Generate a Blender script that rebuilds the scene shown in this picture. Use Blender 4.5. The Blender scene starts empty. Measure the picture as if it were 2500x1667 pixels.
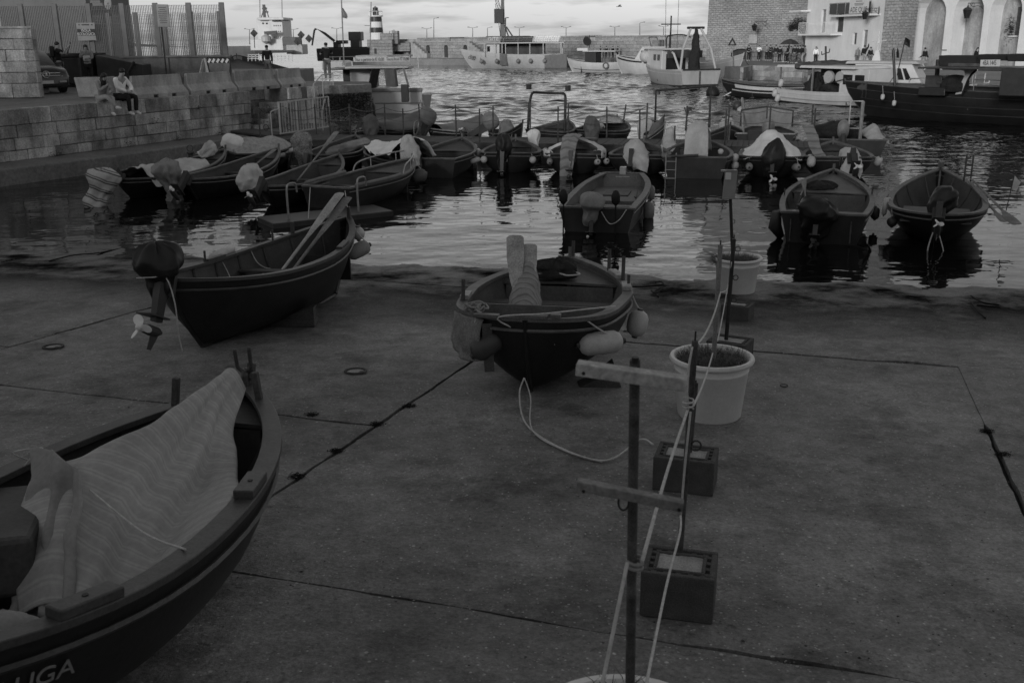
import bpy, math, random
from math import sin, cos, pi, radians, sqrt, atan2
from mathutils import Vector as V, Matrix, noise
random.seed(7)
sc = bpy.context.scene
COL = sc.collection
R = radians
# ------------------------------------------------------------------ camera
CH = 4.1                       # eye height above the water
FPX, PITCH, ROLL = 2430.0, R(17.0), R(-0.62)
cd = bpy.data.cameras.new('camera'); cam = bpy.data.objects.new('camera', cd); COL.objects.link(cam)
cd.sensor_width = 36; cd.lens = FPX / 2500 * 36; cd.clip_start = .05; cd.clip_end = 20000
cam.matrix_world = Matrix.Translation((0, 0, CH)) @ Matrix.Rotation(pi / 2 - PITCH, 4, 'X') @ Matrix.Rotation(ROLL, 4, 'Z')
cd.dof.use_dof = True; cd.dof.focus_distance = 11.0; cd.dof.aperture_fstop = 5.0
sc.camera = cam
# ------------------------------------------------------------------ world and sun
SUN_EL, SUN_AZ = R(9), R(203)          # low sun behind the viewer, sunk behind the town
w = bpy.data.worlds.new('World'); sc.world = w; w.use_nodes = True
nt = w.node_tree; N = nt.nodes; Lk = nt.links; N.clear()
out = N.new('ShaderNodeOutputWorld'); bg = N.new('ShaderNodeBackground'); bg.inputs[1].default_value = .10
sky = N.new('ShaderNodeTexSky'); sky.sky_type = 'NISHITA'; sky.sun_disc = False
sky.sun_elevation = SUN_EL; sky.sun_rotation = SUN_AZ; sky.air_density = 2.0; sky.dust_density = 0.0; sky.ozone_density = 1
bw = N.new('ShaderNodeRGBToBW'); Lk.new(sky.outputs[0], bw.inputs[0])
tc = N.new('ShaderNodeTexCoord'); mp = N.new('ShaderNodeMapping'); mp.inputs['Scale'].default_value = (4, 4, 30)
Lk.new(tc.outputs['Generated'], mp.inputs[0])
nz = N.new('ShaderNodeTexNoise'); nz.inputs['Scale'].default_value = 2.3; nz.inputs['Detail'].default_value = 8; nz.inputs['Roughness'].default_value = .55
mp.inputs['Location'].default_value = (.7, 2.1, 0)
Lk.new(mp.outputs[0], nz.inputs['Vector'])
cr = N.new('ShaderNodeMapRange'); cr.inputs['From Min'].default_value = .49; cr.inputs['From Max'].default_value = .66
cr.inputs['To Min'].default_value = 1.0; cr.inputs['To Max'].default_value = .62
Lk.new(nz.outputs['Fac'], cr.inputs['Value'])
mu = N.new('ShaderNodeMath'); mu.operation = 'MULTIPLY'; Lk.new(bw.outputs[0], mu.inputs[0]); Lk.new(cr.outputs[0], mu.inputs[1])
Lk.new(mu.outputs[0], bg.inputs[0]); Lk.new(bg.outputs[0], out.inputs[0])
sd = bpy.data.lights.new('sun', 'SUN'); so = bpy.data.objects.new('sun', sd); COL.objects.link(so)
sd.energy = 1.5; sd.angle = R(11); sd.color = (1, 1, 1)
sdir = V((sin(SUN_AZ) * cos(SUN_EL), cos(SUN_AZ) * cos(SUN_EL), sin(SUN_EL)))   # towards the sun
so.rotation_euler = sdir.to_track_quat('Z', 'Y').to_euler(); so.location = sdir * 60
vs = sc.view_settings; vs.view_transform = 'Standard'; vs.look = 'None'; vs.exposure = 0.58; vs.gamma = 1
sc.render.engine = 'CYCLES'
# ------------------------------------------------------------------ placing helpers
_cr, _sr = cos(ROLL), sin(ROLL)
def ray(x, y):
    u = (x - 1250) / FPX; v = -(y - 833.5) / FPX
    u, v = u * _cr - v * _sr, u * _sr + v * _cr
    return V((u, cos(PITCH) + v * sin(PITCH), -sin(PITCH) + v * cos(PITCH)))
def atp(x, y, a, b=0.0, c=0.0):
    """point of the plane z = a + bX + cY seen at photo pixel x, y"""
    r = ray(x, y); t = (a - CH) / (r.z - b * r.x - c * r.y); return V((0, 0, CH)) + r * t
def atz(x, y, z=0.0): return atp(x, y, z)
def atY(x, y, Y): r = ray(x, y); return V((0, 0, CH)) + r * (Y / r.y)
SL = (.07 * 17.9, -.07 * .22, -.07)
def gz(X, Y): return SL[0] + SL[1] * X + SL[2] * Y          # slipway surface
def gp(x, y): return atp(x, y, *SL)
def nzv(p, s=1.0): return noise.noise(V(p) * s)
# ------------------------------------------------------------------ mesh builder
class MB:
    def __init__(s, m=None): s.v = []; s.f = []; s.m = m
    def add(s, vs, fs):
        o = len(s.v); s.v += [V(p) for p in vs]; s.f += [tuple(i + o for i in f) for f in fs]; return s
    def box(s, c, d, rot=None, jit=0):
        c = V(c); hx, hy, hz = d[0] / 2, d[1] / 2, d[2] / 2
        vs = [V((x, y, z)) for x in (-hx, hx) for y in (-hy, hy) for z in (-hz, hz)]
        if jit: vs = [p + V((random.uniform(-jit, jit), random.uniform(-jit, jit), random.uniform(-jit, jit))) for p in vs]
        if rot is not None: vs = [rot @ p for p in vs]
        return s.add([p + c for p in vs], [(0, 1, 3, 2), (4, 6, 7, 5), (0, 4, 5, 1), (2, 3, 7, 6), (0, 2, 6, 4), (1, 5, 7, 3)])
    def bar(s, a, b, wd, ht, up=(0, 0, 1)):
        """rectangular bar from a to b"""
        a, b = V(a), V(b); d = (b - a); L = d.length; d.normalize(); sd_ = d.cross(V(up))
        if sd_.length < 1e-4: sd_ = d.cross(V((0, 1, 0)))
        sd_.normalize(); u = sd_.cross(d).normalized(); x = sd_ * wd / 2; z = u * ht / 2
        return s.add([a - x - z, a + x - z, a + x + z, a - x + z, b - x - z, b + x - z, b + x + z, b - x + z],
                     [(3, 2, 1, 0), (4, 5, 6, 7), (0, 1, 5, 4), (1, 2, 6, 5), (2, 3, 7, 6), (3, 0, 4, 7)])
    def loft(s, rings, closed=True, cap=True):
        o = len(s.v); n = len(rings[0]); fs = []
        for r in rings: s.v += [V(p) for p in r]
        for i in range(len(rings) - 1):
            for j in range(n if closed else n - 1):
                k = (j + 1) % n
                fs.append((o + i * n + j, o + i * n + k, o + (i + 1) * n + k, o + (i + 1) * n + j))
        s.f += fs
        if cap and closed:
            s.f.append(tuple(o + j for j in range(n - 1, -1, -1))); b = o + (len(rings) - 1) * n
            s.f.append(tuple(b + j for j in range(n)))
        return s
    def tube(s, pts, r, n=6, cap=True):
        pts = [V(p) for p in pts]; rings = []; prev = None
        for i, p in enumerate(pts):
            d = (pts[min(i + 1, len(pts) - 1)] - pts[max(i - 1, 0)])
            if d.length < 1e-9: d = V((0, 0, 1))
            d.normalize()
            if prev is None:
                a = V((0, 0, 1)) if abs(d.z) < .9 else V((1, 0, 0)); x = d.cross(a).normalized()
            else:
                x = prev - d * prev.dot(d)
                x = x.normalized() if x.length > 1e-6 else d.orthogonal().normalized()
            prev = x; y = d.cross(x); rr = r[i] if isinstance(r, (list, tuple)) else r
            rings.append([p + (x * cos(2 * pi * k / n) + y * sin(2 * pi * k / n)) * rr for k in range(n)])
        return s.loft(rings, True, cap)
    def lathe(s, prof, n=16, m=None, cap=True, f=None):
        rings = []
        for (r, z) in prof:
            ring = [V((r * cos(2 * pi * k / n), r * sin(2 * pi * k / n), z)) for k in range(n)]
            if f: ring = [f(p) for p in ring]
            if m is not None: ring = [m @ p for p in ring]
            rings.append(ring)
        return s.loft(rings, True, cap)
    def prism(s, poly, z0, z1, m=None):
        a = [V((p[0], p[1], z0)) for p in poly]; b = [V((p[0], p[1], z1)) for p in poly]
        if m is not None: a = [m @ p for p in a]; b = [m @ p for p in b]
        return s.loft([a, b], True, True)
    def grid(s, rows): return s.loft(rows, False, False)
    def mesh(s, name, smooth=False, angle=None):
        me = bpy.data.meshes.new(name); vs = [s.m @ p for p in s.v] if s.m is not None else s.v
        me.from_pydata([tuple(p) for p in vs], [], s.f)
        if smooth:
            me.polygons.foreach_set('use_smooth', [True] * len(me.polygons))
        me.update(); return me
    def build(s, name, mat, parent=None, smooth=False, bevel=0, solid=0, sub=0, centre=None, sharp=None):
        if centre is None: centre = parent is None
        loc = V((0, 0, 0))
        if centre and s.v:
            vs = [s.m @ p for p in s.v] if s.m is not None else s.v; s.m = None
            loc = V(((min(p.x for p in vs) + max(p.x for p in vs)) / 2, (min(p.y for p in vs) + max(p.y for p in vs)) / 2, min(p.z for p in vs)))
            s.v = [p - loc for p in vs]
        me = s.mesh(name, smooth)
        if smooth and sharp is not None: me.set_sharp_from_angle(angle=R(sharp))
        me.materials.append(MT[mat] if isinstance(mat, str) else mat)
        o = bpy.data.objects.new(name, me); COL.objects.link(o); o.location = loc
        if parent is not None: o.parent = parent
        if sub:
            md = o.modifiers.new('sub', 'SUBSURF'); md.levels = md.render_levels = sub
        if solid:
            md = o.modifiers.new('solid', 'SOLIDIFY'); md.thickness = solid; md.offset = 0
        if bevel:
            md = o.modifiers.new('bev', 'BEVEL'); md.width = bevel; md.segments = 2; md.limit_method = 'ANGLE'; md.angle_limit = R(35)
        return o
LABELS = set()
def tag(o, label, cat, group=None, kind=None):
    if label: o['label'] = label
    if cat: o['category'] = cat
    if group: o['group'] = group
    if kind: o['kind'] = kind
    return o
def thing(name, label, cat, loc=(0, 0, 0), rotz=0.0, group=None, pitch=0.0, roll=0.0):
    o = bpy.data.objects.new(name, None); COL.objects.link(o); o.empty_display_size = .3
    o.location = loc; o.rotation_euler = (roll, pitch, rotz); return tag(o, label, cat, group)
def WM(th):
    """matrix from world coordinates to the coordinates of thing th"""
    return (Matrix.Translation(th.location) @ th.rotation_euler.to_matrix().to_4x4()).inverted()
def LM(th): return Matrix.Translation(th.location) @ th.rotation_euler.to_matrix().to_4x4()
def struct(o): o['kind'] = 'structure'; return o
def copy_tree(o, parent=None):
    c = o.copy(); COL.objects.link(c)
    if parent is not None: c.parent = parent
    for ch in list(o.children): copy_tree(ch, c)
    return c
def text(name, s, size, mat, parent, m, ext=.002, sx=1.0, align='CENTER'):
    cu = bpy.data.curves.new(name, 'FONT'); cu.body = s; cu.size = size; cu.extrude = ext; cu.align_x = align; cu.align_y = 'CENTER'
    t = bpy.data.objects.new(name, cu); COL.objects.link(t); bpy.context.view_layer.update()
    me = bpy.data.meshes.new_from_object(t); bpy.data.objects.remove(t)
    me.transform(m @ Matrix.Diagonal((sx, 1, 1, 1)))
    me.materials.clear(); me.materials.append(MT[mat]); o = bpy.data.objects.new(name, me); COL.objects.link(o)
    if parent is not None: o.parent = parent
    return o
def frame(origin, xdir, zdir=(0, 0, 1)):
    """matrix whose x runs along xdir, y is up (zdir), z out of the sheet: for lettering"""
    x = V(xdir).normalized(); y = V(zdir); y = (y - x * y.dot(x)).normalized(); z = x.cross(y)
    m = Matrix.Identity(4)
    for i in range(3): m[i][0], m[i][1], m[i][2], m[i][3] = x[i], y[i], z[i], origin[i]
    return m
def cat(p0, p1, p2, p3, t):
    return .5 * ((2 * p1) + (p2 - p0) * t + (2 * p0 - 5 * p1 + 4 * p2 - p3) * t * t + (3 * p1 - p0 - 3 * p2 + p3) * t ** 3)
def spline(pts, n=8):
    pts = [V(p) for p in pts]; o = []
    for i in range(len(pts) - 1):
        a = pts[max(i - 1, 0)]; d = pts[min(i + 2, len(pts) - 1)]
        for k in range(n): o.append(cat(a, pts[i], pts[i + 1], d, k / n))
    return o + [pts[-1]]
def sag(a, b, s, n=12):
    a, b = V(a), V(b); return [a.lerp(b, i / n) - V((0, 0, s * 4 * (i / n) * (1 - i / n))) for i in range(n + 1)]
def drape(net, n=6, wr=.02, fs=6.0, seed=0, fold=None):
    """cloth from a net of control points (rows of equal length), wrinkled"""
    rows = [spline(r, n) for r in net]; cols = list(zip(*rows)); cols = [spline(c, n) for c in cols]
    g = [list(r) for r in zip(*cols)]; h = []
    for i, r in enumerate(g):
        q = []
        for j, p in enumerate(r):
            a = g[min(i + 1, len(g) - 1)][j] - g[max(i - 1, 0)][j]; b = r[min(j + 1, len(r) - 1)] - r[max(j - 1, 0)]
            nn = a.cross(b); nn = nn.normalized() if nn.length > 1e-9 else V((0, 0, 1))
            pp = p * fs + V((seed * 7.3, seed * 3.1, 0))
            d = (noise.noise(pp) + .5 * noise.noise(pp * 2.3) - .6 * abs(noise.noise(pp * 1.1 + V((5, 3, 1))))) * wr
            if fold: d += fold(i / len(g), j / len(r))
            q.append(p + nn * d)
        h.append(q)
    return MB().grid(h)
# ------------------------------------------------------------------ materials (the picture is black and white, so every colour is a grey)
MT = {}
def mat(name, g, rough=.65, var=.25, scale=4.0, bump=.0, bscale=30., spec=.4, metal=0., streak=0., rnd=0., stripe=None, fine=.0, gen=False):
    m = bpy.data.materials.new(name); m.use_nodes = True; t = m.node_tree; n = t.nodes; l = t.links; p = n['Principled BSDF']
    p.inputs['Roughness'].default_value = rough; p.inputs['Metallic'].default_value = metal; p.inputs['Specular IOR Level'].default_value = spec
    c = n.new('ShaderNodeTexCoord'); a = n.new('ShaderNodeTexNoise'); a.inputs['Scale'].default_value = scale; a.inputs['Detail'].default_value = 6; a.inputs['Roughness'].default_value = .62
    l.new(c.outputs['Object'], a.inputs['Vector'])
    r = n.new('ShaderNodeMapRange'); r.inputs['From Min'].default_value = .3; r.inputs['From Max'].default_value = .7
    r.inputs['To Min'].default_value = g * (1 - var); r.inputs['To Max'].default_value = g * (1 + var); l.new(a.outputs['Fac'], r.inputs['Value']); o = r.outputs[0]
    def mul(x, y):
        k = n.new('ShaderNodeMath'); k.operation = 'MULTIPLY'; l.new(x, k.inputs[0])
        if hasattr(y, 'links'): l.new(y, k.inputs[1])
        else: k.inputs[1].default_value = y
        return k.outputs[0]
    if streak:
        mp_ = n.new('ShaderNodeMapping'); mp_.inputs['Scale'].default_value = (1.5, 1.5, .38); l.new(c.outputs['Object'], mp_.inputs[0])
        b = n.new('ShaderNodeTexNoise'); b.inputs['Scale'].default_value = 1.3; b.inputs['Detail'].default_value = 9; b.inputs['Roughness'].default_value = .72; l.new(mp_.outputs[0], b.inputs['Vector'])
        q = n.new('ShaderNodeMapRange'); q.inputs['From Min'].default_value = .42; q.inputs['From Max'].default_value = .68; q.inputs['To Min'].default_value = 1; q.inputs['To Max'].default_value = 1 - streak
        l.new(b.outputs['Fac'], q.inputs['Value']); o = mul(o, q.outputs[0])
    if fine:
        b = n.new('ShaderNodeTexNoise'); b.inputs['Scale'].default_value = scale * 14; b.inputs['Detail'].default_value = 4; l.new(c.outputs['Object'], b.inputs['Vector'])
        q = n.new('ShaderNodeMapRange'); q.inputs['From Min'].default_value = .3; q.inputs['From Max'].default_value = .7; q.inputs['To Min'].default_value = 1 - fine; q.inputs['To Max'].default_value = 1 + fine
        l.new(b.outputs['Fac'], q.inputs['Value']); o = mul(o, q.outputs[0])
    if rnd:
        oi = n.new('ShaderNodeObjectInfo'); q = n.new('ShaderNodeMapRange'); q.inputs['To Min'].default_value = 1 - rnd; q.inputs['To Max'].default_value = 1 + rnd
        l.new(oi.outputs['Random'], q.inputs['Value']); o = mul(o, q.outputs[0])
    if stripe:
        ax, per, dark = stripe; sx = n.new('ShaderNodeSeparateXYZ'); l.new(c.outputs['UV' if ax == 'U' else 'Object'], sx.inputs[0])
        w_ = n.new('ShaderNodeMath'); w_.operation = 'MULTIPLY'; w_.inputs[1].default_value = 1 / per; l.new(sx.outputs['X' if ax == 'U' else ax], w_.inputs[0])
        fr = n.new('ShaderNodeMath'); fr.operation = 'FRACT'; l.new(w_.outputs[0], fr.inputs[0])
        rp = n.new('ShaderNodeValToRGB'); rp.color_ramp.interpolation = 'LINEAR'; e = rp.color_ramp.elements; e[0].position = .0; e[0].color = (1, 1, 1, 1); e[1].position = 1; e[1].color = (1, 1, 1, 1)
        for ps, vv in dark:
            k = e.new(ps); k.color = (vv, vv, vv, 1)
        l.new(fr.outputs[0], rp.inputs[0]); o = mul(o, rp.outputs[0])
    l.new(o, p.inputs['Base Color'])
    if bump:
        b = n.new('ShaderNodeTexNoise'); b.inputs['Scale'].default_value = bscale; b.inputs['Detail'].default_value = 6; l.new(c.outputs['Object'], b.inputs['Vector'])
        k = n.new('ShaderNodeBump'); k.inputs['Strength'].default_value = 1; k.inputs['Distance'].default_value = bump; l.new(b.outputs['Fac'], k.inputs['Height']); l.new(k.outputs[0], p.inputs['Normal'])
    MT[name] = m; return m
mat('stone', .38, .85, .45, 1.6, .014, 12, streak=.62, rnd=.36, fine=.3)
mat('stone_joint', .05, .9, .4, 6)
mat('stone_light', .36, .85, .25, 1.4, .02, 8, streak=.35, rnd=.12, fine=.18)
mat('pave', .16, .7, .3, .7, .01, 12, fine=.25)
mat('pave_light', .21, .8, .25, .5, .01, 6, fine=.2)
mat('barrier', .36, .85, .28, 1.2, .006, 40, streak=.4, rnd=.1, fine=.12)
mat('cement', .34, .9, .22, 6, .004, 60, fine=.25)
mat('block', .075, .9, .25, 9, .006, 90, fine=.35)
mat('render_wall', .16, .85, .3, .8, .006, 20, streak=.35, fine=.1)
mat('plaster_white', .72, .85, .07, .6, .006, 9, streak=.08, fine=.04)
mat('plaster_grey', .40, .9, .25, .35, .02, 6, streak=.25, fine=.12)
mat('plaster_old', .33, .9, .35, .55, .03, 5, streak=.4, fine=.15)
mat('shed_wall', .17, .8, .12, .3, streak=.15)
mat('hull_black', .016, .45, .3, 3, .002, 20, fine=.2)
mat('hull_dark', .024, .5, .3, 3, .002, 20, fine=.2, streak=.2)
mat('hull_vessel', .018, .5, .3, 1.2, .002, 20, fine=.2, streak=.3)
mat('hull_mid', .042, .5, .25, 3, .002, 20, fine=.15, streak=.3)
mat('hull_grey', .13, .5, .2, 3, .002, 20, fine=.15, streak=.3)
mat('hull_white', .58, .45, .08, .8, .001, 20, streak=.14, fine=.03)
mat('hull_pale', .42, .5, .1, .8, .001, 20, streak=.18, fine=.03)
mat('lining', .055, .6, .3, 3, .002, 20, fine=.2)
mat('lining_grey', .11, .6, .3, 3, .002, 20, fine=.2)
mat('lining_pale', .27, .6, .35, 3, .002, 20, fine=.25)
mat('lining_dark', .03, .6, .3, 3, .002, 20, fine=.2)
mat('gunwale', .11, .55, .35, 5, .002, 30, fine=.25)
mat('gunwale_dark', .055, .5, .35, 5, .002, 30, fine=.25)
mat('gunwale_pale', .34, .6, .35, 5, .002, 30, fine=.25)
mat('wood_pale', .38, .75, .3, 4, .002, 25, fine=.3)
mat('wood', .20, .75, .35, 4, .003, 25, fine=.3)
mat('wood_dark', .06, .75, .35, 4, .003, 25, fine=.3)
mat('cloth_white', .80, .85, .12, 3, fine=.05)
mat('cloth_pale', .50, .85, .2, 3, fine=.08)
mat('cloth_grey', .26, .85, .25, 3, fine=.1)
mat('cloth_dark', .05, .6, .3, 3)
mat('cloth_black', .014, .5, .3, 3)
mat('cloth_pattern', .22, .85, .75, 26, fine=.3)
mat('net_pale', .36, .9, .3, 8, fine=.4)
mat('net_dark', .02, .9, .5, 14, .02, 40)
mat('tarp', .10, .6, .25, 2, fine=.08)
mat('tarp_mid', .16, .65, .2, 2, fine=.08)
mat('plastic_white', .46, .5, .2, 5, fine=.08)
mat('plastic_pot', .70, .55, .08, 3, fine=.05)
mat('plastic_grey', .22, .5, .25, 4, fine=.1)
mat('plastic_dark', .05, .45, .25, 4)
mat('rubber', .012, .6, .3, 4)
mat('metal', .35, .4, .25, 6, metal=.6)
mat('metal_dark', .04, .5, .4, 8, metal=.3)
mat('metal_paint', .48, .5, .15, 6)
mat('fence_metal', .10, .5, .2, 3)
mat('metal_white', .75, .4, .08, 6)
mat('rust', .07, .85, .6, 12, .002, 60, fine=.4)
mat('rope', .50, .9, .25, 30)
mat('rope_dark', .12, .9, .3, 30)
mat('soil', .045, .95, .4, 20, .01, 50)
mat('grass', .10, .8, .35, 2)
mat('weed', .035, .9, .4, 2)
mat('leaf', .045, .7, .4, 2, rnd=.3)
mat('bark', .05, .9, .4, 8, .01, 20)
mat('skin', .30, .6, .08, 6)
mat('hair', .012, .5, .3, 20)
mat('hair_pale', .5, .6, .2, 20)
mat('shirt_white', .85, .85, .06, 5)
mat('shirt_grey', .24, .85, .15, 5)
mat('shirt_black', .012, .85, .3, 5)
mat('trouser_black', .010, .85, .3, 5)
mat('trouser_pale', .34, .85, .1, 5)
mat('trouser_mid', .13, .85, .15, 5)
mat('shoe_white', .6, .6, .1, 5)
mat('car_paint', .012, .12, .1, 2, spec=.7)
mat('glass', .02, .08, .1, 2, spec=.7)
mat('chrome', .7, .15, .05, 2, metal=.9)
mat('sign_white', .62, .6, .08, 3)
mat('sign_dark', .02, .6, .1, 3)
mat('sign_grey', .26, .6, .15, 3)
mat('letter_dark', .03, .6, .1, 3)
mat('letter_white', .7, .6, .05, 3)
mat('moss', .006, .95, .5, 12, .01, 40)
mat('stripe_cloth', .50, .85, .15, 3, fine=.08, stripe=('U', .25, ((.0001, .95), (.40, .95), (.46, .14), (.54, .14), (.58, .8), (.66, .8), (.70, .25), (.76, .25), (.82, .9))))
mat('fine_stripe', .36, .88, .18, 2.5, .0015, 160, fine=.08, stripe=('U', .135, ((.0001, .92), (.45, .90), (.55, 1.08), (.62, 1.08), (.66, .92), (.74, .92), (.78, 1.08), (.88, 1.08), (.94, .92))))
mat('towel_stripe', .30, .9, .12, 4, fine=.1, stripe=('U', .1, ((.0001, .9), (.35, .9), (.45, .55), (.6, .6), (.7, .95))))
mat('hazard', .60, .6, .05, 3, stripe=('X', .24, ((.0001, 1), (.5, 1), (.505, .04), (.995, .04))))
def node(m, kind): return m.node_tree.nodes.new(kind)
# slipway concrete: shell specks, stains, a damp weedy band along the water
m = bpy.data.materials.new('slip_concrete'); m.use_nodes = True; MT['slip'] = m; t = m.node_tree; n = t.nodes; l = t.links; p = n['Principled BSDF']
c = n.new('ShaderNodeNewGeometry')
def NZ(scale, det=6, ro=.6, vec=None):
    a = n.new('ShaderNodeTexNoise'); a.inputs['Scale'].default_value = scale; a.inputs['Detail'].default_value = det; a.inputs['Roughness'].default_value = ro; l.new(vec or c.outputs['Position'], a.inputs['Vector']); return a.outputs['Fac']
def MR(x, a, b, c_, d):
    r = n.new('ShaderNodeMapRange'); l.new(x, r.inputs['Value'])
    for k, v_ in zip(('From Min', 'From Max', 'To Min', 'To Max'), (a, b, c_, d)): r.inputs[k].default_value = v_
    return r.outputs[0]
def MA(op, x, y):
    k = n.new('ShaderNodeMath'); k.operation = op; k.use_clamp = False
    for i, q in enumerate((x, y)):
        if hasattr(q, 'links'): l.new(q, k.inputs[i])
        else: k.inputs[i].default_value = q
    return k.outputs[0]
big = MR(NZ(.55, 6, .68), .32, .68, .55, 1.4); med = MR(NZ(4.0, 8, .78), .3, .7, .6, 1.4); fin = MR(NZ(34, 6, .8), .3, .7, .45, 1.55)
col = MA('MULTIPLY', MA('MULTIPLY', big, med), fin)
vo = n.new('ShaderNodeTexVoronoi'); vo.inputs['Scale'].default_value = 26; l.new(c.outputs['Position'], vo.inputs['Vector'])
wn = n.new('ShaderNodeSeparateColor'); l.new(vo.outputs['Color'], wn.inputs[0])
spk = MA('MULTIPLY', MR(vo.outputs['Distance'], .10, .22, 1, 0), MR(wn.outputs[0], .70, .72, 0, 1))
vo2 = n.new('ShaderNodeTexVoronoi'); vo2.inputs['Scale'].default_value = 11; l.new(c.outputs['Position'], vo2.inputs['Vector'])
wn2 = n.new('ShaderNodeSeparateColor'); l.new(vo2.outputs['Color'], wn2.inputs[0])
spk2 = MA('MULTIPLY', MR(vo2.outputs['Distance'], .08, .16, 1, 0), MR(wn2.outputs[1], .82, .83, 0, 1))
pit = MR(NZ(11, 7, .75), .58, .70, 0, .7)
alb = MA('MULTIPLY', col, .175)
alb = MA('ADD', alb, MA('MULTIPLY', MA('ADD', spk, spk2), .30))
alb = MA('MULTIPLY', alb, MA('SUBTRACT', 1, pit))
stn = MR(NZ(.9, 9, .78), .50, .64, 1, .38); alb = MA('MULTIPLY', alb, stn)
sz = n.new('ShaderNodeSeparateXYZ'); l.new(c.outputs['Position'], sz.inputs[0])
zz = MA('ADD', sz.outputs['Z'], MR(NZ(.9, 6, .65), .3, .7, -.13, .13))
wet = MR(zz, .10, .30, 1, 0)
weed = MA('MULTIPLY', MR(MA('ABSOLUTE', MA('SUBTRACT', zz, .18), 0), .03, .19, 1, 0), MR(NZ(.9, 7, .68), .34, .62, .3, 1))
alb = MA('MULTIPLY', alb, MA('SUBTRACT', 1, MA('MULTIPLY', wet, .25))); alb = MA('MULTIPLY', alb, MA('SUBTRACT', 1, MA('MULTIPLY', weed, .82)))
l.new(alb, p.inputs['Base Color']); l.new(MA('ADD', MA('SUBTRACT', MR(NZ(.7, 6, .65), .35, .65, .56, .74), MA('MULTIPLY', wet, .08)), MA('MULTIPLY', weed, .4)), p.inputs['Roughness']); l.new(MA('MULTIPLY', MA('SUBTRACT', 1, weed), .45), p.inputs['Specular IOR Level'])
bm_ = n.new('ShaderNodeBump'); bm_.inputs['Distance'].default_value = .012; l.new(MA('ADD', NZ(28, 6, .7), MA('MULTIPLY', NZ(3, 5), 1.5)), bm_.inputs['Height']); l.new(bm_.outputs[0], p.inputs['Normal'])
# water: nearly still inside the pontoon, choppy beyond it
m = bpy.data.materials.new('sea_water'); m.use_nodes = True; MT['water'] = m; t = m.node_tree; n = t.nodes; l = t.links; p = n['Principled BSDF']
p.inputs['Base Color'].default_value = (.006, .006, .006, 1); p.inputs['Roughness'].default_value = .03; p.inputs['IOR'].default_value = 1.33
c = n.new('ShaderNodeNewGeometry')
sy = n.new('ShaderNodeSeparateXYZ'); l.new(c.outputs['Position'], sy.inputs[0])
Y_ = MA('ADD', sy.outputs['Y'], MA('MULTIPLY', sy.outputs['X'], .25)); out_ = MR(Y_, 33, 44, 0, 1)
gust = MR(NZ(.07, 3, .5), .35, .65, .6, 1.25)
amps = [(NW, MA('MULTIPLY', MA('ADD', i0, MA('MULTIPLY', out_, o0)), gust)) for NW, i0, o0 in ((1.1, .034, .08), (.42, .035, .0), (3.6, .006, .02), (.13, .02, .0))]
def height(dx, dy):
    tot = None
    for sc_, am in amps:
        mp_ = n.new('ShaderNodeMapping'); mp_.inputs['Location'].default_value = (dx * .7, dy, 0); mp_.inputs['Scale'].default_value = (.7, 1, 1); l.new(c.outputs['Position'], mp_.inputs[0])
        h_ = MA('MULTIPLY', NZ(sc_, 3 if sc_ < 1 else 2, .5, mp_.outputs[0]), am); tot = h_ if tot is None else MA('ADD', tot, h_)
    return tot
EPS = .05; h0, hx, hy = height(0, 0), height(EPS, 0), height(0, EPS)
cx_ = n.new('ShaderNodeCombineXYZ'); l.new(MA('MULTIPLY', MA('SUBTRACT', h0, hx), 1 / EPS), cx_.inputs[0]); l.new(MA('MULTIPLY', MA('SUBTRACT', h0, hy), 1 / EPS), cx_.inputs[1]); cx_.inputs[2].default_value = 1
cx_.inputs[2].default_value = 0; ad_ = n.new('ShaderNodeVectorMath'); ad_.operation = 'ADD'; l.new(cx_.outputs[0], ad_.inputs[0]); l.new(c.outputs['Normal'], ad_.inputs[1])
nv_ = n.new('ShaderNodeVectorMath'); nv_.operation = 'NORMALIZE'; l.new(ad_.outputs[0], nv_.inputs[0]); l.new(nv_.outputs[0], p.inputs['Normal'])
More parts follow.
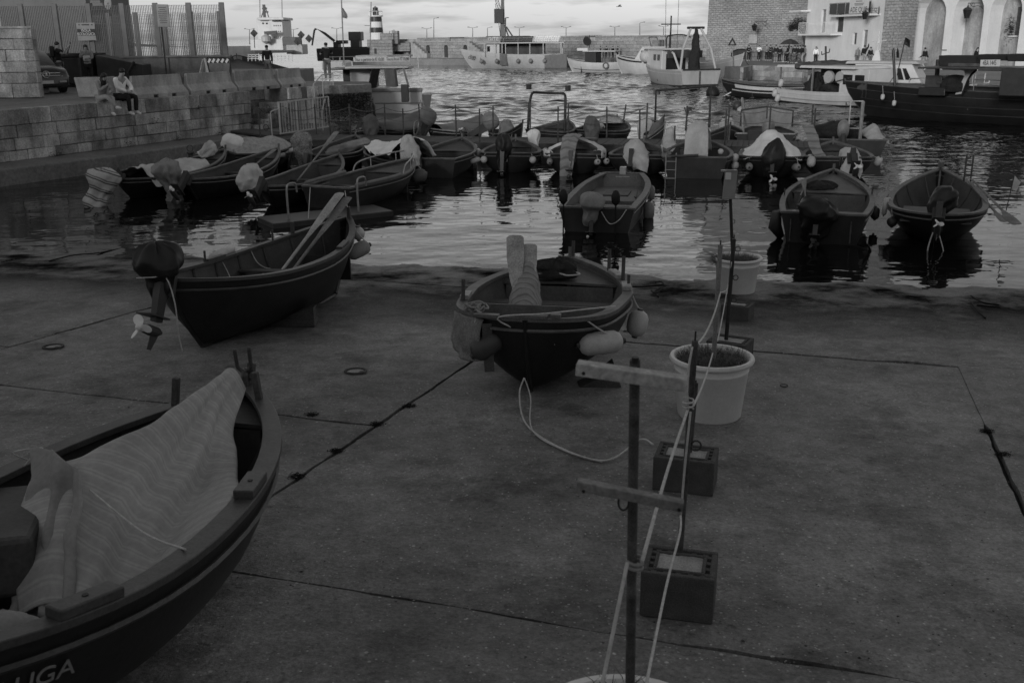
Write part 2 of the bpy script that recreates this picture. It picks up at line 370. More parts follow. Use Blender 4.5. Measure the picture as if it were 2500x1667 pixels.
# rubble masonry of the bastion and the mole
def masonry(name, g, bw_, bh, mort=.62, dist=.35, var=.35):
    m = bpy.data.materials.new(name); m.use_nodes = True; MT[name] = m; t = m.node_tree; global n, l, c
    n = t.nodes; l = t.links; p = n['Principled BSDF']; p.inputs['Roughness'].default_value = .9
    c = n.new('ShaderNodeTexCoord'); uv = c.outputs['UV']
    c_ = n.new('ShaderNodeTexBrick'); c_.inputs['Scale'].default_value = 1; c_.inputs['Brick Width'].default_value = bw_; c_.inputs['Row Height'].default_value = bh; c_.inputs['Mortar Size'].default_value = .02; c_.inputs['Mortar Smooth'].default_value = .6
    c_.inputs['Color1'].default_value = (1 + var,) * 3 + (1,); c_.inputs['Color2'].default_value = (1 - var,) * 3 + (1,); c_.inputs['Mortar'].default_value = (mort,) * 3 + (1,)
    na = n.new('ShaderNodeTexNoise'); na.inputs['Scale'].default_value = 2.6; na.inputs['Detail'].default_value = 7; na.inputs['Roughness'].default_value = .7; l.new(uv, na.inputs['Vector'])
    va = n.new('ShaderNodeVectorMath'); va.operation = 'SCALE'; va.inputs['Scale'].default_value = dist; l.new(na.outputs['Color'], va.inputs[0])
    vb = n.new('ShaderNodeVectorMath'); vb.operation = 'ADD'; l.new(uv, vb.inputs[0]); l.new(va.outputs[0], vb.inputs[1]); l.new(vb.outputs[0], c_.inputs['Vector'])
    bwn = n.new('ShaderNodeRGBToBW'); l.new(c_.outputs['Color'], bwn.inputs[0])
    x = MA('MULTIPLY', MR(NZ(.25, 5, .6, uv), .3, .7, g * .7, g * 1.25), bwn.outputs[0]); x = MA('MULTIPLY', x, MR(NZ(5, 8, .75, uv), .3, .7, .55, 1.4)); l.new(x, p.inputs['Base Color'])
    k = n.new('ShaderNodeBump'); k.inputs['Distance'].default_value = .05; l.new(c_.outputs['Fac'], k.inputs['Height']); k.invert = True; l.new(k.outputs[0], p.inputs['Normal'])
masonry('masonry', .29, .50, .23, .93, .30, .13); masonry('mole_masonry', .27, 1.1, .5, .8, .2, .14)
def wall_uv(o, s=1.0):
    """lay metres along the wall and up it into the UV map"""
    me = o.data; uv = me.uv_layers.new(name='uv')
    for pl in me.polygons:
        nn = pl.normal; hx = V((-nn.y, nn.x, 0)); hx = hx.normalized() if hx.length > .2 else V((1, 0, 0))
        for li in pl.loop_indices:
            q = me.vertices[me.loops[li].vertex_index].co; uv.data[li].uv = (q.dot(hx) * s, (q.z if abs(nn.z) < .8 else q.y) * s)
    return o
def grid_uv(o, nu, nv, su=1.0, sv=1.0):
    """UV for a drape: u runs along the first index of the net"""
    me = o.data; uv = me.uv_layers.new(name='uv')
    for li, lp in enumerate(me.loops): i, j = divmod(lp.vertex_index, nv); uv.data[li].uv = (i / (nu - 1) * su, j / (nv - 1) * sv)
    return o
# ------------------------------------------------------------------ ground and water
import numpy as np
def lines(lo, hi, s0, s1):
    o_ = [lo]
    while o_[-1] < hi: o_.append(o_[-1] + s0 + (s1 - s0) * (o_[-1] - lo) / (hi - lo))
    return o_
gx = np.array([-6000, -900, -200, -70] + lines(-34, 44, .21, .21) + [80, 220, 900, 6000.]); gy = np.array([-80, -20, 5] + lines(10, 30, 1.5, .5) + lines(30.3, 62, .13, .20) + lines(62.2, 150, .20, .55) + [165, 190, 260, 500, 1200, 3000, 9000.])
GX, GY = np.meshgrid(gx, gy); rng = np.random.RandomState(5); HT = np.zeros_like(GX)
def ramp(x, a, b): return np.clip((x - a) / (b - a), 0, 1)
env = ramp(GY + .25 * GX, 31, 46) * ramp(GY, 30.5, 38) * (1 - ramp(GY, 130, 150)) * ramp(GX, -33, -22) * (1 - ramp(GX, 34, 43))
gst = .75 + .35 * np.sin(GX * .11 + GY * .07 + 1) * np.sin(GX * .05 - GY * .13) + .25 * np.sin(GX * .31 + GY * .21)
for i in range(70):        # short wind chop, sum of small waves running about towards the slipway
    lam = .55 * (3.4 / .55) ** (rng.rand() ** 1.25); k = 2 * pi / lam; th0 = -pi / 2 + rng.normal(0, .62); ph = rng.rand() * 2 * pi
    HT += (.026 / k) * np.sin(k * (cos(th0) * GX + sin(th0) * GY) + ph)
HT = (HT + 2.2 * HT * np.abs(HT)) * env * np.clip(gst, .35, 1.3)
nx_, ny_ = len(gx), len(gy); co = np.stack([GX, GY, HT], -1).reshape(-1, 3); idx = np.arange(nx_ * ny_).reshape(ny_, nx_)
qd = np.stack([idx[:-1, :-1], idx[:-1, 1:], idx[1:, 1:], idx[1:, :-1]], -1).reshape(-1, 4)
me = bpy.data.meshes.new('sea_water'); me.vertices.add(len(co)); me.vertices.foreach_set('co', co.ravel()); me.loops.add(qd.size); me.loops.foreach_set('vertex_index', qd.ravel().astype(np.int32)); me.polygons.add(len(qd)); me.polygons.foreach_set('loop_start', np.arange(0, qd.size, 4, dtype=np.int32)); me.polygons.foreach_set('use_smooth', np.ones(len(qd), dtype=bool)); me.update(calc_edges=True); me.validate()
me.materials.append(MT['water']); o = bpy.data.objects.new('sea_water', me); COL.objects.link(o); struct(o)
slip = MB().add([(-40, -22, gz(-40, -22) - .06), (26, -22, gz(26, -22) - .06), (26, 42, gz(26, 42) - .06), (-40, 42, gz(-40, 42) - .06)], [(0, 1, 2, 3)]).build('slipway', 'moss', centre=False); struct(slip)
D1, D2 = V((.31, .951, 0)), V((.951, -.31, 0))
def uvp(u, v): q = D1 * u + D2 * v; return V((q.x, q.y, gz(q.x, q.y)))
def slab(u0, u1, v0, v1, sd_):
    q = uvp((u0 + u1) / 2, (v0 + v1) / 2); far = q.y < -3 or q.y > 24 or abs(q.x) > 12; stp = .6 if far else .14
    nu, nv = max(2, int((u1 - u0) / stp)), max(2, int((v1 - v0) / stp)); top = random.uniform(-.004, .006); rows = []
    def off(q):
        e = noise.noise(V((q.x * 2.1, q.y * 2.1, sd_))) * .018 + noise.noise(V((q.x * 9, q.y * 9, sd_))) * .010
        return max(.005, (.019 + e * 1.5 + max(0, noise.noise(V((q.x * 1.4, q.y * 1.4, 3.3 + sd_))) - .38) * .22))
    for i in range(-1, nu + 2):
        row = []
        for j in range(-1, nv + 2):
            a, b = min(max(i, 0), nu), min(max(j, 0), nv); u = u0 + (u1 - u0) * a / nu; v = v0 + (v1 - v0) * b / nv; q = uvp(u, v); g = off(q)
            if abs(v - 1.52) < .01 and u > 9.6: g = .0015
            if a == 0: q = q + D1 * g
            if a == nu: q = q - D1 * g
            if b == 0: q = q + D2 * g
            if b == nv: q = q - D2 * g
            wet = min(1, max(0, (.45 - gz(q.x, q.y)) / .4))
            z = gz(q.x, q.y) + top + noise.noise(V((q.x * .55, q.y * .55, 7))) * (.010 + .022 * wet) + noise.noise(V((q.x * 2.3, q.y * 2.3, 2))) * (.004 + .010 * wet) + noise.noise(V((q.x * 7, q.y * 7, 5))) * (.0015 + .004 * wet)
            if a in (0, nu) or b in (0, nv): z -= .008
            if i != a or j != b: z -= .14
            row.append((q.x, q.y, z))
        rows.append(row)
    MB().grid([r[::-1] for r in rows]).build('slab', 'slip', slip, centre=False, smooth=True, sharp=35)
for i, (v0, v1, cs) in enumerate(((-21, -15, (-8, -1, 6, 13.5, 21, 29, 40)), (-15, -9.5, (-12, -5, 2, 9.2, 16.8, 24, 34)), (-9.5, -3.88, (-14, -6.6, .6, 7.8, 15.1, 22, 30)),
        (-3.88, 1.52, (-18, -9.6, -2.4, 4.79, 11.95, 19.2, 27)), (1.52, 7.0, (-20, -12, -4.4, 2.9, 12.06, 19.3, 27)), (7.0, 12.5, (-14, -7, 0, 8, 15, 22)))):
    for u0, u1 in zip(cs, cs[1:]): slab(u0, u1, v0, v1, i * 3.7 + u0)
# ------------------------------------------------------------------ walls with openings
def wall_open(p0, p1, z0, z1, ops, depth=.3, thick=.6):
    """wall from p0 to p1 (openings seen from its right-hand side p1->p0 x up); ops: (u0,u1,v0,v1,arch). Returns wall MB and one panel MB per opening"""
    p0, p1 = V((p0[0], p0[1], 0)), V((p1[0], p1[1], 0)); d = p1 - p0; L = d.length; d.normalize(); nn = V((d.y, -d.x, 0))
    def Q(u, z, k=0.0): q = p0 + d * u - nn * k; return V((q.x, q.y, z))
    w_ = MB(); pans = []; us = 0.0
    def quad(a, b, c_, e): w_.add([a, b, c_, e], [(0, 1, 2, 3)])
    for (u0, u1, v0, v1, arch) in sorted(ops):
        if u0 > us + 1e-4: quad(Q(us, z0), Q(u0, z0), Q(u0, z1), Q(us, z1))
        if v0 > z0 + 1e-4: quad(Q(u0, z0), Q(u1, z0), Q(u1, v0), Q(u0, v0))
        na = 10 if arch else 1; r = (u1 - u0) / 2; um = (u0 + u1) / 2
        prof = [(um - r * cos(pi * i / na), v1 - (arch or 0) + (arch or 0) * sin(pi * i / na)) for i in range(na + 1)] if arch else [(u0, v1), (u1, v1)]
        for (a, za), (b, zb) in zip(prof, prof[1:]):
            quad(Q(a, za), Q(b, zb), Q(b, z1), Q(a, z1)); quad(Q(a, za), Q(a, za, depth), Q(b, zb, depth), Q(b, zb))
        zs = v1 - (arch or 0)
        quad(Q(u0, v0), Q(u0, v0, depth), Q(u0, zs, depth), Q(u0, zs)); quad(Q(u1, zs), Q(u1, zs, depth), Q(u1, v0, depth), Q(u1, v0))
        quad(Q(u0, v0), Q(u1, v0), Q(u1, v0, depth), Q(u0, v0, depth))
        poly = [Q(u0, v0, depth), Q(u1, v0, depth)] + [Q(a, z, depth) for a, z in prof[::-1]]
        back = [q - nn * .06 for q in poly]
        pans.append(MB().loft([back, poly], True, True)); us = u1
    if us < L - 1e-4: quad(Q(us, z0), Q(L, z0), Q(L, z1), Q(us, z1))
    T = thick
    quad(Q(0, z1), Q(L, z1), Q(L, z1, T), Q(0, z1, T)); quad(Q(L, z0, T), Q(0, z0, T), Q(0, z1, T), Q(L, z1, T))
    quad(Q(0, z0, T), Q(0, z0), Q(0, z1), Q(0, z1, T)); quad(Q(L, z0), Q(L, z0, T), Q(L, z1, T), Q(L, z1))
    return w_, pans, Q, L
def stones(parent, p0, p1, courses, wmin, wmax, depth, mat_, gap=.014, jut=.02, m=None, top_w=None):
    """courses of squared stones on the face p0->p1; courses: list of (z0, z1) from the bottom; each stone is its own part"""
    p0, p1 = V((p0[0], p0[1], 0)), V((p1[0], p1[1], 0)); d = p1 - p0; L = d.length; d.normalize(); nn = V((d.y, -d.x, 0)); rot = Matrix(((d.x, -nn.x, 0), (d.y, -nn.y, 0), (0, 0, 1)))
    for ci, (z0, z1) in enumerate(courses):
        u = -random.uniform(0, wmin); a, b = (top_w if top_w and ci == len(courses) - 1 else (wmin, wmax))
        while u < L:
            wd = random.uniform(a, b); e0 = max(u, 0); e1 = min(u + wd, L); u += wd
            if e1 - e0 < .12: continue
            j = random.uniform(-jut, jut); c_ = p0 + d * ((e0 + e1) / 2) + nn * (j - depth / 2); c_.z = (z0 + z1) / 2
            mb = MB(m).box(c_, (e1 - e0 - gap, depth, z1 - z0 - gap), rot, jit=.008); mb.build('stone', mat_, parent, bevel=.018)
# ------------------------------------------------------------------ left quay
E0, ED, EN = V((-15.85, 31.5, 0)), V((.447, .8945, 0)), V((.8945, -.447, 0))
def EQ(s, out=0.0, z=0.0): q = E0 + ED * s + EN * out; return V((q.x, q.y, z))
QZ = 2.1
poly = [EQ(-16, -.25), EQ(11.7, -.25), EQ(11.7, -1.6), EQ(14.2, -1.6), EQ(14.2, -.1), V((-8.95, 45.3, 0)), V((-6.35, 47.3, 0)), V((-6.9, 50.3, 0)), V((-14, 53.5, 0)), V((-14.2, 75, 0)), V((-60, 75, 0)), V((-60, 10, 0))]
quay = MB().prism(poly, -1.5, QZ - .02).build('quay', 'pave', centre=False); struct(quay)
led = MB().prism([EQ(-16, -.2), EQ(-16, 1.2), EQ(-3, 1.35), EQ(3, 1.8), EQ(7, 1.6), EQ(10, 1.3), EQ(15.5, 1.35), EQ(15.5, -.2)], -1.5, .5).build('quay_ledge', 'pave', centre=False, bevel=.05); struct(led)
stones(quay, EQ(-12), EQ(11.7), [(.5, .82), (.82, 1.2), (1.2, 1.6), (1.6, QZ)], .55, 1.25, .4, 'stone', top_w=(.75, 1.7))
stones(quay, EQ(14.2), (-8.95, 45.35), [(.5, 1.1), (1.1, 1.6), (1.6, QZ)], .5, 1.0, .3, 'stone')
stones(quay, (-8.92, 45.28), (-6.35, 47.3), [(-.2, .5), (.5, 1.05), (1.05, 1.6), (1.6, QZ)], .6, 1.2, .3, 'stone', top_w=(.9, 1.5))
stones(quay, EQ(11.75, -1.35), EQ(14.2, -1.35), [(.5, 1.0), (1.0, 1.6), (1.6, QZ)], .5, .9, .25, 'stone')
for i in range(5):      # worn steps in the recess
    s0 = 11.85 + i * .45; MB().box(EQ(s0 + (14.1 - s0) / 2, -.62, .5 + (i + 1) * .1), (1.25, 14.1 - s0, .2 + i * .2), Matrix.Rotation(-atan2(ED.x, ED.y), 3, 'Z')).build('step', 'stone', quay, bevel=.03)
# weeds and ivy hanging on the pier
def leaf_cloud(n_, box_fn, size, mat_, name, parent=None, droop=.5):
    mb = MB()
    for i in range(n_):
        q, up = box_fn(); a = random.uniform(0, 2 * pi); s = size * random.uniform(.6, 1.5); d = V((cos(a), sin(a), random.uniform(-droop, droop))).normalized() * s
        e = d.cross(V((random.uniform(-1, 1), random.uniform(-1, 1), 1.2))).normalized() * s * .38
        mb.add([q - d * .5, q + e * .5, q + d * .5, q - e * .5], [(0, 1, 2, 3)])
    return mb.build(name, mat_, parent)
def pier_pt():
    t_ = random.random(); a = V((-8.6, 45.55, 0)).lerp(V((-6.5, 47.15, 0)), t_); z = 1.75 - abs(random.gauss(0, .75)); z = max(.1, z)
    return a + V((.57, -.72, 0)) * random.uniform(.12, .35 + .25 * (1.8 - z)) + V((0, 0, z)), 0
tag(leaf_cloud(5200, pier_pt, .10, 'weed', 'wall_creeper'), 'dark creeper hanging over the end of the stone pier', 'creeper', kind='stuff')
for k, (s0, o0) in enumerate(((11.95, .1), (12.9, -.25))):
    def wp(s0=s0, o0=o0): return EQ(s0 + random.gauss(0, .22), o0 + random.gauss(0, .12), .75 + abs(random.gauss(0, .3)) + k * .15), 0
    tag(leaf_cloud(260, wp, .07, 'weed', 'weed_tuft'), ('weed tuft at the end of the block wall beside the steps', 'weed tuft growing on the quay steps behind the white gate')[k], 'weed', kind='stuff')
for k in range(9):
    s0 = (-6.4, -2.2, 1.9, 5.0, 7.4, 8.6, 9.6, 3.2, 6.3)[k]; z0 = (.5, .5, .5, .52, .5, 1.55, .52, 1.58, 1.2)[k]
    def wp2(s0=s0, z0=z0): return EQ(s0 + random.gauss(0, .13), .06 + random.uniform(0, .08), z0 + abs(random.gauss(0, .10))), 0
    oo = leaf_cloud(70, wp2, .06, 'weed', 'wall_weed'); tag(oo, ('dark weed at the foot of the quay wall near the left frame edge', 'dark weed at the wall foot left of the seated couple', 'dark weed at the wall foot below the seated man', 'dark weed at the wall foot under the first barrier', 'dark weed at the wall foot under the second barrier', 'dark weed high in the wall below the third barrier', 'dark weed at the wall foot near the steps', 'dark weed high in the wall right of the seated man', 'dark weed halfway up the wall under the second barrier')[k], 'weed', kind='stuff')
# ------------------------------------------------------------------ jersey barriers on the quay
def barrier(pa, pb, label):
    a, b = V(pa), V(pb); d = b - a; L = d.length; th = thing('concrete_barrier', label, 'barrier', a, atan2(d.y, d.x), 'concrete barriers on the quay edge')
    pr = [(0, 0), (0, .15), (.22, .40), (.25, .80), (.37, .80), (.40, .40), (.62, .15), (.62, 0)]
    mb = MB(); e = .12; T = .04
    xs = [0, L * .30, L * .30 + .22, L * .68, L * .68 + .22, L]
    for i, (x0, x1) in enumerate(zip(xs, xs[1:])):
        foot = i in (1, 3)
        p_ = [(y, (max(z, .11) if foot else z)) for y, z in pr]
        s0 = lambda x, z: x + (e * (1 - z / .8) * -1 if x == 0 else (e * (1 - z / .8) if x == L else 0))
        mb.loft([[(s0(x0, z), y, z) for y, z in p_], [(s0(x1, z), y, z) for y, z in p_]], True, True)
    mb.build('body', 'barrier', th, bevel=.012); MB().box((L * .3 + .11, .29, .05), (.20, .5, .1)).build('foot_slot', 'rubber', th)
    MB().box((L * .68 + .11, .29, .05), (.20, .5, .1)).build('foot_slot', 'rubber', th)
bl = ('concrete barrier nearest the seated couple', 'concrete barrier with a striped board showing behind it', 'third concrete barrier, right of the striped trestle', 'short last concrete barrier towards the pier end', '')
bpts = [(338, 243), (470, 234.5), (592, 225.5), (694, 219), (745, 214.5)]
for i, s0 in enumerate((6.2, 8.95, 11.65, 14.4, 0)):
    L = (2.4, 2.4, 2.4, 1.5, 0)[i]
    if L: barrier(EQ(s0, -.42, QZ - .02), EQ(s0 + L, -.42, QZ - .02), bl[i])
# ------------------------------------------------------------------ left: stone terrace, wall, fence, shed
th = thing('stone_terrace', 'terrace of big squared stones with a railing at the left edge', 'wall', (-21, 38.4, QZ))
WMt = WM(th)
MB(WMt).prism([(-25, 38.7), (-17.85, 38.7), (-20.0, 42.5), (-25, 42.5)], 2.05, 4.5).build('core', 'stone_joint', th)
stones(th, (-25.2, 38.5), (-17.6, 38.5), [(2.1, 2.62), (2.62, 3.02), (3.02, 3.42), (3.42, 3.83), (3.83, 4.22), (4.22, 4.58)], .6, 1.25, .35, 'stone', m=WMt)
stones(th, (-17.6, 38.5), (-19.9, 42.6), [(2.1, 2.62), (2.62, 3.02), (3.02, 3.42), (3.42, 3.83), (3.83, 4.22), (4.22, 4.58)], .6, 1.25, .35, 'stone', m=WMt)
MB(WMt).prism([(-25.2, 38.45), (-17.55, 38.45), (-19.85, 42.65), (-25.2, 42.65)], 4.58, 4.66).build('coping', 'barrier', th, bevel=.02)
for i in range(26): MB(WMt).bar((-24 + i * .21, 38.6, 4.66), (-24 + i * .21, 38.6, 6.6), .03, .03).build('railing_bar', 'metal_paint', th)
MB(WMt).bar((-24.2, 38.6, 6.6), (-18.6, 38.6, 6.601), .05, .05).build('rail', 'metal_paint', th)
pw = thing('quay_wall', 'plain rendered wall under the mesh fence on the quay', 'wall', (-14, 50, QZ))
w_, _, _, _ = wall_open((-23.3, 49.4), (-13.55, 50.2), 2.05, 3.32, [], thick=.35); w_.m = WM(pw); w_.build('panel', 'render_wall', pw)
MB(WM(pw)).bar((-23.3, 49.55, 3.36), (-13.5, 50.36, 3.36), .5, .09).build('coping', 'render_wall', pw, bevel=.015)
for k, (xx, ss) in enumerate(((-16.5, 1), (-20.6, 1))): MB(WM(pw)).box((xx, 49.4 + (xx + 23.3) * .082, 2.7), (.16, .16, 1.2)).build('buttress', 'render_wall', pw)
fe = thing('mesh_fence', 'tall mesh fence with wide posts on the quay wall', 'fence', (-14, 50, 3.38)); Fm = WM(fe)
def fence(fe, Fm, a, b, z0, z1, npan, post=.2, barw=.016, sp=.075):
    a, b = V(a), V(b); d = b - a
    for i in range(npan + 1):
        q = a + d * (i / npan); MB(Fm).box((q.x, q.y, (z0 + z1) / 2 + .05), (post, .12, z1 - z0 + .1)).build('post', 'fence_metal', fe, bevel=.01)
    for i in range(npan):
        p, q = a + d * (i / npan), a + d * ((i + 1) / npan); nb = int((q - p).length / sp); mb = MB(Fm)
        for k in range(1, nb): r = p.lerp(q, k / nb); mb.bar((r.x, r.y, z0), (r.x, r.y, z1), barw, .05, up=(0, 1, 0))
        for k in range(15): z = z0 + .04 + (z1 - z0 - .06) * k / 14; mb.bar((p.x, p.y, z), (q.x, q.y, z), .012, .008)
        o = mb.build('mesh_panel', 'fence_metal', fe); o['kind'] = 'stuff'
fence(fe, Fm, (-24.6, 49.5), (-13.75, 50.35), 3.4, 5.72, 7, post=.24)
fe2 = thing('mesh_fence', 'second mesh fence seen through the first one', 'fence', (-14, 58, 2.1)); fence(fe2, WM(fe2), (-24.5, 60.0), (-16.3, 59.0), 2.2, 5.55, 5, post=.26, sp=.11)
sh = thing('harbour_shed', 'big pale harbour shed behind the mesh fence', 'building', (-31, 66, QZ)); Sm = WM(sh)
w_, pn, Q, L = wall_open((-46, 61.5), (-25.3, 63), 2.0, 12, [(5, 8, 2.05, 5, 0)], .25, 9); w_.m = Sm; w_.build('wall', 'shed_wall', sh); pn[0].m = Sm; pn[0].build('door', 'metal_dark', sh)
MB(Sm).box((-35.5, 66.6, 12.1), (21.5, 10, .3)).build('roof', 'render_wall', sh)
for xx in (-27.0, -27.2):
    q = atY(236 + (xx + 27) * -30, 5 if xx == -27 else 12, 62.6); mb = MB(Sm); mb.box((q.x, 62.5, q.z), (.6, .3, .16)); mb.bar((q.x + .3, 62.4, q.z - .1), (q.x + .3, 63, q.z - .1), .05, .05); mb.build('floodlight', 'plastic_dark', sh)
# containers behind the standing pair
cn = thing('waste_container', 'dark waste container under the fence behind the standing pair', 'container', (-20.9, 48.4, QZ)); m_ = WM(cn)
MB(m_).loft([[(-22.6, 47.6, 2.25), (-19.3, 47.6, 2.25), (-19.3, 49.1, 2.25), (-22.6, 49.1, 2.25)], [(-22.75, 47.5, 3.4), (-19.15, 47.5, 3.4), (-19.15, 49.15, 3.4), (-22.75, 49.15, 3.4)]]).build('bin', 'hull_mid', cn, bevel=.04)
MB(m_).box((-20.95, 48.3, 3.5), (3.7, 1.75, .16)).build('lid', 'rubber', cn, bevel=.03)
for xx in (-22.2, -20.95, -19.7): MB(m_).box((xx, 47.5, 2.8), (.12, .14, 1.2)).build('rib', 'plastic_dark', cn)
for xx in (-22.2, -19.7): MB(m_).tube([(xx, 47.7, 2.18), (xx, 47.85, 2.18)], .12, 10).build('wheel', 'rubber', cn)
text('lettering', 'CARTA', .3, 'sign_grey', cn, m_ @ frame((-21.0, 47.49, 3.05), (1, 0, 0)))
cn2 = thing('skip_ramp', 'sloping dark skip beside the waste container', 'skip', (-17.9, 48.2, QZ)); m_ = WM(cn2)
MB(m_).loft([[(-19.0, y, 2.1), (-16.9, y, 2.1), (-16.9, y, 3.05), (-19.0, y, 3.5)] for y in (47.6, 48.8)]).build('body', 'hull_mid', cn2, bevel=.02)
MB(m_).tube([(-17.6, 47.55, 2.1), (-17.55, 47.5, 2.7), (-17.2, 47.5, 3.2)], .06, 6).build('arm', 'metal_dark', cn2)
# sign on the fence
sg = thing('fence_sign', 'white notice with a dark band reading ISOLA ECOLOGICA on the mesh fence', 'sign', (-21.2, 49.6, 4.2)); m_ = WM(sg)
q = atY(212, 78, 49.6); MB(m_).box((q.x, 49.55, q.z), (.86, .03, .80)).build('board', 'sign_grey', sg); MB(m_).box((q.x, 49.53, q.z - .03), (.84, .02, .30)).build('band', 'sign_dark', sg)
text('lettering', 'ISOLA', .17, 'letter_white', sg, m_ @ frame((q.x, 49.51, q.z + .05), (1, 0, 0))); text('lettering', 'ECOLOGICA', .17, 'letter_white', sg, m_ @ frame((q.x, 49.51, q.z - .11), (1, 0, 0)), sx=.85)
for dx, wd in ((-.3, .06), (0, .36), (.3, .08)): MB(m_).box((q.x + dx, 49.53, q.z + .31), (wd, .012, .05)).build('print_line', 'sign_dark', sg)
# poles with signs
ps = thing('sign_pole', 'leaning grey pole with the back of a round sign', 'sign pole', (-17.35, 43.6, QZ)); m_ = WM(ps)
a = atz(281, 203, QZ); b = atY(270, 40, a.y); MB(m_).tube([a, b], .045, 8).build('pole', 'metal', ps)
q = atY(263, 8, a.y); mb = MB(m_); Mx = Matrix.Translation(q) @ Matrix.Rotation(R(80), 4, 'X') @ Matrix.Rotation(R(6), 4, 'Y'); mb.lathe([(.0, -.02), (.16, -.02), (.17, .0), (.0, .01)], 20, Mx @ Matrix.Diagonal((1, 1.9, 1, 1))); mb.build('sign_disc', 'sign_grey', ps)
MB(m_).tube([b, q + V((0, .03, 0))], .05, 8).build('collar', 'metal_dark', ps)
ps = thing('notice_pole', 'rectangular notice board on a slim pole before the wall', 'sign', (-15, 45, QZ)); m_ = WM(ps)
a = atY(408, 192, 46.5); a.z = QZ; b = atY(388, 14, a.y); MB(m_).tube([a, b], .035, 8).build('pole', 'metal_dark', ps); q = atY(398, 39, a.y - .06)
MB(m_).box(q, (.52, .03, .95), Matrix.Rotation(R(2), 3, 'Y')).build('board', 'sign_grey', ps, bevel=.01)
for i in range(9): MB(m_).box(q + V((0, -.022, .34 - i * .08)), (random.uniform(.25, .4), .006, .022)).build('print_line', 'sign_dark', ps)
# boxes on the quay
bx = thing('display_box', 'grey box with dark poster panels beside the stone terrace', 'box', atz(83, 229, QZ)); rz = Matrix.Rotation(R(-28), 3, 'Z')
MB().box((0, .2, .32), (.72, .7, .62), rz).build('case', 'barrier', bx, bevel=.01)
for dz in (.46, .19): MB().box(rz @ V((-.05, -.16, 0)) + V((0, .2, dz)) + rz @ V((-.13, -.195, 0)), (.34, .02, .22), rz).build('poster', 'sign_dark', bx)
bx = thing('planter_box', 'plain grey concrete planter behind the seated couple', 'planter', atz(235, 236, QZ)); MB().loft([[(-.5, -.4, 0), (.55, -.4, 0), (.55, .4, 0), (-.5, .4, 0)], [(-.57, -.46, .72), (.62, -.46, .72), (.62, .46, .72), (-.57, .46, .72)]]).build('tub', 'barrier', bx, bevel=.02)
MB().box((.02, 0, .70), (1.06, .8, .05)).build('fill', 'soil', bx)
# trestle with striped boards behind the barriers
tr = thing('road_trestle', 'metal trestle with diagonal hazard boards behind the barriers', 'trestle', (-13.2, 44.6, QZ)); m_ = WM(tr)
Yt = 43.6
def T(x, y, dy=0): return atY(x, y, Yt + dy)
MB(m_).tube(spline([T(512, 178), T(506, 144), T(516, 141), T(556, 143), T(562, 150), T(561, 190)], 4), .03, 6).build('frame', 'metal_dark', tr)
MB(m_).bar(T(510, 149), T(559, 149), .03, .19).build('hazard_board', 'sign_dark', tr); MB(m_).bar(T(512, 195), T(542, 193), .03, .18).build('hazard_board', 'sign_dark', tr)
for y_, xs in ((149, (511, 521, 532, 543, 554)), (194, (516, 526, 537))):
    for x_ in xs: MB(m_).bar(T(x_ - 2.5, y_ + 4.4, -.03), T(x_ + 2.5, y_ - 4.4, -.03), .01, .09).build('stripe', 'letter_white', tr)
MB(m_).bar(T(499, 143, -.1), T(520, 226, -.4), .05, .05).build('stay', 'metal_paint', tr); MB(m_).bar(T(497, 146, .1), T(488, 188, .3), .12, .03).build('stay', 'metal_paint', tr); MB(m_).bar(T(505, 146, .1), T(506, 188, .3), .12, .03).build('stay', 'metal_paint', tr)
MB(m_).bar(T(506, 177), T(562, 175), .03, .04).build('crossbar', 'metal_dark', tr)
pl = thing('road_barrier_stack', 'dark folded barriers lying behind the barrier row', 'barrier', T(455, 182, .3)); m_ = WM(pl)
for k in range(4): MB(m_).bar(T(424 + k * 3, 186 - k * 2.5, .3 + .1 * k), T(486, 184 - k * 2.5, .3 + .1 * k), .25, .07).build('folded_barrier', 'metal_dark', pl)
# parked car nose
ca = thing('parked_car', 'black car nose parked beside the stone terrace', 'car', (-18.6, 42.3, QZ), R(0)); m_ = WM(ca)
cx, cy = -19.0, 41.4     # middle of the nose, the car faces the viewer
def sec(y, pts): return [(cx + x, y, 2.1 + z) for x, z in pts] + [(cx - x, y, 2.1 + z) for x, z in pts[::-1]]
MB(m_).loft([sec(cy, [(.55, .28), (.80, .34), (.82, .55), (.72, .78), (.3, .84)]), sec(cy + .12, [(.7, .22), (.92, .3), (.94, .6), (.84, .90), (.35, .97)]), sec(cy + .6, [(.8, .2), (.96, .3), (.97, .7), (.88, 1.0), (.4, 1.06)]),
    sec(cy + 1.4, [(.8, .2), (.97, .3), (.98, .75), (.9, 1.08), (.4, 1.12)]), sec(cy + 4.4, [(.8, .2), (.97, .3), (.98, .75), (.9, 1.1), (.4, 1.14)])]).build('body', 'car_paint', ca, smooth=True, bevel=.0, sharp=50)
MB(m_).loft([sec(cy + 1.3, [(.85, 1.05), (.8, 1.1), (.5, 1.12)]), sec(cy + 2.2, [(.82, 1.1), (.68, 1.62), (.4, 1.68)]), sec(cy + 4.0, [(.82, 1.1), (.68, 1.62), (.4, 1.68)]), sec(cy + 4.5, [(.82, 1.1), (.7, 1.2), (.4, 1.25)])]).build('cabin', 'glass', ca, smooth=True, sharp=40)
for z in (.80, .70): MB(m_).bar((cx - .55, cy - .01, 2.1 + z), (cx + .55, cy - .01, 2.1 + z), .02, .03).build('grille_bar', 'chrome', ca)
mb = MB(m_); mb.tube([V((cx + .13 * cos(k * pi / 10), cy - .05, 2.1 + .75 + .13 * sin(k * pi / 10))) for k in range(21)], .014, 6)
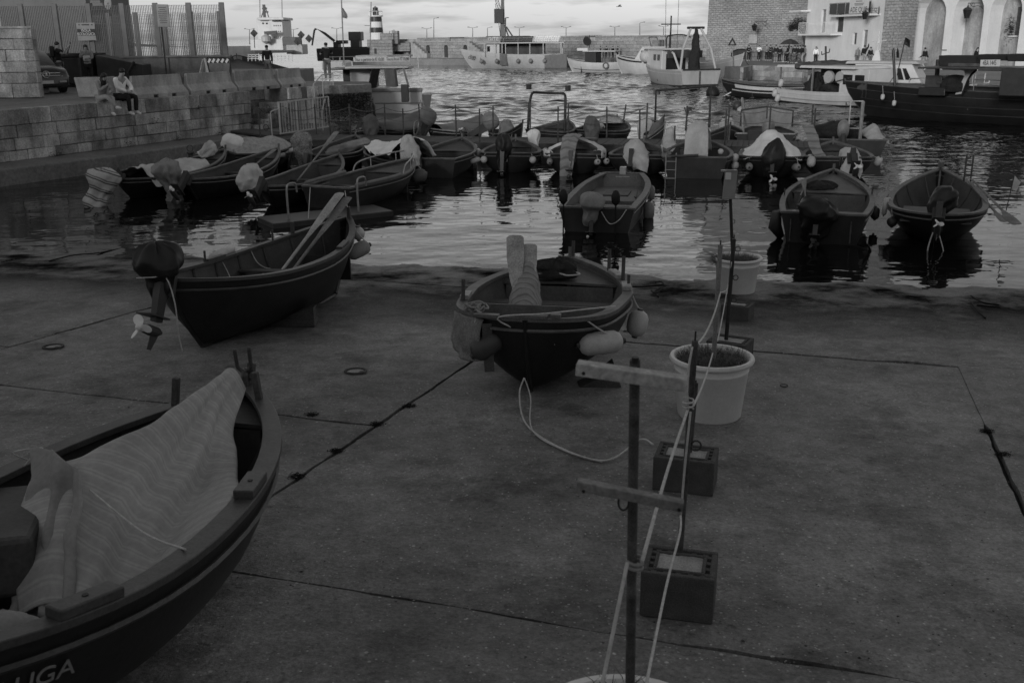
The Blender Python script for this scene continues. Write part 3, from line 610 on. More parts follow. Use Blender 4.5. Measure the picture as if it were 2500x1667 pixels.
for k in range(3): a_ = pi / 2 + k * 2 * pi / 3; mb.tube([(cx, cy - .05, 2.85), (cx + .13 * cos(a_), cy - .05, 2.85 + .13 * sin(a_))], [.02, .006], 5)
mb.build('emblem', 'chrome', ca)
MB(m_).box((cx, cy - .06, 2.1 + .45), (.5, .02, .12)).build('number_plate', 'sign_white', ca)
for s in (-1, 1):
    MB(m_).loft([[(cx + s * .60, cy - .01, 2.1 + .66), (cx + s * .80, cy + .03, 2.1 + .70), (cx + s * .84, cy + .12, 2.1 + .86), (cx + s * .62, cy + .05, 2.1 + .82)], [(cx + s * .60, cy + .1, 2.1 + .66), (cx + s * .80, cy + .2, 2.1 + .70), (cx + s * .84, cy + .3, 2.1 + .86), (cx + s * .62, cy + .2, 2.1 + .82)]]).build('headlight', 'chrome', ca)
    MB(m_).box((cx + s * .62, cy - .03, 2.1 + .46), (.28, .03, .07)).build('bumper_trim', 'chrome', ca)
    for yy in (cy + .95, cy + 3.6):
        wq = MB(m_).tube([(cx + s * .74, yy, 2.43), (cx + s * .96, yy, 2.43)], .34, 20).build('wheel', 'rubber', ca)
        MB(m_).tube([(cx + s * .95, yy, 2.43), (cx + s * .965, yy, 2.43)], .21, 14).build('rim', 'metal', wq)
ca.rotation_euler.z = R(40); ca.location.x -= .25
# white gate and handrail by the steps
gt = thing('steel_gate', 'white barred gate across the quay steps', 'gate', atz(748, 322, .5)); m_ = WM(gt)
ga, gb = atz(722, 329, .5), atz(806, 316, .5)
def GP(t_, z): q = ga.lerp(gb, t_); return V((q.x, q.y, z))
for z in (.62, 1.82): MB(m_).bar(GP(-.42, z + (.0 if z < 1 else -.03)), GP(1, z), .04, .05).build('rail', 'metal_paint', gt)
for i in range(19): MB(m_).bar(GP(-.40 + i * 1.40 / 18, .62), GP(-.40 + i * 1.40 / 18, 1.82), .022 if i % 6 else .06, .022 if i % 6 else .06, up=(0, 1, 0)).build('bar', 'metal_paint', gt)
MB(m_).tube(spline([GP(-.62, .5), GP(-.62, 1.35), GP(-.58, 1.5), GP(-.42, 1.55)], 4), .022, 6).build('frame_loop', 'metal_paint', gt)
MB(m_).tube([GP(.78, .5), GP(.80, 1.3), GP(.9, 1.75)], .03, 6).build('stay', 'metal_paint', gt)
hr = thing('handrail', 'pale handrail climbing from the gate to the pier top', 'handrail', atz(770, 300, .5)); m_ = WM(hr)
p_ = [atY(760, 222, 43.0), atY(766, 205, 43.8), atY(786, 183, 45.2), atY(812, 181, 46.6)]
MB(m_).tube(p_, .025, 6).build('rail', 'metal_paint', hr)
for q in p_[1:]: MB(m_).bar((q.x, q.y, q.z), (q.x, q.y, 1.6), .03, .03, up=(0, 1, 0)).build('baluster', 'metal_paint', hr)
for i in range(9): q = V(p_[2]).lerp(V(p_[3]), i / 8); MB(m_).bar((q.x, q.y, q.z), (q.x, q.y, 2.0), .015, .015, up=(0, 1, 0)).build('baluster', 'metal_paint', hr)
for k in range(2):   # mooring rings on the landing and a bollard on the ledge
    q = (atz(650, 318, .78), atz(706, 317, .78))[k]; rg = MB().tube([q + V((.09 * cos(i * pi / 8), 0, .1 + .11 * sin(i * pi / 8))) for i in range(17)], .014, 6).build('mooring_ring', 'rust'); tag(rg, ('iron mooring ring on the landing left of the gate', 'iron mooring ring on the landing next to the gate')[k], 'ring')
bo = thing('mooring_post', 'short rusty mooring post with a ring on the ledge', 'bollard', atz(466, 384, .5)); MB().lathe([(.09, -.35), (.08, .1), (.12, .12), (.12, .17), (.03, .2)], 10).build('post', 'rust', bo); MB().tube([V((.1 * cos(i * pi / 6), 0, .28 + .1 * sin(i * pi / 6))) for i in range(13)], .015, 5).build('ring', 'rust', bo)
# ------------------------------------------------------------------ mole, lighthouse and lamps
ml = thing('mole_wall', 'long pale stone mole with arched niches closing the harbour', 'mole', (0, 150, 0)); m_ = WM(ml)
M0, M1 = V((-21.5, 176, 0)), V((30, 136, 0)); ops = []
d_ = (M1 - M0).normalized(); nM = V((d_.y, -d_.x, 0))
def mole_u(px):   # distance along the mole wall seen at photo column px
    r = ray(px, 120); A = Matrix(((d_.x, -r.x), (d_.y, -r.y))).inverted() @ (-M0.to_2d()); return A[0]
for px_ in (961, 1001, 1045, 1089, 1136): u = mole_u(px_); ops.append((u - .42, u + .42, 1.02, 2.95, .42))
w_, pn, Q, L = wall_open(M0, M1, .9, 3.4, ops, .5, 6); w_.m = m_; wall_uv(w_.build('wall', 'mole_masonry', ml))
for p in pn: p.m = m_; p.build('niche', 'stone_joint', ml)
MB(m_).bar(Q(0, 3.44, .4), Q(L, 3.44, .4), 1.1, .12).build('string_course', 'stone_light', ml)
us = [mole_u(x) for x in (1015, 1095, 1112, 1130, 1252, 1275, 1424, 1450, 1640)]
for k, (a, b) in enumerate(zip([us[0], us[3], us[5], us[7]], [us[1], us[4], us[6], us[8] + 12])):
    wall_uv(MB(m_).loft([[Q(a, 3.5, .3), Q(b, 3.5, .3), Q(b, 3.5, 5), Q(a, 3.5, 5)], [Q(a, 4.1, .4), Q(b, 4.15, .4), Q(b, 4.15, 5), Q(a, 4.1, 5)]]).build('parapet', 'mole_masonry', ml))
MB(m_).bar(Q(0, 3.66, 2.6), Q(L, 3.66, 2.6), 4, .5).build('walkway', 'stone_light', ml)
MB(m_).loft([[Q(-3, z, -k) for k in (-1, 4.2)] + [Q(L, z, -k) for k in (5.5, -1)] for z in (-1.5, .95)]).build('apron', 'pave_light', ml)
q0 = Q(mole_u(1120), 0, 0)
for k, (px_, n_) in enumerate(((1012, 7), (1150, 9))):   # stairs up to the walkway
    u = mole_u(px_); st = MB(m_)
    for i in range(n_): st.loft([[Q(u + i * .5, z, kk) for kk in (-.9, 0)] + [Q(u + i * .5 + .5, z, kk) for kk in (0, -.9)] for z in (.95, 3.5 - i * .3)])
    st.build('stairs', 'stone_light', ml)
lh = thing('lighthouse', 'small banded lighthouse on the mole end', 'lighthouse', atY(918, 100, 172)); Y0 = 171.5
def LP(x, y, dy=0): return atY(x, y, Y0 + dy)
m_ = WM(lh); c0 = LP(920, 100).x; zt = lambda y: LP(920, y).z
def ring(x, y): return (abs(LP(x, y).x - c0), zt(y))
Tc = m_ @ Matrix.Translation((c0, Y0, 0))
def cyl(name, ya, yb, ra, rb, mt, n_=20): MB(Tc).lathe([(ra, zt(ya)), (rb, zt(yb))], n_).build(name, mt, lh, smooth=False)
ra = lambda y: .95 + (y - 40) * .0042
for i, (a, b) in enumerate(((41, 54), (54, 68), (68, 80.5), (80.5, 100))): cyl('tower_band', b, a, ra(b), ra(a), ('hull_mid', 'plaster_white', 'hull_mid', 'plaster_white')[i])
cyl('balcony', 41.5, 38.5, 1.18, 1.18, 'plaster_white'); cyl('lantern_drum', 38.5, 26, .52, .50, 'hull_mid'); cyl('lantern_glass', 26, 20.5, .44, .44, 'glass'); cyl('lantern_cap', 20.5, 16, .52, .06, 'metal', 12)
for i in range(10): a = i * pi / 5; MB(Tc).bar((1.13 * cos(a), 1.13 * sin(a), zt(38.5)), (1.13 * cos(a), 1.13 * sin(a), zt(28.5)), .05, .05, up=(0, 1, 0)).build('baluster', 'metal_white', lh)
MB(Tc).tube([V((1.13 * cos(i * pi / 8), 1.13 * sin(i * pi / 8), zt(28.5))) for i in range(17)], .04, 4).build('balcony_rail', 'metal_white', lh)
for yy in (56, 71): MB(Tc).box((-.78, -.62, zt(yy + 3)), (.2, .2, .45)).build('window', 'glass', lh)
lb = thing('lighthouse_annex', 'stepped stone building at the lighthouse foot', 'building', LP(930, 128)); m_ = WM(lb)
def blk(name, x0, x1, y0, y1, dy0, dy1, mt='mole_masonry'):
    a, b = LP(x0, y1, dy0), LP(x1, y0, dy0); o = MB(m_).box(((a.x + b.x) / 2, Y0 + (dy0 + dy1) / 2, (a.z + b.z) / 2), (b.x - a.x, dy1 - dy0, b.z - a.z)).build(name, mt, lb); return wall_uv(o)
blk('low_block', 898, 957, 97, 140, -2.4, 3); blk('upper_block', 928, 960, 82, 97.5, -1.8, 2); blk('tower_stub', 958, 970, 76, 108, -1.5, 1.5); blk('side_block', 957, 1000, 105, 126, -.5, 2)
blk('door', 914, 919, 119, 132, -2.46, -2.38, 'stone_joint')
for k, (px_, t_, two) in enumerate(((609, 73, 1), (716, 73, 1), (822, 71, 1), (1042, 71, 1), (1154, 69, 1), (1190, 69, 0), (1268, 69, 1), (1382, 68, 1), (1501, 67, 1), (1562, 57, 0), (1620, 66, 1), (1059, 46, 0), (951, 77, 0))):
    Yl = 182; b = atY(px_, 100, Yl); a = atY(px_, t_, Yl); lp = thing('lamp_post', None, 'lamp post', (b.x, Yl, 3.3)); m_ = WM(lp)
    lp['label'] = ('twin-headed lamp post left of the white ship', 'twin-headed lamp post right of the white ship', 'twin-headed lamp post between the excavator arm and the flag', 'twin-headed lamp post just right of the lighthouse', 'twin-headed lamp post left of the harbour crane', 'single lamp post left of the harbour crane foot', 'twin-headed lamp post right of the harbour crane', 'twin-headed lamp post above the small white boat', 'twin-headed lamp post above the white cabin boats', 'tall single lamp post above the white cabin boats', 'twin-headed lamp post nearest the bastion', 'tall radio mast on the mole right of the lighthouse', 'short post beside the lighthouse annex')[k]
    MB(m_).tube([(b.x, Yl, 3.3), a], [.09, .05], 6).build('post', 'hull_grey', lp)
    for s in ((-1, 1) if two else (1,)): mb = MB(m_); mb.bar(a, a + V((s * .6, 0, .1)), .06, .06); mb.box(a + V((s * .75, 0, .15)), (.30, .16, .12)); mb.build('lamp_head', 'hull_grey', lp)
# harbour crane seen beyond the mole
cr_ = thing('harbour_crane', 'tall lattice harbour crane beyond the mole', 'crane', (-4, 215, 3)); m_ = WM(cr_); Yc = 215
def C_(x, y, dy=0): return atY(x, y, Yc + dy)
MB(m_).loft([[C_(x, y, d) for x, d in xs] for y, xs in ((98, ((1220, 0), (1231, 0), (1231, 1.5), (1220, 1.5))), (40, ((1222, 0), (1232, 0), (1232, 1.5), (1222, 1.5))), (-25, ((1224, 0), (1230, 0), (1230, 1.2), (1224, 1.2))))]).build('mast', 'hull_grey', cr_)
MB(m_).bar(C_(1234, 45), C_(1233, 97), .35, .3).build('mast_leg', 'metal_dark', cr_); MB(m_).bar(C_(1236, 66), C_(1253, 92), .3, .3).build('strut', 'metal_dark', cr_); MB(m_).bar(C_(1232, 62), C_(1242, 92), .25, .3).build('strut', 'metal_dark', cr_)
MB(m_).box(C_(1218, 40), (1.9, 1.8, 2.8)).build('cab', 'metal_dark', cr_); MB(m_).bar(C_(1234, 44), C_(1242, 44), 1.0, .15).build('platform', 'metal_dark', cr_)
mb = MB(m_)
for a, b in (((1218, 30), (1203, -20)), ((1222, 20), (1210, -20)), ((1217, 52), (1222, 90)), ((1216, 45), (1209, 10))): mb.bar(C_(*a), C_(*b), .12, .12)
for i in range(8): t_ = i / 8; mb.bar(C_(1218 - 15 * t_, 30 - 50 * t_), C_(1222 - 12 * (t_ + .06), 20 - 40 * (t_ + .06)), .1, .1)
mb.build('lattice_jib', 'metal_dark', cr_); MB(m_).box(C_(1240, 96), (9, 3, 1.2)).build('base', 'metal_dark', cr_)
# ------------------------------------------------------------------ right: bastion, quay, white house, arcade
RZ = 1.3
P_ = [atz(1690, 156, RZ), atz(1815, 165, RZ), atz(1838, 160, RZ), atz(1960, 163, RZ), atz(2110, 178, RZ), atz(2300, 196, RZ), atz(2520, 214, RZ)]
rq = MB().prism([P_[0] + V((-1, 12, 0)), P_[0], P_[1], P_[2], P_[3], P_[4], P_[5], P_[6], V((60, 55, 0)), V((60, 140, 0)), V((10, 140, 0))], -1.5, RZ - .02).build('far_quay', 'pave_light', centre=False); struct(rq)
for a, b in zip(P_[1:], P_[2:]): stones(rq, a, b, [(-.25, .3), (.3, .82), (.82, RZ)], .9, 1.9, .3, 'stone_light', gap=.03, jut=.03)
bs = thing('bastion', 'massive battered stone bastion wall', 'bastion', (30, 120, RZ)); m_ = WM(bs)
B0, B1 = atY(1722, 140, 118), V((45, 112, 0)); B0.z = 0
ub = (atY(1787, 120, 117) - B0).length
w_, pn, Q, L = wall_open(B0, B1, 1.0, 23, [(ub - 1.05, ub + 1.05, 1.35, 2.55, .5)], .7, 8)
for v in w_.v:   # batter: leans back with height
    v.y += (v.z - 1) * .05; v.x += (v.z - 1) * .03 if (v - V((B0.x, B0.y, v.z))).length < 9 else 0
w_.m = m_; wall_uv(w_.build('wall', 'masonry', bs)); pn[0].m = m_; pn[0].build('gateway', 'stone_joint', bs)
for zz in (8.05, 8.45): MB(m_).tube([Q(0, zz, -.35), Q(L * .9, zz, -.35)], .09, 6).build('string_course', 'stone_light', bs)
a = atY(1838, 96, 116.4); MB(m_).box(a, (.95, .08, .95)).build('panel', 'plaster_grey', bs)
def lantern(label, pos, side, s=1.0):
    """street lantern hanging from a bracket; pos = lantern middle"""
    t_ = thing('street_lantern', label, 'lantern', pos); n6 = 6
    MB().lathe([(.16 * s, -.34 * s), (.30 * s, .18 * s)], n6).build('glass', 'glass', t_)
    mb = MB()
    for i in range(n6): a = 2 * pi * i / n6; mb.tube([(.165 * s * cos(a), .165 * s * sin(a), -.34 * s), (.31 * s * cos(a), .31 * s * sin(a), .18 * s)], .016 * s, 4)
    mb.lathe([(.18 * s, -.37 * s), (.18 * s, -.33 * s)], n6); mb.build('frame', 'metal_dark', t_); MB().lathe([(.34 * s, .18 * s), (.2 * s, .32 * s), (.08 * s, .36 * s), (.03 * s, .5 * s)], n6).build('cap', 'metal_dark', t_)
    mb = MB(); S = side * s; mb.bar((0, 0, .62 * s), (1.25 * S, 0, .62 * s), .04 * s, .05 * s); mb.bar((1.25 * S, 0, .1 * s), (1.25 * S, 0, .75 * s), .06 * s, .06 * s, up=(0, 1, 0)); mb.tube(spline([(.1 * S, 0, .6 * s), (.35 * S, 0, .38 * s), (.7 * S, 0, .45 * s), (1.2 * S, 0, .15 * s)], 5), .018 * s, 4); mb.tube([(0, 0, .48 * s), (0, 0, .64 * s)], .02 * s, 4)
    for kx in (.35, .95): mb.tube([V((kx * S + .11 * s * cos(i * pi / 6), 0, .5 * s + .11 * s * sin(i * pi / 6))) for i in range(13)], .014 * s, 4)
    mb.build('bracket', 'metal_dark', t_); return t_
lantern('wrought street lantern on the bastion wall', atY(1842, 68, 114.5), 1, 1.0)
# parapet of the terrace in front of the bastion
pp = thing('parapet_wall', 'low pale parapet with people leaning behind it', 'wall', atz(1890, 150, RZ)); m_ = WM(pp)
a, b = atz(1828, 149, RZ), atz(1962, 146, RZ); w_, _, _, _ = wall_open(a, b, 1.2, 2.25, [], thick=.5); w_.m = m_; wall_uv(w_.build('wall', 'mole_masonry', pp)); MB(m_).bar(V((a.x, a.y + .2, 2.3)), V((b.x, b.y + .2, 2.3)), .7, .1).build('coping', 'stone_light', pp)
# white house: its long side runs back from the quay
hs = thing('white_house', 'white rendered waterside house with two balconies', 'house', (31, 92, RZ)); m_ = WM(hs)
H0, H1 = atz(1962, 155, RZ), atz(2182, 166, RZ); H0.z = H1.z = 0; dH = (H1 - H0).normalized(); LH = (H1 - H0).length
def hu(px):
    r = ray(px, 120); A = Matrix(((dH.x, -r.x), (dH.y, -r.y))).inverted() @ (-H0.to_2d()); return A[0]
def hz(px, py): r = ray(px, py); u = hu(px); q = H0 + dH * u; return CH + r.z * (q.y / r.y)
ops = [(hu(2079), hu(2089), hz(2084, 109), hz(2084, 81), 0), (hu(2103), hu(2115), hz(2108, 140), hz(2108, 74), 0), (hu(1999), hu(2010), hz(2004, 80), hz(2004, 24), 0), (hu(2036), hu(2054), hz(2045, 79), hz(2045, 17), 0)]
w_, pn, Q, L = wall_open(H0, H1, 1.0, 21, ops, .22, 9); w_.m = m_; w_.build('wall', 'plaster_white', hs)
for p, (nm, mt) in zip(sorted(zip([o_[0] for o_ in ops], pn), key=lambda t_: t_[0]), (('balcony_door', 'metal_white'), ('balcony_door', 'wood_dark'), ('window', 'glass'), ('door', 'plastic_grey'))): pass
for p, k in zip(pn, (('shutter', 'cloth_grey'), ('door', 'wood_dark'), ('window', 'plastic_dark'), ('street_door', 'plastic_grey'))): p.m = m_; p.build(k[0], k[1], hs)
def balcony(pa, pb, yt, rail_mat, solid_rail, depth=1.1):
    ua, ub_ = hu(pa), hu(pb); z = hz((pa + pb) / 2, yt)
    bq = MB(m_).loft([[Q(ua, zz, 0.02), Q(ub_, zz, 0.02), Q(ub_, zz, -depth), Q(ua, zz, -depth)] for zz in (z - .16, z)]).build('balcony', 'plaster_white', hs, bevel=.02)
    nb = 26
    if solid_rail:
        npl = 5
        for i in range(npl): a_, b_ = ua + (ub_ - ua) * (i + .06) / npl, ua + (ub_ - ua) * (i + .94) / npl; MB(m_).loft([[Q(a_, zz, -depth + .08), Q(b_, zz, -depth + .08), Q(b_, zz, -depth + .05), Q(a_, zz, -depth + .05)] for zz in (z + .08, z + .98)]).build('rail_panel', 'plastic_dark', bq)
        nb = npl
    for i in range(nb + 1): u = ua + (ub_ - ua) * i / nb; MB(m_).bar(Q(u, z, -depth + .05), Q(u, z + 1.0, -depth + .05), .025, .025, up=(0, 1, 0)).build('baluster', rail_mat, bq)
    for i in range(1, 6): k = depth * i / 6; MB(m_).bar(Q(ua, z, -k), Q(ua, z + 1.0, -k), .025, .025, up=(0, 1, 0)).build('baluster', 'metal_dark', bq)
    MB(m_).bar(Q(ua, z + 1.02, -depth + .05), Q(ub_, z + 1.02, -depth + .05), .05, .04).build('rail', rail_mat, bq); MB(m_).bar(Q(ua, z + 1.02, 0), Q(ua, z + 1.02, -depth + .05), .05, .04).build('rail', rail_mat, bq)
    return z
z1 = balcony(1971, 2052, 83, 'metal_white', False); z2 = balcony(2040, 2142, 36, 'metal', True, 1.0)
zb = hz(1960, 26); MB(m_).loft([[Q(hu(1968) - 2.2, zz, 0), Q(hu(1972), zz, 0), Q(hu(1972), zz, -1), Q(hu(1968) - 2.2, zz, -1)] for zz in (zb - .15, zb)]).build('side_balcony', 'plaster_white', hs)
bn = thing('banner', 'white banner with large letters hung on the upper balcony', 'banner', Q(hu(2120), z2, -1.1)); mb_ = WM(bn); ua, ub_ = hu(2093), hu(2140)
MB(mb_).loft([[Q(ua, zz, -1.07), Q(ub_, zz, -1.07), Q(ub_, zz, -1.10), Q(ua, zz, -1.10)] for zz in (z2 + .05, z2 + 1.25)]).build('sheet', 'sign_white', bn)
text('lettering', 'ADE QUIS', .62, 'letter_dark', bn, mb_ @ frame(Q((ua + ub_) / 2, z2 + .34, -1.115), dH), sx=(ub_ - ua) / 3.1)
for dz, wd in ((1.05, .5), (.85, .8), (.74, .7)): u0 = (ua + ub_) / 2 - wd; MB(mb_).bar(Q(u0, z2 + dz, -1.11), Q(u0 + wd * 2, z2 + dz, -1.11), .01, .07).build('print_line', 'plastic_grey', bn)
lantern('street lantern under the upper balcony of the white house', atY(2112, 38, 88.5), 1, .9)
# awning ribs and street lamp bracket on the left corner
for k in range(3): q = Q(hu(2040) + k * 2.2, z2 + 1.75, -.2); MB(m_).tube(spline([q, q + V((-.5, 0, .0)), q + V((-.95, .1, .25))], 4), .02, 4).build('awning_rib', 'metal_dark', hs)
# tree growing at the corner of the house
tr = thing('olive_tree', 'small leaning tree between bastion and white house', 'tree', atz(1968, 152, RZ)); q0 = tr.location; m_ = WM(tr)
Yt = q0.y + 1
trunk = [V((q0.x + .3, Yt, RZ)), atY(1968, 110, Yt), atY(1962, 86, Yt), atY(1948, 70, Yt), atY(1938, 60, Yt)]
MB(m_).tube(trunk, [.3, .24, .2, .15, .08], 7).build('trunk', 'bark', tr, smooth=True)
for a, b in ((atY(1956, 80, Yt), atY(1966, 60, Yt)), (atY(1950, 72, Yt), atY(1930, 66, Yt)), (atY(1945, 67, Yt), atY(1950, 52, Yt))): MB(m_).tube([a, b], [.12, .04], 5).build('branch', 'bark', tr)
def tp():
    c_ = random.choice(((1944, 60, .75), (1956, 62, .8), (1934, 64, .55), (1966, 57, .6), (1950, 54, .6), (1932, 70, .35), (1962, 74, .45))); q = atY(c_[0], c_[1], Yt); v = V((random.gauss(0, 1), random.gauss(0, 1), random.gauss(0, 1))).normalized() * c_[2] * (random.random() ** .5)
    return q + v, 0
cw = leaf_cloud(2600, tp, .17, 'leaf', 'crown', None); cw.parent = tr; cw.location = cw.location - tr.location
# arcade building
ar = thing('arcade_building', 'old plastered building with tall blind arches on the right', 'building', (36, 78, RZ)); m_ = WM(ar)
A0, A1 = atz(2184, 166, RZ), atz(2520, 176, RZ); A0.z = A1.z = 0; dA = (A1 - A0).normalized()
def au(px):
    r = ray(px, 120); A = Matrix(((dA.x, -r.x), (dA.y, -r.y))).inverted() @ (-A0.to_2d()); return A[0]
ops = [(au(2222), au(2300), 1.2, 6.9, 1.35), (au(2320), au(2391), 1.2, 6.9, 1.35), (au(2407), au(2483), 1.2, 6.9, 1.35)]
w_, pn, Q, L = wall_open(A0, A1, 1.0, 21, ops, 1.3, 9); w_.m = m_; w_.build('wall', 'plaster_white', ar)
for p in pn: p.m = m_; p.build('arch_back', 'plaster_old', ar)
def ab(px0, px1, y0, y1, k, mt, name, dep=.1):
    a_, b_ = au(px0), au(px1); q = Q((a_ + b_) / 2, 0, k); r0, r1 = ray((px0 + px1) / 2, y0), ray((px0 + px1) / 2, y1); za, zb_ = CH + r0.z * q.y / r0.y, CH + r1.z * q.y / r1.y
    return MB(m_).loft([[Q(a_, zz, k), Q(b_, zz, k), Q(b_, zz, k - dep), Q(a_, zz, k - dep)] for zz in (zb_, za)]).build(name, mt, ar)
ab(2366, 2375, 62, 82, 1.3, 'stone_joint', 'window'); ab(2445, 2456, 18, 88, 1.3, 'wood_dark', 'shutter'); ab(2432, 2452, 88, 91, 1.3, 'plaster_white', 'window_sill', .25); ab(2448, 2466, 0, 5, 1.3, 'wood_dark', 'shutter')
ab(2301, 2312, 121.5, 124.5, 0, 'plastic_grey', 'plaque', .04)
ab(2176, 2183, -60, 120, .1, 'metal_dark', 'drain_pipe', .15)
def ib():
    q = Q(au(2436), 0, 1.1); r = ray(2436, 72); return V((q.x, q.y, CH + r.z * q.y / r.y)) + V((random.gauss(0, .22), random.gauss(0, .1), random.gauss(0, .45))), 0
tag(leaf_cloud(350, ib, .16, 'leaf', 'wall_shrub'), 'shrub growing from the wall beside the tall shutter', 'shrub')
lantern('large wrought lantern on a scrolled bracket beside the arches', Q(au(2372), CH + ray(2372, 30).z * 76 / ray(2372, 30).y, -.9), 1, 1.1)
# rubble side of the house next to the arcade
rb = thing('stone_corner', 'rough stone corner between white house and arcade', 'wall', A0 + V((0, 0, RZ))); w_ = MB(WM(rb)); C0 = atz(2146, 169, RZ); C1 = atz(2186, 170, RZ)
w_, _, _, _ = wall_open(C0, C1, 1.0, 21, [], thick=2.0); w_.m = WM(rb); wall_uv(w_.build('wall', 'masonry', rb))
# ------------------------------------------------------------------ the town street behind the viewer, which keeps the slipway in shade
for k, (x0, x1, y0, h) in enumerate(((-84, -50, -13, 15.5), (-50, -27, -13, 14), (-27, -9, -14, 10.5), (-9, 12, -13.5, 9.5), (12, 46, -14, 9))):
    tw = thing('town_house', ('stone town house at the far left of the street behind the viewer', 'stone town house left of the viewer on the street behind', 'stone town house straight behind the viewer', 'stone town house right of the viewer on the street behind', 'stone town house at the far right of the street behind the viewer')[k], 'house', ((x0 + x1) / 2, y0, 1.2))
    ops = [(2 + i * 4.2, 3.2 + i * 4.2, z, z + 1.7, 0) for i in range(4)for z in (5.5,)]
    w_, pn, Q, L = wall_open((x1, y0), (x0, y0), -1, h, ops, .2, 8); w_.m = WM(tw); w_.build('wall', 'plaster_grey', tw)
    for p in pn: p.m = WM(tw); p.build('window', 'glass', tw)
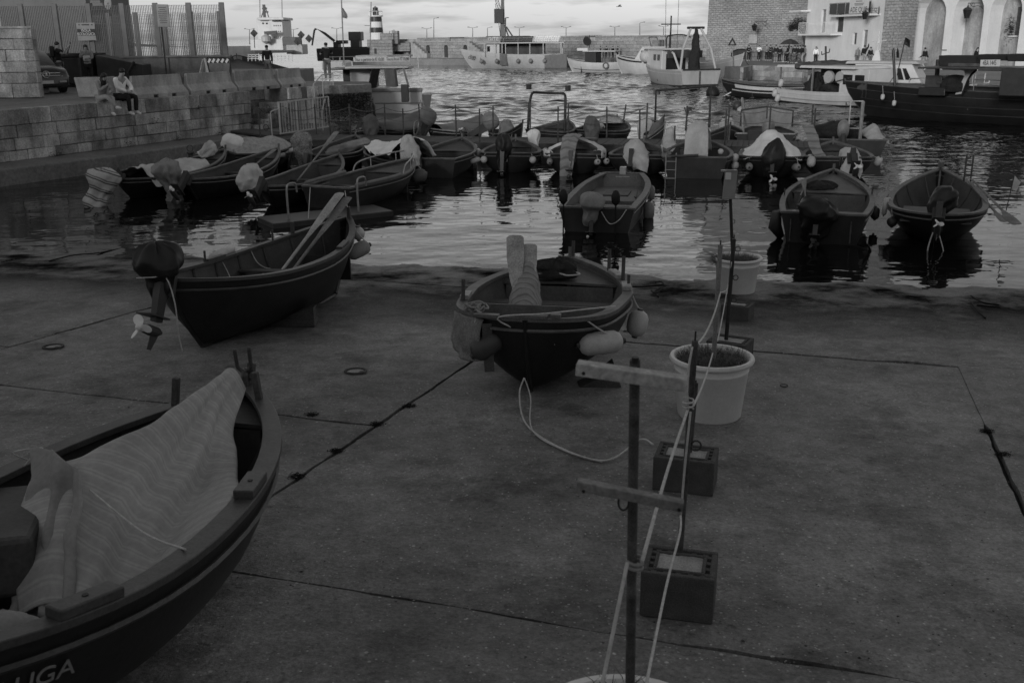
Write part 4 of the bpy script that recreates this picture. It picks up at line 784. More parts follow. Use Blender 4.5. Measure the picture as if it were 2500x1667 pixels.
# ------------------------------------------------------------------ boats: one hull builder for all small boats
class Boat:
    def __init__(b, name, label, st, bw, z0, B, D, kind='round', hull='hull_dark', lin='lining', gun='gunwale', sb=.25, ss=.08, pitch=0., roll=0., thw=(.28, .52), deck=.8, bs=.78, floor=.28, group='small boats in the harbour', ribs=0, strake=True, gw=.075, tholes=(), stem=True, fine=26, box=True):
        st, bw = V((st[0], st[1], 0)), V((bw[0], bw[1], 0)); d = bw - st; b.L = d.length; b.B, b.D, b.kind, b.bs, b.sb, b.ss, b.box = B, D, kind, bs, sb, ss, box
        b.th = thing(name, label, 'boat', (st.x, st.y, z0), atan2(d.y, d.x), group, pitch, roll); b.m = LM(b.th); b.floor = floor
        n_ = fine; ts = [(.5 - .5 * cos(pi * i / n_)) for i in range(n_ + 1)]; ss_ = [0, .04, .1, .18, .28, .4, .54, .7, .85, 1]
        lo = 0.0 if kind in ('transom', 'punt', 'blunt') else .0008; hi = 1.0 if kind == 'punt' else .997
        ts = [min(max(t, lo), hi) for t in ts]
        rings = []
        for t in ts: rings.append([b.P(t, s, 1) for s in ss_[::-1]] + [b.P(t, s, -1) for s in ss_[1:]])
        mb = MB().grid(rings); k = len(rings[0])
        if kind in ('transom', 'punt'): mb.f.append(tuple(range(k))[::-1])
        if kind == 'punt': o_ = (len(rings) - 1) * k; mb.f.append(tuple(range(o_, o_ + k)))
        mb.build('hull', hull, b.th, smooth=True, sharp=50)
        # inside lining and sole
        rin = []
        for t in [.02 + .95 * x for x in ts]:
            zk, zs = b.zk(t), b.zs(t); sf = min(.85, max(.02, (floor * D - zk) / (zs - zk))); row = []
            sl = [1 - (1 - sf) * i / 6 for i in range(7)]
            for s in sl: q = b.P(t, s, 1); q.y = max(q.y - .045, .002); row.append(q)
            row.append(V((row[-1].x, 0, row[-1].z)))
            for s in sl[::-1]: q = b.P(t, s, -1); q.y = min(q.y + .045, -.002); row.append(q)
            rin.append(row[::-1])
        mb = MB().grid(rin); k = len(rin[0])
        if kind in ('transom', 'punt'): mb.f.append(tuple(range(k)))
        if kind == 'punt': o_ = (len(rin) - 1) * k; mb.f.append(tuple(range(o_, o_ + k))[::-1])
        mb.build('lining', lin, b.th, smooth=True, sharp=50)
        # gunwale, one length per side
        for sd_ in (1, -1):
            rr = []
            for t in ts:
                q = b.P(t, 1, sd_); y = q.y; e = .02
                yi = sd_ * max(abs(y) - gw, .0); yo = y + sd_ * e
                rr.append([(q.x, yo, q.z - .02), (q.x, yo, q.z + .022), (q.x, yi, q.z + .022), (q.x, yi, q.z - .02)])
            MB().loft(rr).build('gunwale', gun, b.th, bevel=.006)
        if kind in ('transom', 'punt'):
            for t, nm in ((0, 'transom_cap'), (1, 'bow_cap')) if kind == 'punt' else ((0, 'transom_cap'),):
                q = b.P(t, 1, 1); MB().box((q.x + (.03 if t == 0 else -.03), 0, q.z + .004), (.085, abs(q.y) * 2 - .02, .046)).build(nm, gun, b.th, bevel=.006)
        if strake:
            for sd_ in (1, -1): MB().tube([b.P(t, .86, sd_) + V((0, sd_ * .012, 0)) for t in ts], .018, 5).build('rub_strake', gun, b.th)
        for t in thw:
            h = abs(b.P(t, .72, 1).y) - .05; z = b.P(t, .72, 1).z; MB().box((b.L * t, 0, z), (.22, h * 2, .035)).build('thwart', lin if lin != 'lining_dark' else 'lining', b.th, bevel=.006)
        if deck and deck < 1:
            tt = [deck + (.985 - deck) * i / 8 for i in range(9)]
            rows = [[b.P(t, .9, 1) * V((1, (1 - .05 / max(abs(b.P(t, .9, 1).y), .06)), 1)), V((b.L * t, 0, b.P(t, .9, 1).z + .02)), b.P(t, .9, -1) * V((1, (1 - .05 / max(abs(b.P(t, .9, 1).y), .06)), 1))] for t in tt]
            for r_ in rows: r_[1].x = r_[0].x
            MB().grid(rows).build('foredeck', lin, b.th, solid=.03)
            h = abs(b.P(deck, .9, 1).y) - .06; z = b.P(deck, .9, 1).z; MB().box((b.P(deck, .9, 1).x, 0, (z + floor * D) / 2 - .02), (.03, h * 1.9, z - floor * D)).build('bulkhead', lin, b.th)
        for i in range(ribs):
            t = .1 + .8 * i / max(1, ribs - 1)
            for sd_ in (1, -1):
                pts = [b.P(t, s, sd_) - V((0, sd_ * .055, 0)) for s in (.35, .5, .7, .85, .98)]; MB().tube(pts, .018, 4).build('rib', lin, b.th)
        if stem and kind != 'punt':
            q = b.P(.997, 1, 1); pts = [b.P(.997, s, 1) * V((1, 0, 1)) + V((.015, 0, 0)) for s in (0, .25, .5, .75, 1)]; pts.append(pts[-1] + V((.02, 0, .13)))
            MB().tube(pts, .035, 6).build('stem_post', gun, b.th)
            if kind in ('round', 'point', 'blunt'):
                pts = [b.P(.004, s, 1) * V((1, 0, 1)) - V((.015, 0, 0)) for s in (0, .25, .5, .75, 1)]; MB().tube(pts, .026, 6).build('stern_post', hull, b.th)
        MB().tube([b.P(t, 0, 1) - V((0, 0, .02)) for t in ts[1:-1]], .03, 5).build('keel', hull, b.th)
        for (t, sd_) in tholes: q = b.P(t, 1, sd_); MB().tube([q + V((0, -sd_ * .03, -.02)), q + V((0, -sd_ * .03, .17))], .017, 6).build('thole_pin', 'wood_dark', b.th)
    def half(b, t):
        tm = .44; t = min(max(t, 0.0), 1.0)
        if t >= tm:
            u = (t - tm) / (1 - tm); return 1 - .42 * u ** 2.6 if b.kind == 'punt' else (1 - u ** 2.15) ** .88
        u = 1 - t / tm
        if b.kind in ('transom', 'punt'): return 1 - (1 - b.bs) * u ** 2
        if b.kind == 'round': return (1 - u ** 3.2) ** .62
        if b.kind == 'blunt': return (1 - u ** 6) ** .5 * (1 - .14 * u)
        return (1 - u ** 2.15) ** .88
    def zs(b, t): return b.D + b.sb * max(0, (t - .35) / .65) ** 2 + b.ss * max(0, (.35 - t) / .35) ** 2
    def zk(b, t): return .07 * b.D * (2 * t - 1) ** 2
    def P(b, t, s, sd):
        x_ = max(1 - s, 0.0); h = b.half(t) * b.B / 2; zk, zs = b.zk(t), b.zs(t); z = zk + (zs - zk) * s
        f = sin(pi / 2 * s ** .62); wb = max(0, (t - .5) / .5) ** 1.6; f = f * (1 - wb) + s ** .95 * wb
        if b.box and b.kind in ('transom', 'punt'):
            ws = max(0, 1 - t / .75) if b.kind == 'transom' else 1; f = f * (1 - ws) + (.80 + .20 * s) * min(1, s / .06) ** .5 * ws
        elif b.kind == 'transom': ws = max(0, 1 - t / .3); f = f * (1 - ws * .55) + sin(pi / 2 * s ** .95) * ws * .55
        elif b.kind != 'punt': ws = max(0, 1 - t / .4) ** 1.4; f = f * (1 - ws * .8) + s ** .9 * ws * .8
        x = b.L * t; w_ = max(0, (t - .7) / .3) ** 1.6; x -= w_ * x_ ** 1.5 * .13 * b.L
        if b.kind in ('round', 'point', 'blunt'): w2 = max(0, 1 - t / .25) ** 1.6; x += w2 * x_ ** 1.6 * .11 * b.L
        elif t < .1: x -= (1 - t / .1) * s * .06
        return V((x, sd * max(h * f, .0015), z))
    def W(b, t, s, sd, out=0.0, up=0.0): q = b.P(t, s, sd) + V((0, sd * out, up)); return b.m @ q
    def L2W(b, x, y, z): return b.m @ V((x, y, z))
def bp(ps, pb, zs, zb): a, b = atz(ps[0], ps[1], zs), atz(pb[0], pb[1], zb); return (a.x, a.y), (b.x, b.y)
def outboard(b, y=0., tilt=0., x=0., z=None, s=1.0, cowl=None, prop='metal_white'):
    """motor hung on the stern of boat b: parts leg (> cowl, propeller)"""
    z = b.zs(0) if z is None else z
    M = Matrix.Translation((x, y, z)) @ Matrix.Rotation(tilt, 4, 'Y') @ Matrix.Scale(s, 4)
    mb = MB(M); mb.box((-.02, 0, -.12), (.06, .24, .3)); mb.loft([[(-.12 + dx, dy, zz) for dx, dy in ((-.1 * w_, -.05 * w_), (.08 * w_, -.05 * w_), (.08 * w_, .05 * w_), (-.1 * w_, .05 * w_))] for zz, w_ in ((.02, 1.2), (-.3, .95), (-.62, .8))])
    mb.box((-.2, 0, -.56), (.42, .2, .02)); mb.lathe([(.02, .17), (.06, .08), (.07, -.08), (.055, -.2), (.03, -.24)], 10, Matrix.Translation((-.17, 0, -.74)) @ Matrix.Rotation(pi / 2, 4, 'Y'))
    mb.loft([[(-.20, -.012, -.78), (-.06, -.012, -.78), (-.06, .012, -.78), (-.20, .012, -.78)], [(-.24, -.004, -.98), (-.16, -.004, -.98), (-.16, .004, -.98), (-.24, .004, -.98)]])
    lg = mb.build('outboard_leg', 'plastic_dark', b.th, bevel=.004)
    rings = []
    for zz, w_, l_, c_ in ((.0, .13, .2, -.14), (.04, .16, .25, -.16), (.16, .18, .29, -.18), (.30, .17, .28, -.18), (.40, .14, .22, -.17), (.44, .06, .1, -.16)):
        rings.append([(c_ + l_ * cos(2 * pi * k / 14) * (1 if abs(cos(2 * pi * k / 14)) < .9 else .95), w_ * sin(2 * pi * k / 14), zz) for k in range(14)])
    if cowl: MB(M).loft(rings).build('cowl', cowl, lg, smooth=True)
    if not prop: return M
    pm = MB(M @ Matrix.Translation((-.42, 0, -.74)) @ Matrix.Rotation(-pi / 2, 4, 'Y') @ Matrix.Scale(1.0 if b.th.location.y < 16 else .68, 4)); pm.lathe([(.05, -.04), (.045, .04), (.02, .07)], 10)
    for k in range(3):
        R_ = Matrix.Rotation(k * 2 * pi / 3 + .4, 4, 'Z') @ Matrix.Translation((.095, 0, 0)) @ Matrix.Rotation(R(38), 4, 'X'); pts = [R_ @ V((.075 * cos(a) * 1.0, .058 * sin(a), 0)) for a in [i * pi / 6 for i in range(12)]]; pp_ = [q + V((0, 0, .008)) for q in pts]; pm.loft([pts, pp_])
    pm.build('propeller', prop, lg); return M
def bag(name, label, c, prof, axis=(0, 0, 1), mat_='cloth_dark', seed=0, wr=.05, n_=20, sx=1.0, catg='motor cover', fs=5.0, sub=0, bs_=1.0):
    """tied cloth bag: prof = (radius, height) along axis, wrinkled"""
    if name == 'motor_cover': bs_ = bs_ * .86
    n_ = 36; q = V((0, 0, 1)).rotation_difference(V(axis).normalized()).to_matrix().to_4x4(); M = Matrix.Translation(c) @ q; rows = []
    P0 = [V((r, 0, z)) for r, z in prof]; P0 = spline([V((r * bs_, 0, z * bs_)) for r, z in prof], 6)
    for p in P0:
        ring = []
        for k in range(n_):
            a = 2 * pi * k / n_; ca, sa = cos(a), sin(a); se = (abs(ca) ** 2.9 + abs(sa) ** 2.9) ** (-1 / 2.9)
            e = V((ca * sx, sa, 0)) * se * .94; q3 = V((ca * .9, sa * .9, p.z * 1.6 + seed * 9.1)); q4 = V((ca * 1.9, sa * 1.9, p.z * 3.2 + seed * 3.7))
            w_ = (.55 - 2.2 * abs(noise.noise(q3 * 1.3))) * wr * .9 + (.4 - 1.8 * abs(noise.noise(q4 * 1.2))) * wr * .55 + noise.noise(q3 * .7 + V((3, 1, 7))) * wr * 1.2
            w_ -= abs(sin(a * 3.5 + noise.noise(V((p.z * 2, seed, 0))) * 3)) * wr * .5 * (1 if p.z < .1 else .35)
            v = e * max(p.x + w_ * min(1, p.x / .12), .006) + V((noise.noise(V((p.z * 2, seed, 1))) * .05, noise.noise(V((p.z * 2, seed, 5))) * .05, p.z + w_ * .3))
            ring.append(M @ v)
        rows.append(ring)
    mb = MB().loft(rows); nr = len(rows); o = mb.build(name, mat_, None, smooth=True, sub=sub)
    uv = o.data.uv_layers.new(name='uv'); tot = max(p.z for p in P0) - min(p.z for p in P0)
    for li, lp in enumerate(o.data.loops):
        i, j = divmod(lp.vertex_index, n_); uv.data[li].uv = ((P0[min(i, nr - 1)].z - P0[0].z), j / n_)
    if label: tag(o, label, catg)
    return o
def fender(label, c, axis=(0, 0, 1), r=.1, L=.42, mat_='plastic_white', tie=None, cap='plastic_dark'):
    if 19 < c[1] < 60: r *= .72; L *= .78
    t_ = thing('fender', label, 'fender', c); q = V((0, 0, 1)).rotation_difference(V(axis).normalized()).to_matrix().to_4x4()
    if L < r * 2.3: pr = [(r * sin(pi * (i + .35) / 11), -r * cos(pi * (i + .35) / 11)) for i in range(11)]
    else: h = L / 2 - r * .7; pr = [(.3 * r, -L / 2), (.75 * r, -h - r * .45), (r, -h), (r * 1.03, 0), (r, h), (.75 * r, h + r * .45), (.3 * r, L / 2)]
    MB(q).lathe(pr, 16).build('body', mat_, t_, smooth=True)
    for s in (-1, 1): MB(q).lathe([(.33 * r, s * (L / 2 if L >= r * 2.3 else r) * .96), (.26 * r, s * (L / 2 if L >= r * 2.3 else r) * 1.14)], 8).build('eye', cap, t_)
    if tie is not None: e = q @ V((0, 0, (L / 2 if L >= r * 2.3 else r))); tl = V(tie) - V(c); MB().tube(sag(e, tl, .02, 6), .009, 5).build('line', 'rope', t_)
    return t_
def oar(label, a, b, mat_='wood_pale', blade=.85, bw_=.075, shaft=.026):
    """oar from handle end a to blade tip b"""
    a, b = V(a), V(b); d = (b - a); L = d.length; d.normalize(); t_ = thing('oar', label, 'oar', a); sd_ = d.cross(V((0, 0, 1))).normalized(); u = sd_.cross(d)
    MB().tube([V((0, 0, 0)), d * (L - blade * .9)], [shaft * .8, shaft], 8).build('shaft', mat_, t_)
    rings = []
    for k, (x, w_, h_) in enumerate(((L - blade, .03, .026), (L - blade * .75, bw_ * .7, .02), (L - blade * .4, bw_, .014), (L - .03, bw_, .010), (L, bw_ * .7, .008))):
        c_ = d * x; rings.append([c_ - sd_ * w_, c_ - sd_ * w_ * .3 + u * h_, c_ + sd_ * w_ * .3 + u * h_, c_ + sd_ * w_, c_ + sd_ * w_ * .3 - u * h_, c_ - sd_ * w_ * .3 - u * h_])
    MB().loft(rings).build('blade', mat_, t_, smooth=False, bevel=.003); return t_
def rope(label, pts, r=.008, mat_='rope', name='rope', n_=6, cat_='rope'):
    return tag(MB().tube(spline(pts, n_), r, 5).build(name, mat_, None, smooth=True), label, cat_)
def cloth(label, net, mat_, n_=6, wr=.02, fs=6., seed=0, name='cloth_cover', catg='cover', su=1.0, fold=None, solid=.006, shr=None):
    if shr:
        al = [V(p) for r_ in net for p in r_]; c0_ = sum(al, V((0, 0, 0))) / len(al); c0_.z = min(p.z for p in al); net = [[c0_ + (V(p) - c0_) * V(shr) for p in r_] for r_ in net]
    mb = drape(net, n_, wr, fs, seed, fold); o = mb.build(name, mat_, None, smooth=True, solid=solid); nu = (len(net) - 1) * n_ + 1; nv = (len(net[0]) - 1) * n_ + 1
    grid_uv(o, nu, nv, su, 1.0); return tag(o, label, catg)
# ------------------------------------------------------------------ boats drawn up on the slipway
G1 = 'boats drawn up on the slipway'
A = Boat('fishing_boat', 'dark rowing boat in the near left corner with a striped cloth over it', (-2.56, 2.8), (-1.93, 6.8), 1.095, 1.68, .78, 'point', 'hull_black', 'lining_dark', 'gunwale_dark', sb=.10, ss=.14, pitch=.07, thw=(.18,), deck=.86, group=G1, ribs=8, gw=.11, fine=34)
for t, s in ((.60, -1), (.26, -1)):
    q = A.P(t, 1, s); q2 = A.P(t - .07, 1, s); MB().bar(q + V((0, -s * .045, .045)), q2 + V((0, -s * .045, .045)), .11, .05).build('rowlock_block', 'gunwale_dark', A.th, bevel=.008); c_ = (q + q2) / 2; MB().lathe([(.014, 0), (.014, .004)], 10, Matrix.Translation(c_ + V((0, -s * .045, .0705)))).build('pin_hole', 'rubber', A.th)
for t, s in ((.885, 1), (.93, -1)): q = A.P(t, 1, s); MB().box(q + V((-.02, -s * .05, .09)), (.045, .045, .24), Matrix.Rotation(.12 * s, 3, 'X')).build('post', 'wood_dark', A.th, bevel=.006)
q = A.P(.985, 1, 1) * V((1, 0, 1)); mb = MB(); mb.tube(spline([q + V((0, 0, .0)), q + V((0, 0, .13))], 3), .026, 8); mb.tube(spline([q + V((0, 0, .12)), q + V((0, .045, .155)), q + V((0, .055, .20)), q + V((.0, .065, .29))], 4), .015, 8); mb.tube(spline([q + V((0, 0, .12)), q + V((0, -.045, .155)), q + V((0, -.05, .20)), q + V((0, -.045, .31))], 4), .015, 8); mb.build('stem_fork', 'gunwale_dark', A.th, smooth=True)
MB().box(q + V((.05, -.03, .12)), (.06, .05, .12), Matrix.Rotation(.3, 3, 'Y')).build('stem_block', 'gunwale_dark', A.th, bevel=.01)
# name painted on the near side
mT = Matrix.Identity(4); qa, qb = A.P(.11, .72, -1), A.P(.23, .72, -1); xd = (qb - qa).normalized(); up = (A.P(.17, .9, -1) - A.P(.17, .55, -1)).normalized()
text('lettering', 'LUGA', .13, 'sign_grey', A.th, frame((qa + qb) / 2 + V((0, -.03, 0)), xd, up), ext=.002, sx=.95)
# the striped cloth that runs from the stem back over the thwarts
W_ = A.L2W
net = [[W_(3.70, 0.06, 1.04), W_(3.70, 0.00, 1.10), W_(3.70, -0.06, 1.10), W_(3.70, -0.10, 1.04), W_(3.70, -0.13, 0.96)],
       [W_(3.35, 0.05, 0.95), W_(3.35, 0.00, 1.07), W_(3.35, -0.06, 1.03), W_(3.35, -0.13, 0.92), W_(3.35, -0.20, 0.80)],
       [W_(3.00, 0.08, 0.88), W_(3.00, 0.02, 1.04), W_(3.00, -0.08, 0.96), W_(3.00, -0.22, 0.80), W_(3.00, -0.36, 0.72)],
       [W_(2.65, 0.14, 0.84), W_(2.65, 0.04, 1.01), W_(2.65, -0.10, 0.90), W_(2.65, -0.32, 0.72), W_(2.65, -0.52, 0.72)],
       [W_(2.35, 0.50, 0.84), W_(2.35, 0.20, 0.95), W_(2.35, -0.08, 0.88), W_(2.35, -0.38, 0.70), W_(2.35, -0.66, 0.78)],
       [W_(2.00, 0.42, 0.76), W_(2.00, 0.12, 0.87), W_(2.00, -0.10, 0.78), W_(2.00, -0.40, 0.62), W_(2.00, -0.74, 0.80)],
       [W_(1.75, 0.30, 0.60), W_(1.75, 0.05, 0.74), W_(1.75, -0.15, 0.66), W_(1.75, -0.42, 0.55), W_(1.75, -0.74, 0.76)],
       [W_(1.48, 0.12, 0.40), W_(1.48, -0.02, 0.48), W_(1.48, -0.18, 0.50), W_(1.48, -0.40, 0.45), W_(1.48, -0.62, 0.50)]]
cloth('finely striped grey cloth draped along the near left boat', net, 'fine_stripe', 9, .022, 2.6, 3, su=3.1, fold=lambda a, b_: (-.075 * max(0, 1 - abs((b_ - .52 - .10 * a) * 13)) - .06 * max(0, 1 - abs((b_ - .74 + .06 * a) * 15)) + .028 * sin(b_ * 21 + a * 4) * max(0, b_ - .35)) * min(1, a * 2.2) * (1 if b_ < .97 else .3))
net = [[W_(2.36, 0.58, 0.93), W_(2.26, 0.40, 0.99), W_(2.13, 0.22, 0.97), W_(2.03, 0.06, 0.95)], [W_(2.13, 0.46, 0.79), W_(2.03, 0.28, 0.88), W_(1.93, 0.12, 0.85), W_(1.83, -0.04, 0.83)], [W_(1.83, 0.32, 0.55), W_(1.73, 0.14, 0.65), W_(1.66, 0.00, 0.64), W_(1.60, -0.12, 0.62)], [W_(1.53, 0.18, 0.36), W_(1.48, 0.02, 0.41), W_(1.43, -0.10, 0.43), W_(1.40, -0.22, 0.42)]]
cloth('plain pale cloth hanging over the thwart of the near left boat', net, 'cloth_grey', 7, .035, 4., 5, fold=lambda a, b_: .03 * sin(b_ * 16 + a))
DX, DY = .05, .40; W2 = lambda x, y, z: W_(x + DX, y + DY, z)
net = [[W2(1.25, -.18, .40), W2(1.3, -.30, .52), W2(1.25, -.46, .5), W2(1.2, -.56, .42)], [W2(1.0, -.1, .46), W2(1.05, -.28, .66), W2(1.0, -.5, .60), W2(.95, -.6, .44)], [W2(.7, 0, .44), W2(.75, -.2, .62), W2(.7, -.42, .56), W2(.68, -.52, .40)], [W2(.4, .1, .36), W2(.45, -.1, .5), W2(.42, -.3, .46), W2(.4, -.4, .34)]]
cloth('pale bundled cloth in the lower left corner of the near boat', net, 'cloth_grey', 7, .05, 4., 8, fold=lambda a, b_: .03 * sin(b_ * 9 + a * 12))
a = W_(2.35, .38, .66); rope('thin cord tied across the striped cloth to the gunwale', [W_(1.98, .0, .88), W_(1.85, -.36, .72), A.W(.37, 1.02, -1, -.05, .02)], .006)
MB().box((1.92, .44, .60), (.80, .36, .32), Matrix.Rotation(R(24), 3, 'Z')).build('engine_box', 'lining', A.th, bevel=.03)
rope('tangled cord on the engine box of the near left boat', [W_(2.30, .60, .86), W_(2.38, .54, .95), W_(2.34, .49, .90), W_(2.43, .60, .92), W_(2.30, .66, .94), W_(2.40, .64, .86)], .004, 'rope')
# boat B
Bt = Boat('motor_boat', 'black motor boat on the slipway with a bagged outboard and two oars', (-3.95, 11.15), (-2.58, 15.75), .52, 1.62, .84, 'round', 'hull_black', 'lining', 'gunwale_dark', sb=.36, ss=.10, pitch=.07, roll=-.03, thw=(.3, .56), deck=.0, group=G1, ribs=8, tholes=((.40, 1), (.72, 1)), gw=.085, fine=34)
BL = lambda x, y, z: Bt.L2W(x * .87 + .30, y * .97, z * 1.24 if z < .7 else z)
MB().box((Bt.L * .80, 0, .52), (.03, .9, .36)).build('bulkhead', 'lining_dark', Bt.th)
for t, s in ((.62, -1), (.40, 1)): q, q2 = Bt.P(t, 1, s), Bt.P(t + .09, 1, s); MB().bar(q + V((0, -s * .04, .035)), q2 + V((0, -s * .04, .035)), .085, .04).build('rowlock_block', 'gunwale_dark', Bt.th, bevel=.006)
for t, s in ((.97, -1), (.80, 1)): q = Bt.P(t, 1, s); MB().box(q + V((0, -s * .04, .09)), (.05, .05, .22)).build('post', 'gunwale_dark', Bt.th, bevel=.006)
outboard(Bt, 0, R(22), x=.02, z=Bt.zs(0) + .05, s=.92)
c_ = Bt.L2W(-.16, .04, Bt.zs(0) + .08); bag('motor_cover', 'black bag tied over the outboard of the black slipway boat', c_, ((.09, -.50), (.14, -.25), (.12, -.08), (.20, .0), (.28, .12), (.30, .32), (.24, .48), (.12, .58), (.02, .60)), (.12, -.1, 1), 'cloth_black', 1, .06, sx=1.25, bs_=.76)
rope('cord tied round the bagged outboard of the black slipway boat', [c_ + V((-.18, -.14, .0)), c_ + V((.02, -.20, .02)), c_ + V((.16, -.16, .0)), c_ + V((.22, -.14, -.3)), c_ + V((.20, -.08, -.65)), c_ + V((.2, 0, -.95))], .008)
oar('upper oar with a worn blade in the black slipway boat', BL(2.6, .12, .42), Bt.W(.955, 1, -1, -.18, .44), 'wood_pale', 1.25, .085); oar('lower oar with a grooved blade in the black slipway boat', BL(2.62, -.02, .40), Bt.W(.965, 1, -1, -.04, .36), 'wood', 1.2, .08)
fender('small round white fender at the bow of the black slipway boat', Bt.W(.975, .80, -1, .15, 0), (0, 0, 1), .105, .21, tie=Bt.W(.97, 1, -1)); fender('striped barrel fender below the bow of the black slipway boat', Bt.W(.90, .66, -1, .16), (.85, .4, .35), .115, .38, 'cloth_grey', tie=Bt.W(.88, 1, -1))
fender('pale fender lying along the far gunwale of the black slipway boat', Bt.W(.52, 1.0, 1, .08, .03), (.23, .97, .03), .07, .62)
rope('cord looped over the inner side of the black slipway boat', [Bt.W(.62, 1.02, 1, -.02), Bt.W(.62, .8, 1, -.09), Bt.W(.64, .68, 1, -.1), Bt.W(.66, .62, 1, -.12), Bt.W(.64, .55, 1, -.12), Bt.W(.62, .62, 1, -.1)], .008)
rope('rope hanging from the stern gunwale of the black slipway boat', [Bt.W(.48, 1.02, 1, .0, .02), Bt.W(.48, .8, 1, -.09), Bt.W(.48, .5, 1, -.10)], .007)
ch = thing('keel_chock', 'wooden chock under the black slipway boat', 'chock', BL(2.05, -.42, .0)); ch.location.z = gz(ch.location.x, ch.location.y); MB().box((0, 0, .05), (.62, .26, .1)).build('base', 'wood_dark', ch, bevel=.01); MB().loft([[(-.25, -.1, .1), (.3, -.1, .1), (.3, .1, .1), (-.25, .1, .1)], [(-.15, -.1, .13), (.3, -.1, .26), (.3, .1, .26), (-.15, .1, .13)]]).build('wedge', 'wood_dark', ch)
# boat C
Ct = Boat('rowing_boat', 'dark wide rowing boat on the slipway with pale gunwale and wrapped oars', (.12, 9.38), (.76, 12.55), .575, 1.84, .86, 'blunt', 'hull_black', 'lining_grey', 'gunwale', sb=.14, ss=.0, pitch=.06, thw=(.14, .36, .60), deck=.70, bs=.74, group=G1, tholes=((.55, -1),), gw=.10, floor=.35, fine=34, strake=True, box=False)
CL = lambda x, y, z: Ct.L2W(x * .89, y * .95, z * 1.21)
MB().box((Ct.L * .26, 0, .71), (.03, 1.45, .26)).build('bulkhead', 'lining_grey', Ct.th); MB().box((Ct.L * .08, 0, .74), (.03, 1.15, .10)).build('stern_shelf', 'lining_grey', Ct.th)
for y0, wd, dz, x0 in ((.40, .26, .03, .05), (-.08, .28, .04, .04), (-.30, .10, .06, .045)): MB().box((x0, y0, Ct.zs(0) + dz - .01), (.09, wd, .035)).build('transom_block', 'gunwale', Ct.th, bevel=.006)
for t, s in ((.50, -1), (.24, 1), (.68, -1)): q, q2 = Ct.P(t, 1, s), Ct.P(t + .09, 1, s); MB().bar(q + V((0, -s * .05, .045)), q2 + V((0, -s * .05, .045)), .10, .05).build('rowlock_block', 'gunwale_pale', Ct.th, bevel=.008)
for t, s, ln in ((.22, 1, .25), (.79, 1, .28), (.80, -1, .28), (.66, -1, .30), (.985, -1, .22)): q = Ct.P(t, 1, s); MB().tube([q + V((0, -s * .04, -.1)), q + V((.04, -s * .04, ln))], .022, 6).build('thole_pin', 'wood_dark', Ct.th)
oar('tall pale oar standing in the wide slipway boat', CL(1.05, .28, .52), CL(1.82, .44, 1.22), 'wood_pale', .75, .1, .03); oar('second pale oar leaning beside the tall one in the wide boat', CL(1.0, .14, .52), CL(1.85, .27, 1.14), 'wood_pale', .7, .09, .03)
net = []
for k in range(6):
    x = 1.0 + k * .135; z = .54 + k * .072; y0 = .19 + k * .018; w_ = (.15, .16, .165, .165, .15, .13)[k]; net.append([CL(x + .02, y0 + w_ + .02, z - .12), CL(x, y0 + w_ * .8, z + .05), CL(x, y0, z + .11), CL(x, y0 - w_ * .8, z + .05), CL(x + .02, y0 - w_ - .02, z - .14)])
cloth('striped towel wrapped round the two oars in the wide boat', net, 'towel_stripe', 7, .03, 7., 2, su=.9)
nm = bag('fishing_net', 'black heap of net on the foredeck of the wide slipway boat', CL(2.72, .06, .76), ((.30, 0), (.30, .05), (.22, .13), (.10, .17), (.02, .18)), (0, 0, 1), 'net_dark', 4, .12, 22, 1.2, 'net', 9)
rope('white rope loop on the foredeck of the wide slipway boat', [CL(2.5, .45, .78), CL(2.45, .25, .78), CL(2.5, .0, .785), CL(2.42, -.12, .78), CL(2.5, -.26, .785), CL(2.62, -.2, .785), CL(2.58, -.1, .785)], .012)
net = [[CL(x, y, z) for x, y, z in r_] for r_ in (((.55, .35, .36), (.6, .1, .44), (.55, -.15, .44), (.5, -.35, .38)), ((.75, .35, .4), (.8, .1, .5), (.75, -.2, .46), (.7, -.4, .38)), ((.92, .3, .36), (.95, .05, .44), (.9, -.2, .42), (.9, -.4, .36)))]
cloth('rumpled pale cloth in the stern well of the wide boat', net, 'cloth_pale', 6, .05, 6., 4)
fender('big white barrel fender at the near right corner of the wide boat', Ct.W(.10, .66, -1, .13), (.95, .25, .02), .115, .46, tie=Ct.W(.05, 1, -1)); fender('white round fender on the right side of the wide boat', Ct.W(.50, .60, -1, .16), (.2, .1, 1), .115, .30, 'plastic_white', tie=Ct.W(.50, 1, -1)); fender('dark pear fender at the near left corner of the wide boat', Ct.W(.02, .62, 1, .13), (-.75, -.2, -.5), .12, .36, 'plastic_dark', tie=Ct.W(.04, 1, 1))
rope('cord across the stern gunwale of the wide boat', [Ct.W(.20, 1.03, -1, -.02, .02), Ct.W(.02, 1.03, -1, -.18, .04), Ct.W(.0, 1.0, -1, -.28, .0), Ct.W(.02, .68, -1, -.02, 0)], .009)
rr_ = random.Random(8); q0 = Ct.W(.07, 1.0, 1, -.10, .04)
rope('pale rag and rope tangle on the left stern quarter of the wide boat', [q0 + V((rr_.gauss(0, .07), rr_.gauss(0, .10), rr_.uniform(-.03, .07))) for i in range(26)], .012, 'cloth_grey', n_=4)
ruu = thing('hanging_cloth', 'pale stiff cloth hanging below the dark fender of the wide boat', 'cloth', Ct.W(.04, .5, 1, .10)); mq = WM(ruu); h0, h1 = Ct.W(.02, .97, 1, .05), Ct.W(.13, .97, 1, .05)
